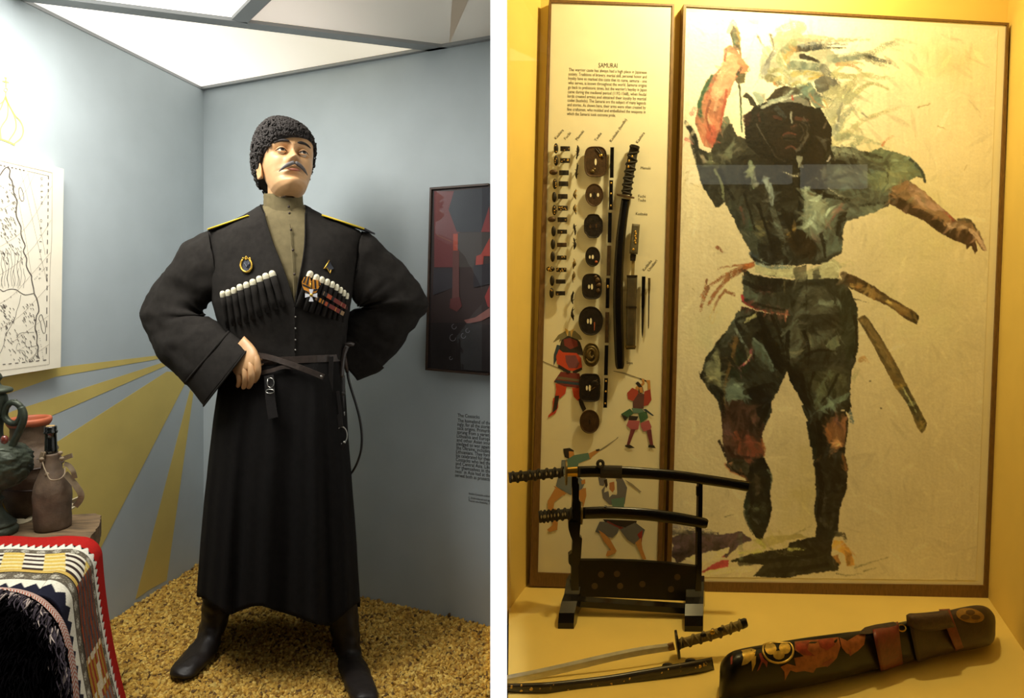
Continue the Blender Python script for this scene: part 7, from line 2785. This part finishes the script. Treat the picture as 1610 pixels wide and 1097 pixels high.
# ---------- head and mask
poly((38, 31, 29), P1((455, 650), (520, 590), (600, 560), (720, 555), (850, 590), (930, 640), (975, 720), (975, 830), (930, 900), (840, 960), (700, 960), (560, 900), (480, 830), (455, 750)), 1.2)
poly((52, 38, 33), P1((540, 600), (640, 575), (760, 580), (850, 640), (840, 800), (740, 900), (640, 880), (570, 800)), 1.5, .7)
poly((46, 38, 36), P1((880, 620), (960, 680), (975, 800), (900, 900), (860, 800)), 1.5, .9)
stroke((80, 34, 30), P1((460, 660), (470, 700), (490, 640)), 8, 6, .9)
stroke((98, 44, 38), P1((540, 640), (550, 680)), 5, 4, .7)
stroke((66, 74, 80), P1((650, 610), (680, 640), (700, 660)), 9, 5, .9)
stroke((108, 46, 40), P1((635, 655), (672, 668)), 5, 4, 1, .1)
stroke((104, 52, 42), P1((765, 665), (830, 675)), 6, 4, .9, .3)
stroke((168, 172, 168), P1((733, 630), (735, 690)), 2.6, 2.0, 1, 0)
stroke((112, 66, 52), P1((740, 720), (765, 705)), 6, 4, .9)
poly((62, 52, 50), P1((680, 775), (720, 755), (765, 775), (745, 800), (700, 800)), .8)
stroke((128, 60, 52), P1((685, 765), (720, 752), (762, 764)), 2.6, 2, 1, 0)
stroke((22, 18, 18), P1((690, 785), (750, 788)), 4, 3, 1, 0)
stroke((118, 62, 54), P1((700, 842), (730, 832), (765, 850)), 2.6, 2, .9, 0)
for r in (30, 46, 62):
    stroke((96, 90, 84), P1((790 + r * .3, 720 - r), (830 + r * .2, 730), (800, 800 + r * .5), (760, 840 + r * .4)), 2.2, 1.6, .7, .2)
stroke((70, 60, 56), P1((620, 860), (650, 900), (700, 925)), 3, 2, .8)
stroke((120, 112, 104), P1((530, 700), (560, 760), (620, 860)), 2.0, 1.5, .5, .4)
stroke((110, 92, 80), P1((930, 720), (945, 680)), 3, 2, .8)
stroke((90, 88, 84), P1((920, 800), (970, 790)), 5, 3, .7, .5)
stroke((206, 196, 190), P1((950, 920), (985, 860), (1000, 840)), 2.5, 1.6, .9)
# helmet brow, crest and horns
poly((88, 84, 76), P1((575, 600), (600, 540), (680, 480), (760, 480), (830, 530), (860, 600), (800, 575), (700, 565), (620, 580)), 1.0)
poly((150, 148, 140), P1((600, 575), (680, 535), (760, 515), (830, 560), (850, 600), (760, 570), (680, 570)), 1.2, .85)
poly((78, 66, 50), P1((580, 560), (640, 490), (700, 470), (730, 480), (700, 520), (640, 550)), 1.2)
stroke((178, 190, 180), P1((600, 570), (680, 545), (740, 500), (720, 460)), 5, 3, .95)
stroke((206, 212, 200), P1((560, 600), (640, 570), (740, 540), (800, 520)), 4, 2, .9)
stroke((196, 60, 50), P1((740, 530), (742, 556)), 3, 2, 1, 0)
poly((74, 68, 58), P1((443, 540), (465, 508), (500, 520), (520, 570), (525, 600), (490, 590), (475, 550)), .8)
poly((186, 200, 190), P1((470, 510), (520, 510), (580, 520), (575, 560), (550, 590), (520, 560), (500, 525)), 1.2)
stroke((226, 230, 216), P1((470, 508), (505, 530), (535, 585)), 4, 3, .9)
stroke((204, 196, 180), P1((560, 525), (580, 560)), 4, 3, .9)
poly((126, 152, 146), P1((780, 480), (850, 450), (900, 540), (940, 600), (880, 610), (830, 540)), 1.4, .85)
stroke((218, 212, 160), P1((740, 470), (780, 450), (830, 470)), 6, 4, .9)
stroke((214, 158, 112), P1((840, 520), (880, 570), (930, 600)), 3, 2, .8)
stroke((222, 190, 128), P1((930, 560), (950, 600)), 4, 3, .8)
stroke((72, 92, 104), P1((880, 520), (980, 560)), 6, 3, .7, .5)
poly((46, 44, 40), P1((860, 610), (910, 600), (930, 640), (880, 640)), 1)
# throat guard
poly((150, 150, 136), P1((765, 890), (800, 890), (795, 930), (815, 960), (780, 960)), 1.5, .8)
poly((42, 40, 38), P1((970, 860), (1080, 870), (1135, 900), (1135, 945), (960, 945)), 2)
for k in range(8):
    x = 975 + k * 20
    stroke((150, 156, 140), P1((x, 830 + 9 * (k % 3)), (x + 12, 870 + 14 * (k % 2)), (x + 26, 905)), 5, 2, .7, .5)

# ---------- outstretched right arm
poly((150, 116, 88), P2((335, 470), (440, 420), (520, 480), (620, 570), (700, 640), (770, 640), (800, 670), (830, 720), (862, 800), (840, 805), (800, 740), (815, 800), (800, 825), (780, 770), (752, 800), (750, 770), (690, 750), (600, 700), (520, 640), (420, 600), (330, 540)), .9)
poly((178, 140, 122), P2((440, 430), (500, 480), (600, 560), (640, 590), (600, 590), (520, 560), (460, 520)), 1.4, .9)
poly((86, 56, 44), P2((340, 500), (420, 530), (470, 560), (560, 600), (650, 680), (700, 690), (760, 720), (790, 740), (750, 760), (690, 750), (600, 700), (520, 640), (430, 600), (340, 550)), 1.2)
poly((70, 44, 36), P2((560, 600), (640, 690), (690, 680), (730, 700), (700, 755), (620, 710), (560, 660)), 1)
poly((84, 52, 42), P2((690, 690), (770, 690), (800, 740), (812, 800), (798, 822), (780, 775), (755, 800), (748, 770), (700, 750)), .9)
poly((196, 162, 140), P2((640, 650), (720, 655), (790, 690), (840, 740), (860, 800), (845, 805), (810, 740), (760, 690), (700, 680), (660, 690)), 1.0, .85)
stroke((58, 52, 44), P2((710, 635), (770, 640), (810, 690)), 4, 3, .9)
stroke((170, 66, 50), P2((640, 600), (690, 645)), 4, 3, .9)
stroke((120, 118, 90), P2((440, 540), (500, 500), (540, 590)), 6, 4, .6)
stroke((72, 64, 58), P2((330, 480), (400, 500)), 5, 4, .7)
stroke((90, 66, 52), P2((820, 700), (855, 790)), 3, 2, .8)

# ---------- belt, sash cords
for pts, w0 in ((P3((500, 640), (420, 665), (340, 700), (215, 780)), 8), (P3((470, 650), (350, 720), (280, 800), (235, 870)), 8), (P3((230, 780), (200, 850), (190, 905)), 7), (P3((480, 640), (380, 650), (290, 665)), 4), (P3((225, 730), (205, 800), (180, 830)), 3),
                (P3((340, 800), (380, 815), (340, 800)), 6), (P3((330, 790), (280, 860), (260, 920)), 4)):
    stroke((150, 84, 44), pts, w0, w0 * .6, .9, .35)
stroke((206, 176, 116), P3((270, 880), (240, 960), (262, 975), (280, 910)), 2.5, 2, .6)
stroke((140, 74, 40), P3((285, 545), (315, 570)), 6, 3, .9)
poly((186, 176, 136), P3((500, 625), (560, 650), (650, 660), (720, 650), (760, 690), (900, 640), (960, 610), (1000, 650), (980, 720), (800, 740), (700, 720), (580, 710), (500, 685)), 1.6)
stroke((112, 124, 118), P3((520, 630), (600, 655), (700, 655)), 9, 7, .8)
stroke((206, 196, 150), P3((540, 680), (620, 695), (710, 690)), 7, 5, .8)
poly((70, 66, 54), P3((720, 660), (800, 650), (800, 740), (730, 730)), 2, .8)
poly((58, 54, 46), P3((830, 680), (870, 660), (880, 720), (840, 730)), 1.5, .8)
stroke((214, 204, 162), P3((890, 650), (950, 640), (980, 680)), 9, 6, .8)
stroke((206, 190, 140), P3((1000, 640), (1050, 625), (1070, 660), (1060, 710)), 2.5, 2, .7)
# skirt band (haidate)
poly((56, 56, 46), P3((440, 670), (520, 710), (720, 730), (990, 720), (1060, 800), (1080, 960), (990, 1000), (700, 940), (600, 925), (500, 890), (425, 860)), 1.3)
poly((92, 96, 80), P3((430, 690), (470, 780), (540, 830), (520, 860), (430, 830)), 1.5, .85)
poly((38, 34, 30), P3((460, 690), (640, 730), (740, 750), (640, 800), (520, 780)), 1.6, .85)
poly((64, 66, 54), P3((520, 820), (640, 850), (740, 870), (700, 920), (560, 890)), 1.6, .9)
stroke((170, 48, 56), P3((425, 820), (440, 860), (500, 895), (560, 910)), 3.5, 2.5, 1, .1)
stroke((182, 96, 70), P3((560, 910), (640, 925), (700, 935)), 3, 2.5, .9, .3)
stroke((120, 50, 50), P3((540, 790), (600, 800)), 8, 4, .6)
poly((80, 80, 66), P3((700, 920), (780, 760), (900, 780), (990, 860), (980, 960), (880, 980), (760, 1000)), 1.7, .8)
stroke((128, 132, 112), P3((880, 860), (980, 865)), 9, 7, .8)
stroke((34, 32, 30), P3((800, 700), (792, 1000)), 2.2, 2, .9, 0)
stroke((110, 96, 60), P3((670, 740), (672, 800)), 3, 2, .7)
# ---------- trousers
TR_L = P4((455, 240), (560, 270), (640, 285), (730, 300), (760, 500), (735, 640), (700, 720), (640, 830), (645, 890), (590, 1000), (560, 1000), (500, 860), (430, 835), (370, 835), (350, 930), (325, 900), (310, 830), (240, 740), (200, 680), (230, 560), (330, 420), (430, 340))
poly((48, 47, 38), TR_L, 1.2)
poly((70, 72, 60), P4((310, 480), (430, 270), (530, 260), (470, 330), (420, 400), (360, 500), (330, 500)), 1.3)
poly((150, 140, 100), P4((240, 590), (310, 490), (320, 600), (330, 740), (250, 690), (225, 640)), 1.6)
poly((96, 92, 70), P4((215, 640), (300, 500), (310, 560), (280, 700)), 2, .6)
poly((170, 158, 110), P4((480, 320), (550, 275), (555, 300), (470, 345)), 1.2)
poly((40, 52, 36), P4((400, 480), (470, 520), (510, 620), (440, 700), (360, 680), (380, 560)), 1.6, .9)
poly((84, 92, 78), P4((520, 440), (580, 470), (640, 580), (690, 640), (640, 640), (560, 560), (520, 500)), 1.5, .9)
stroke((116, 82, 40), P4((420, 430), (400, 540), (360, 680), (335, 840)), 6, 5, .9, .1)
stroke((128, 132, 116), P4((420, 380), (450, 440), (490, 500)), 4, 3, .9)
stroke((176, 88, 92), P4((515, 510), (500, 570), (440, 620)), 4, 3, .9)
stroke((190, 176, 128), P4((510, 540), (480, 590)), 3, 2, .9)
poly((102, 108, 90), P4((350, 740), (390, 680), (480, 770), (450, 830), (370, 830)), 1.2)
poly((26, 24, 22), P4((540, 400), (620, 380), (700, 520), (740, 600), (700, 660), (640, 600), (590, 480)), 1.3)
poly((30, 28, 26), P4((480, 760), (640, 730), (640, 840), (600, 960), (540, 900)), 1.4)
poly((28, 30, 26), P4((195, 630), (215, 690), (300, 800), (330, 880), (300, 780), (230, 690), (200, 690)), 1)
TR_R = P4((735, 300), (1060, 280), (1120, 140), (1170, 250), (1170, 480), (1150, 600), (1130, 640), (1125, 760), (1130, 860), (1000, 900), (900, 950), (880, 1000), (820, 850), (840, 840), (760, 690), (735, 640))
poly((54, 52, 42), TR_R, 1.2)
poly((88, 88, 72), P4((700, 380), (790, 330), (830, 420), (800, 560), (740, 560)), 1.6, .85)
poly((76, 78, 64), P4((850, 470), (900, 400), (1050, 370), (1000, 430), (900, 500)), 1.6, .9)
poly((120, 122, 96), P4((970, 480), (1040, 420), (1060, 480), (1000, 520)), 1.8, .9)
poly((54, 58, 44), P4((1060, 130), (1110, 130), (1170, 260), (1170, 520), (1110, 600), (1060, 400)), 1.3)
stroke((40, 36, 30), P4((830, 580), (950, 590), (1150, 580)), 5, 4, .8)
poly((70, 68, 48), P4((850, 660), (1000, 630), (1120, 640), (1110, 780), (960, 800), (880, 770)), 1.6, .85)
stroke((100, 100, 72), P4((1020, 640), (960, 740), (910, 860)), 7, 8, .8)
poly((104, 112, 92), P4((880, 910), (1000, 830), (1120, 770), (1110, 810), (960, 880), (905, 955)), 1.2)
poly((26, 24, 22), P4((735, 600), (830, 640), (860, 800), (900, 900), (870, 920), (800, 780), (745, 690)), 1.2)
stroke((54, 76, 76), P4((1115, 880), (1135, 950)), 6, 7, .9)
poly((36, 34, 28), P4((1060, 850), (1130, 840), (1110, 900)), 1)
# sheaths thrust through the belt
poly((96, 66, 36), P6((150, 95), (220, 115), (330, 175), (400, 225), (530, 300), (567, 330), (555, 378), (500, 350), (400, 280), (250, 210), (185, 175), (150, 150)), .8)
poly((146, 114, 66), P6((230, 140), (400, 240), (530, 320), (520, 345), (390, 262), (230, 175)), 1.2, .75)
stroke((66, 40, 24), P6((160, 110), (200, 170)), 12, 10, .8)
stroke((190, 150, 84), P6((200, 160), (215, 185)), 5, 3, .8)
stroke((206, 172, 100), P6((395, 250), (415, 262)), 6, 4, .7)
poly((66, 50, 28), P6((530, 305), (567, 335), (555, 378), (525, 355)), .7)
stroke((156, 124, 66), P6((540, 330), (552, 360)), 4, 3, .8)
poly((104, 80, 46), P6((232, 345), (275, 325), (310, 370), (400, 510), (470, 640), (530, 760), (608, 910), (600, 945), (578, 966), (555, 930), (500, 800), (440, 720), (380, 610), (300, 460)), .8)
poly((138, 110, 66), P6((250, 350), (285, 345), (330, 420), (420, 570), (440, 650), (400, 600), (320, 460)), 1.2, .75)
poly((64, 58, 40), P6((450, 720), (495, 700), (540, 800), (590, 890), (560, 900), (500, 800)), 1, .9)
stroke((176, 164, 110), P6((480, 720), (520, 790), (550, 850)), 3, 2, .8)
stroke((160, 124, 60), P6((440, 715), (500, 700)), 4, 3, .8)
poly((70, 54, 28), P6((555, 905), (590, 880), (608, 920), (580, 965)), .7)
stroke((150, 118, 58), P6((575, 900), (590, 945)), 4, 3, .8)
stroke((186, 130, 66), P6((250, 570), (270, 560), (285, 580)), 8, 5, .7, .5)
stroke((150, 140, 96), P6((215, 660), (240, 620)), 8, 4, .5, .5)
for x, y in ((303, 683), (360, 828)):
    stroke((50, 44, 30), P6((x - 2, y), (x + 3, y)), 2.2, 2, 1, 0)
stroke((60, 56, 40), P6((220, 240), (260, 250), (290, 260)), 2, 1, .8, .4)
# ---------- left leg (bare shin, dark boot)
poly((74, 44, 34), P5((350, -40), (385, -125), (470, -135), (560, -80), (640, 30), (620, 110), (640, 170), (640, 240), (600, 280), (520, 260), (400, 290), (370, 200), (362, 100)), 1.1)
poly((104, 50, 36), P5((430, 90), (520, 60), (590, 140), (640, 190), (600, 260), (500, 230), (410, 190)), 1.5, .8)
poly((92, 58, 50), P5((370, 20), (420, 0), (430, 100), (380, 150)), 1.4, .8)
poly((52, 36, 30), P5((540, 0), (630, 30), (600, 120), (540, 100)), 1.3, .8)
stroke((150, 84, 44), P5((620, 130), (640, 180), (640, 235)), 4, 3, .8)
stroke((36, 28, 24), P5((340, 140), (370, 200), (390, 260)), 5, 4, 1)
poly((34, 30, 24), P5((395, 280), (460, 240), (560, 265), (640, 250), (665, 300), (695, 380), (680, 480), (690, 590), (660, 720), (620, 800), (580, 780), (530, 680), (505, 560), (530, 440), (520, 390), (450, 360)), 1.1)
poly((70, 60, 44), P5((420, 270), (480, 245), (540, 300), (530, 370), (450, 345)), 1.3, .8)
stroke((150, 84, 48), P5((385, 295), (430, 345), (500, 375)), 5, 3, .8)
poly((84, 62, 44), P5((570, 330), (610, 400), (610, 490), (580, 510)), 1.5, .6)
stroke((92, 86, 64), P5((540, 570), (600, 590), (640, 560)), 7, 5, .8)
stroke((72, 66, 56), P5((560, 640), (600, 690)), 4, 2, .7)
stroke((36, 44, 36), P5((520, 540), (520, 640), (570, 760)), 8, 5, .8)
# ---------- right leg
poly((38, 32, 26), P5((915, 10), (1000, -60), (1180, -60), (1200, 20), (1175, 220), (1195, 330), (1190, 460), (1145, 580), (1130, 740), (1090, 800), (980, 790), (985, 700), (970, 600), (980, 500), (970, 260), (935, 110)), 1.1)
poly((112, 70, 44), P5((1040, 60), (1080, -20), (1170, -40), (1190, 40), (1165, 180), (1110, 200), (1060, 140)), 1.4)
poly((168, 110, 66), P5((1085, 150), (1120, 110), (1145, 150), (1120, 195)), 1.2, .9)
stroke((84, 54, 52), P5((1120, 0), (1160, 60)), 9, 6, .7)
poly((48, 44, 40), P5((1050, 200), (1120, 190), (1170, 230), (1120, 250)), 1.4)
stroke((110, 70, 40), P5((975, 290), (1020, 240)), 6, 3, .7)
stroke((120, 74, 40), P5((1160, 230), (1185, 330), (1150, 300)), 5, 4, .7)
stroke((28, 34, 30), P5((940, 60), (970, 200), (985, 320)), 9, 7, .9)
stroke((72, 60, 50), P5((1030, 480), (1040, 700)), 6, 4, .5)
# foot and sandal
poly((170, 112, 56), P5((1085, 850), (1100, 795), (1160, 800), (1200, 850), (1240, 930), (1240, 965), (1190, 970), (1170, 890), (1120, 865)), .9)
poly((132, 84, 46), P5((1170, 860), (1220, 890), (1240, 960), (1190, 970)), 1, .7)
stroke((40, 36, 28), P5((1080, 760), (1160, 760), (1180, 800)), 9, 5, .9, .3)
poly((112, 70, 40), P5((1090, 910), (1130, 890), (1150, 960), (1110, 950)), 1)
# ---------- ground shadow swathes
poly((38, 30, 24), P5((410, 940), (560, 880), (800, 850), (810, 810), (990, 770), (1090, 800), (1090, 900), (1140, 960), (1130, 1000), (960, 1020), (760, 1050), (560, 1040), (640, 960)), 1.4)
poly((70, 48, 52), P5((0, 790), (120, 740), (340, 760), (480, 740), (560, 800), (480, 830), (420, 880), (390, 920), (200, 880), (60, 950), (20, 900), (40, 830)), 1.6)
poly((54, 34, 40), P5((20, 900), (140, 830), (380, 800), (420, 850), (200, 880), (60, 950)), 1.6, .8)
stroke((96, 80, 88), P5((10, 710), (120, 720), (280, 735)), 12, 5, .7, .5)
stroke((50, 44, 44), P5((20, 750), (160, 745), (330, 755)), 7, 5, .8, .4)
poly((176, 160, 108), P5((110, 920), (240, 880), (410, 845), (400, 880), (330, 930), (200, 960)), 1.4)
poly((134, 44, 48), P5((210, 1010), (330, 940), (405, 930), (405, 970), (300, 1010)), 1.3)
stroke((170, 156, 100), P5((260, 1020), (380, 1000), (550, 990)), 9, 8, .9)
stroke((80, 76, 60), P5((480, 760), (490, 940)), 7, 6, .5, .4)
poly((130, 106, 56), P5((560, 800), (680, 770), (880, 760), (930, 780), (780, 800), (640, 850)), 1.8, .7)
stroke((110, 92, 50), P5((840, 760), (950, 705)), 4, 2, .6, .5)
stroke((150, 130, 70), P5((600, 800), (640, 840), (600, 870), (480, 880)), 7, 6, .8, .4)
stroke((168, 150, 92), P5((800, 860), (910, 855)), 5, 3, .6, .5)
stroke((96, 84, 52), P5((680, 850), (760, 890), (920, 915)), 2, 1, .7)
for pts in (P5((1240, 980), (1360, 940), (1470, 910)), P5((1120, 1020), (1210, 1030), (1300, 1018)), P5((1300, 1000), (1390, 980)), P5((380, 645), (440, 628))):
    stroke((70, 60, 36), pts, 2.4, 1.2, .7, .45)
# loose scratches in the ground
for pts in (P3((130, 175), (175, 195), (210, 230)), P1((110, 990), (140, 970)), P1((100, 1035), (150, 1005)), P3((140, 780), (160, 800)), P2((490, 30), (560, 10)), P2((600, 130), (640, 145)), P2((740, 370), (755, 340))):
    stroke((176, 150, 96), pts, 1.6, 1, .7, .2)

# many short brush marks over the figure, each picking up the paint beneath it
rgb = np.random.RandomState(12)
ang_f = vnoise((IH, IW), 60, 31) * 2 * PI * 1.3
fig = (img.sum(-1) < lum.sum(-1) * .62)
fy2, fx2 = np.nonzero(fig)
for k in range(5200):
    q = rgb.randint(len(fy2))
    yq, xq = fy2[q], fx2[q]
    if 1165 < xq + IX0 < 1312 and 150 < yq + IY0 < 265 and rgb.rand() < .93:
        continue
    c = img[yq, xq].copy()
    a = ang_f[yq, xq] + rgb.randn() * .35
    L_ = rgb.uniform(5, 17)
    wd = rgb.uniform(1.2, 4.2)
    g = math.exp(rgb.randn() * .30)
    if rgb.rand() < .07:
        g *= 1.7
    elif rgb.rand() < .14:
        g *= .5
    tint = 1 + np.array([.06, .0, -.06]) * rgb.randn()
    col = np.clip(c * g * tint, .003, 1)
    dx, dy = math.cos(a), math.sin(a)
    bend = rgb.uniform(-.04, .04)
    y0_, y1_ = max(0, int(yq - L_ - 4)), min(IH, int(yq + L_ + 5))
    x0_, x1__ = max(0, int(xq - L_ - 4)), min(IW, int(xq + L_ + 5))
    Yq, Xq = np.mgrid[y0_:y1_, x0_:x1__]
    u = (Xq - xq) * dx + (Yq - yq) * dy
    v = -(Xq - xq) * dy + (Yq - yq) * dx - bend * u * u
    m_ = np.clip(wd * (1 - (u / L_) ** 2) - np.abs(v) + .3, 0, 1) * (np.abs(u) < L_) * .40
    m_ = m_ * fig[y0_:y1_, x0_:x1__] * (.5 + n4[y0_:y1_, x0_:x1__])
    img[y0_:y1_, x0_:x1__] += (col - img[y0_:y1_, x0_:x1__]) * np.clip(m_, 0, 1)[..., None]
# sparse dry marks in the bare ground
gy2, gx2 = np.nonzero(~fig)
for k in range(1500):
    q = rgb.randint(len(gy2))
    yq, xq = gy2[q], gx2[q]
    a = ang_f[yq, xq] * .6 + rgb.randn() * .3
    L_ = rgb.uniform(8, 26)
    wd = rgb.uniform(.8, 4.5)
    col = img[yq, xq] * (1 + .10 * rgb.randn())
    dx, dy = math.cos(a), math.sin(a)
    y0_, y1_ = max(0, int(yq - L_ - 4)), min(IH, int(yq + L_ + 5))
    x0_, x1__ = max(0, int(xq - L_ - 4)), min(IW, int(xq + L_ + 5))
    Yq, Xq = np.mgrid[y0_:y1_, x0_:x1__]
    u = (Xq - xq) * dx + (Yq - yq) * dy
    v = -(Xq - xq) * dy + (Yq - yq) * dx
    m_ = np.clip(wd * (1 - (u / L_) ** 2) - np.abs(v) + .3, 0, 1) * (np.abs(u) < L_) * .5
    m_ = m_ * (~fig[y0_:y1_, x0_:x1__]) * (.3 + n4[y0_:y1_, x0_:x1__])
    img[y0_:y1_, x0_:x1__] += (col - img[y0_:y1_, x0_:x1__]) * np.clip(m_, 0, 1)[..., None]

# last accents on top: folds, edges and lights
for c, pts, w0, w1 in (
        ((24, 24, 22), P4((560, 290), (600, 380), (650, 480), (710, 600)), 9, 5), ((22, 22, 20), P4((740, 400), (735, 520), (745, 640)), 8, 6), ((30, 28, 24), P4((640, 300), (690, 420), (720, 560)), 5, 3),
        ((26, 24, 22), P4((480, 770), (560, 740), (650, 720)), 9, 6), ((24, 22, 20), P4((620, 850), (590, 920), (560, 980)), 9, 5), ((26, 26, 22), P4((330, 780), (340, 860), (345, 920)), 6, 4),
        ((30, 30, 26), P4((450, 380), (420, 330), (500, 300)), 6, 4), ((110, 116, 100), P4((530, 440), (590, 500), (650, 610)), 4, 2), ((34, 40, 34), P4((380, 560), (440, 640), (500, 700)), 6, 3),
        ((28, 26, 24), P4((850, 540), (930, 510), (1040, 520)), 5, 3), ((30, 28, 24), P4((840, 400), (870, 500), (860, 600)), 6, 3), ((96, 98, 80), P4((700, 420), (760, 360), (800, 320)), 4, 2),
        ((30, 28, 22), P4((900, 650), (870, 760), (900, 850)), 5, 3), ((90, 92, 70), P4((1000, 640), (940, 740), (900, 840)), 4, 2), ((28, 28, 24), P4((1050, 660), (1000, 760), (950, 830)), 5, 3),
        ((30, 28, 24), P4((1150, 300), (1165, 420), (1150, 560)), 6, 4), ((34, 32, 28), P4((470, 90), (560, 130), (640, 140)), 8, 4), ((34, 32, 28), P4((560, 230), (640, 250), (720, 265)), 5, 3),
        ((24, 22, 20), P3((520, 300), (560, 420), (600, 540)), 6, 3), ((30, 28, 26), P3((440, 240), (470, 340), (500, 440)), 5, 3), ((28, 26, 24), P3((660, 330), (700, 430), (740, 520)), 7, 4), ((26, 24, 24), P3((600, 20), (650, 110), (720, 180)), 6, 4),
        ((30, 30, 28), P3((300, 100), (340, 200), (380, 270)), 7, 4), ((120, 124, 96), P3((270, 100), (310, 180), (320, 270)), 4, 3), ((26, 26, 26), P3((880, 470), (900, 540), (905, 600)), 7, 4), ((150, 156, 140), P3((790, 200), (800, 300), (790, 420)), 4, 2),
        ((28, 26, 24), P3((830, 210), (930, 250), (1040, 270)), 8, 5), ((22, 20, 20), P3((480, 600), (560, 640), (640, 640)), 5, 3), ((140, 150, 146), P3((590, 180), (605, 260), (602, 300)), 4, 2),
        ((24, 20, 18), P5((400, 300), (440, 340), (500, 360)), 6, 4), ((120, 60, 40), P5((450, 80), (480, 150), (470, 220)), 5, 3), ((60, 28, 24), P5((400, 180), (440, 240), (540, 250)), 7, 5), ((60, 34, 28), P5((500, -60), (520, 40), (500, 120)), 6, 4),
        ((96, 92, 72), P5((660, 330), (690, 380), (680, 460)), 3, 2), ((26, 20, 18), P5((540, 450), (560, 540), (540, 620)), 7, 4), ((20, 18, 16), P5((990, 300), (1020, 450), (1000, 640)), 10, 7), ((140, 84, 46), P5((1050, 60), (1080, 110), (1060, 160)), 5, 3),
        ((22, 20, 18), P5((1000, 20), (1010, 120), (1000, 230)), 9, 6), ((24, 20, 18), P5((480, 950), (700, 930), (980, 900)), 9, 7), ((26, 20, 18), P5((700, 1000), (860, 990), (1060, 960)), 9, 7),
        ((24, 22, 22), P1((470, 800), (560, 880), (680, 940)), 5, 4), ((24, 20, 20), P1((560, 640), (580, 760), (640, 860)), 7, 4), ((22, 18, 18), P1((820, 700), (850, 780), (800, 880)), 7, 4), ((80, 74, 68), P1((800, 690), (830, 720), (815, 790), (770, 850)), 2.4, 1.6),
        ((80, 74, 68), P1((780, 700), (808, 740), (790, 800)), 2, 1.4), ((150, 146, 136), P1((734, 630), (737, 690)), 2.4, 1.8), ((96, 44, 38), P1((690, 764), (722, 753), (760, 764)), 2.2, 1.8), ((90, 42, 38), P1((640, 655), (672, 668)), 4, 3),
        ((20, 16, 16), P1((690, 784), (752, 788)), 3.5, 2.5), ((100, 54, 46), P1((704, 840), (730, 832), (760, 848)), 2.2, 1.6), ((22, 18, 18), P1((690, 700), (640, 720)), 4, 2), ((58, 48, 44), P1((700, 715), (735, 725), (770, 712)), 4, 3),
        ((150, 70, 50), P1((250, 560), (230, 660), (260, 760)), 5, 3), ((238, 186, 156), P1((330, 380), (300, 500), (280, 620)), 6, 4), ((34, 112, 74), P1((262, 415), (215, 500), (190, 580), (192, 650)), 5, 6), ((190, 84, 66), P1((350, 500), (330, 620), (312, 720)), 5, 3)):
    stroke(c, pts, w0, w1, .85, .25)

# colours seen under the lamp -> colours of the paint itself
hdr = .75 * np.exp(-((GY - 70) / 150) ** 2) * np.exp(-((GX - 1240) / 300) ** 2)
wfig = np.clip((lum.sum(-1) * .97 - img.sum(-1)) / (.22 * lum.sum(-1)), 0, 1)
alb = img / np.maximum(lum, 1e-3) * BASE / (1 + hdr * wfig)[..., None]
am_ = alb.mean(-1, keepdims=True)
alb = am_ + (alb - am_) * np.where(am_ < .12, .72, 1.0)
alb = alb * np.clip(am_ / .13, .12, 1.0) ** .38
lo = np.clip(alb, .004, .86)
PU, PV = 452, 776
uu, vv = np.meshgrid(np.linspace(0, 1, PU), np.linspace(0, 1, PV))
cn = [np.array(p, float) for p in PIN]
PXY = ((1 - uu) * (1 - vv))[..., None] * cn[0] + (uu * (1 - vv))[..., None] * cn[1] + (uu * vv)[..., None] * cn[2] + ((1 - uu) * vv)[..., None] * cn[3]
fx_ = np.clip(PXY[..., 0] - IX0 - .5, 0, IW - 1.001); fy_ = np.clip(PXY[..., 1] - IY0 - .5, 0, IH - 1.001)
ix, iy = fx_.astype(int), fy_.astype(int)
ax_, ay_ = (fx_ - ix)[..., None], (fy_ - iy)[..., None]
pc = (lo[iy, ix] * (1 - ax_) + lo[iy, ix + 1] * ax_) * (1 - ay_) + (lo[iy + 1, ix] * (1 - ax_) + lo[iy + 1, ix + 1] * ax_) * ay_
Yp = ZB - .0015
relief_ = (n4[iy, ix] - .5) * .0005 + (n3[iy, ix] - .5) * .0004
ppos = np.stack([(PXY[..., 0] - PX) / F * Yp, Yp - relief_, H - (PXY[..., 1] - PY) / F * Yp], -1)
grid_obj('painted_canvas', PU, PV, ppos, pc, M['paint'], pbd)
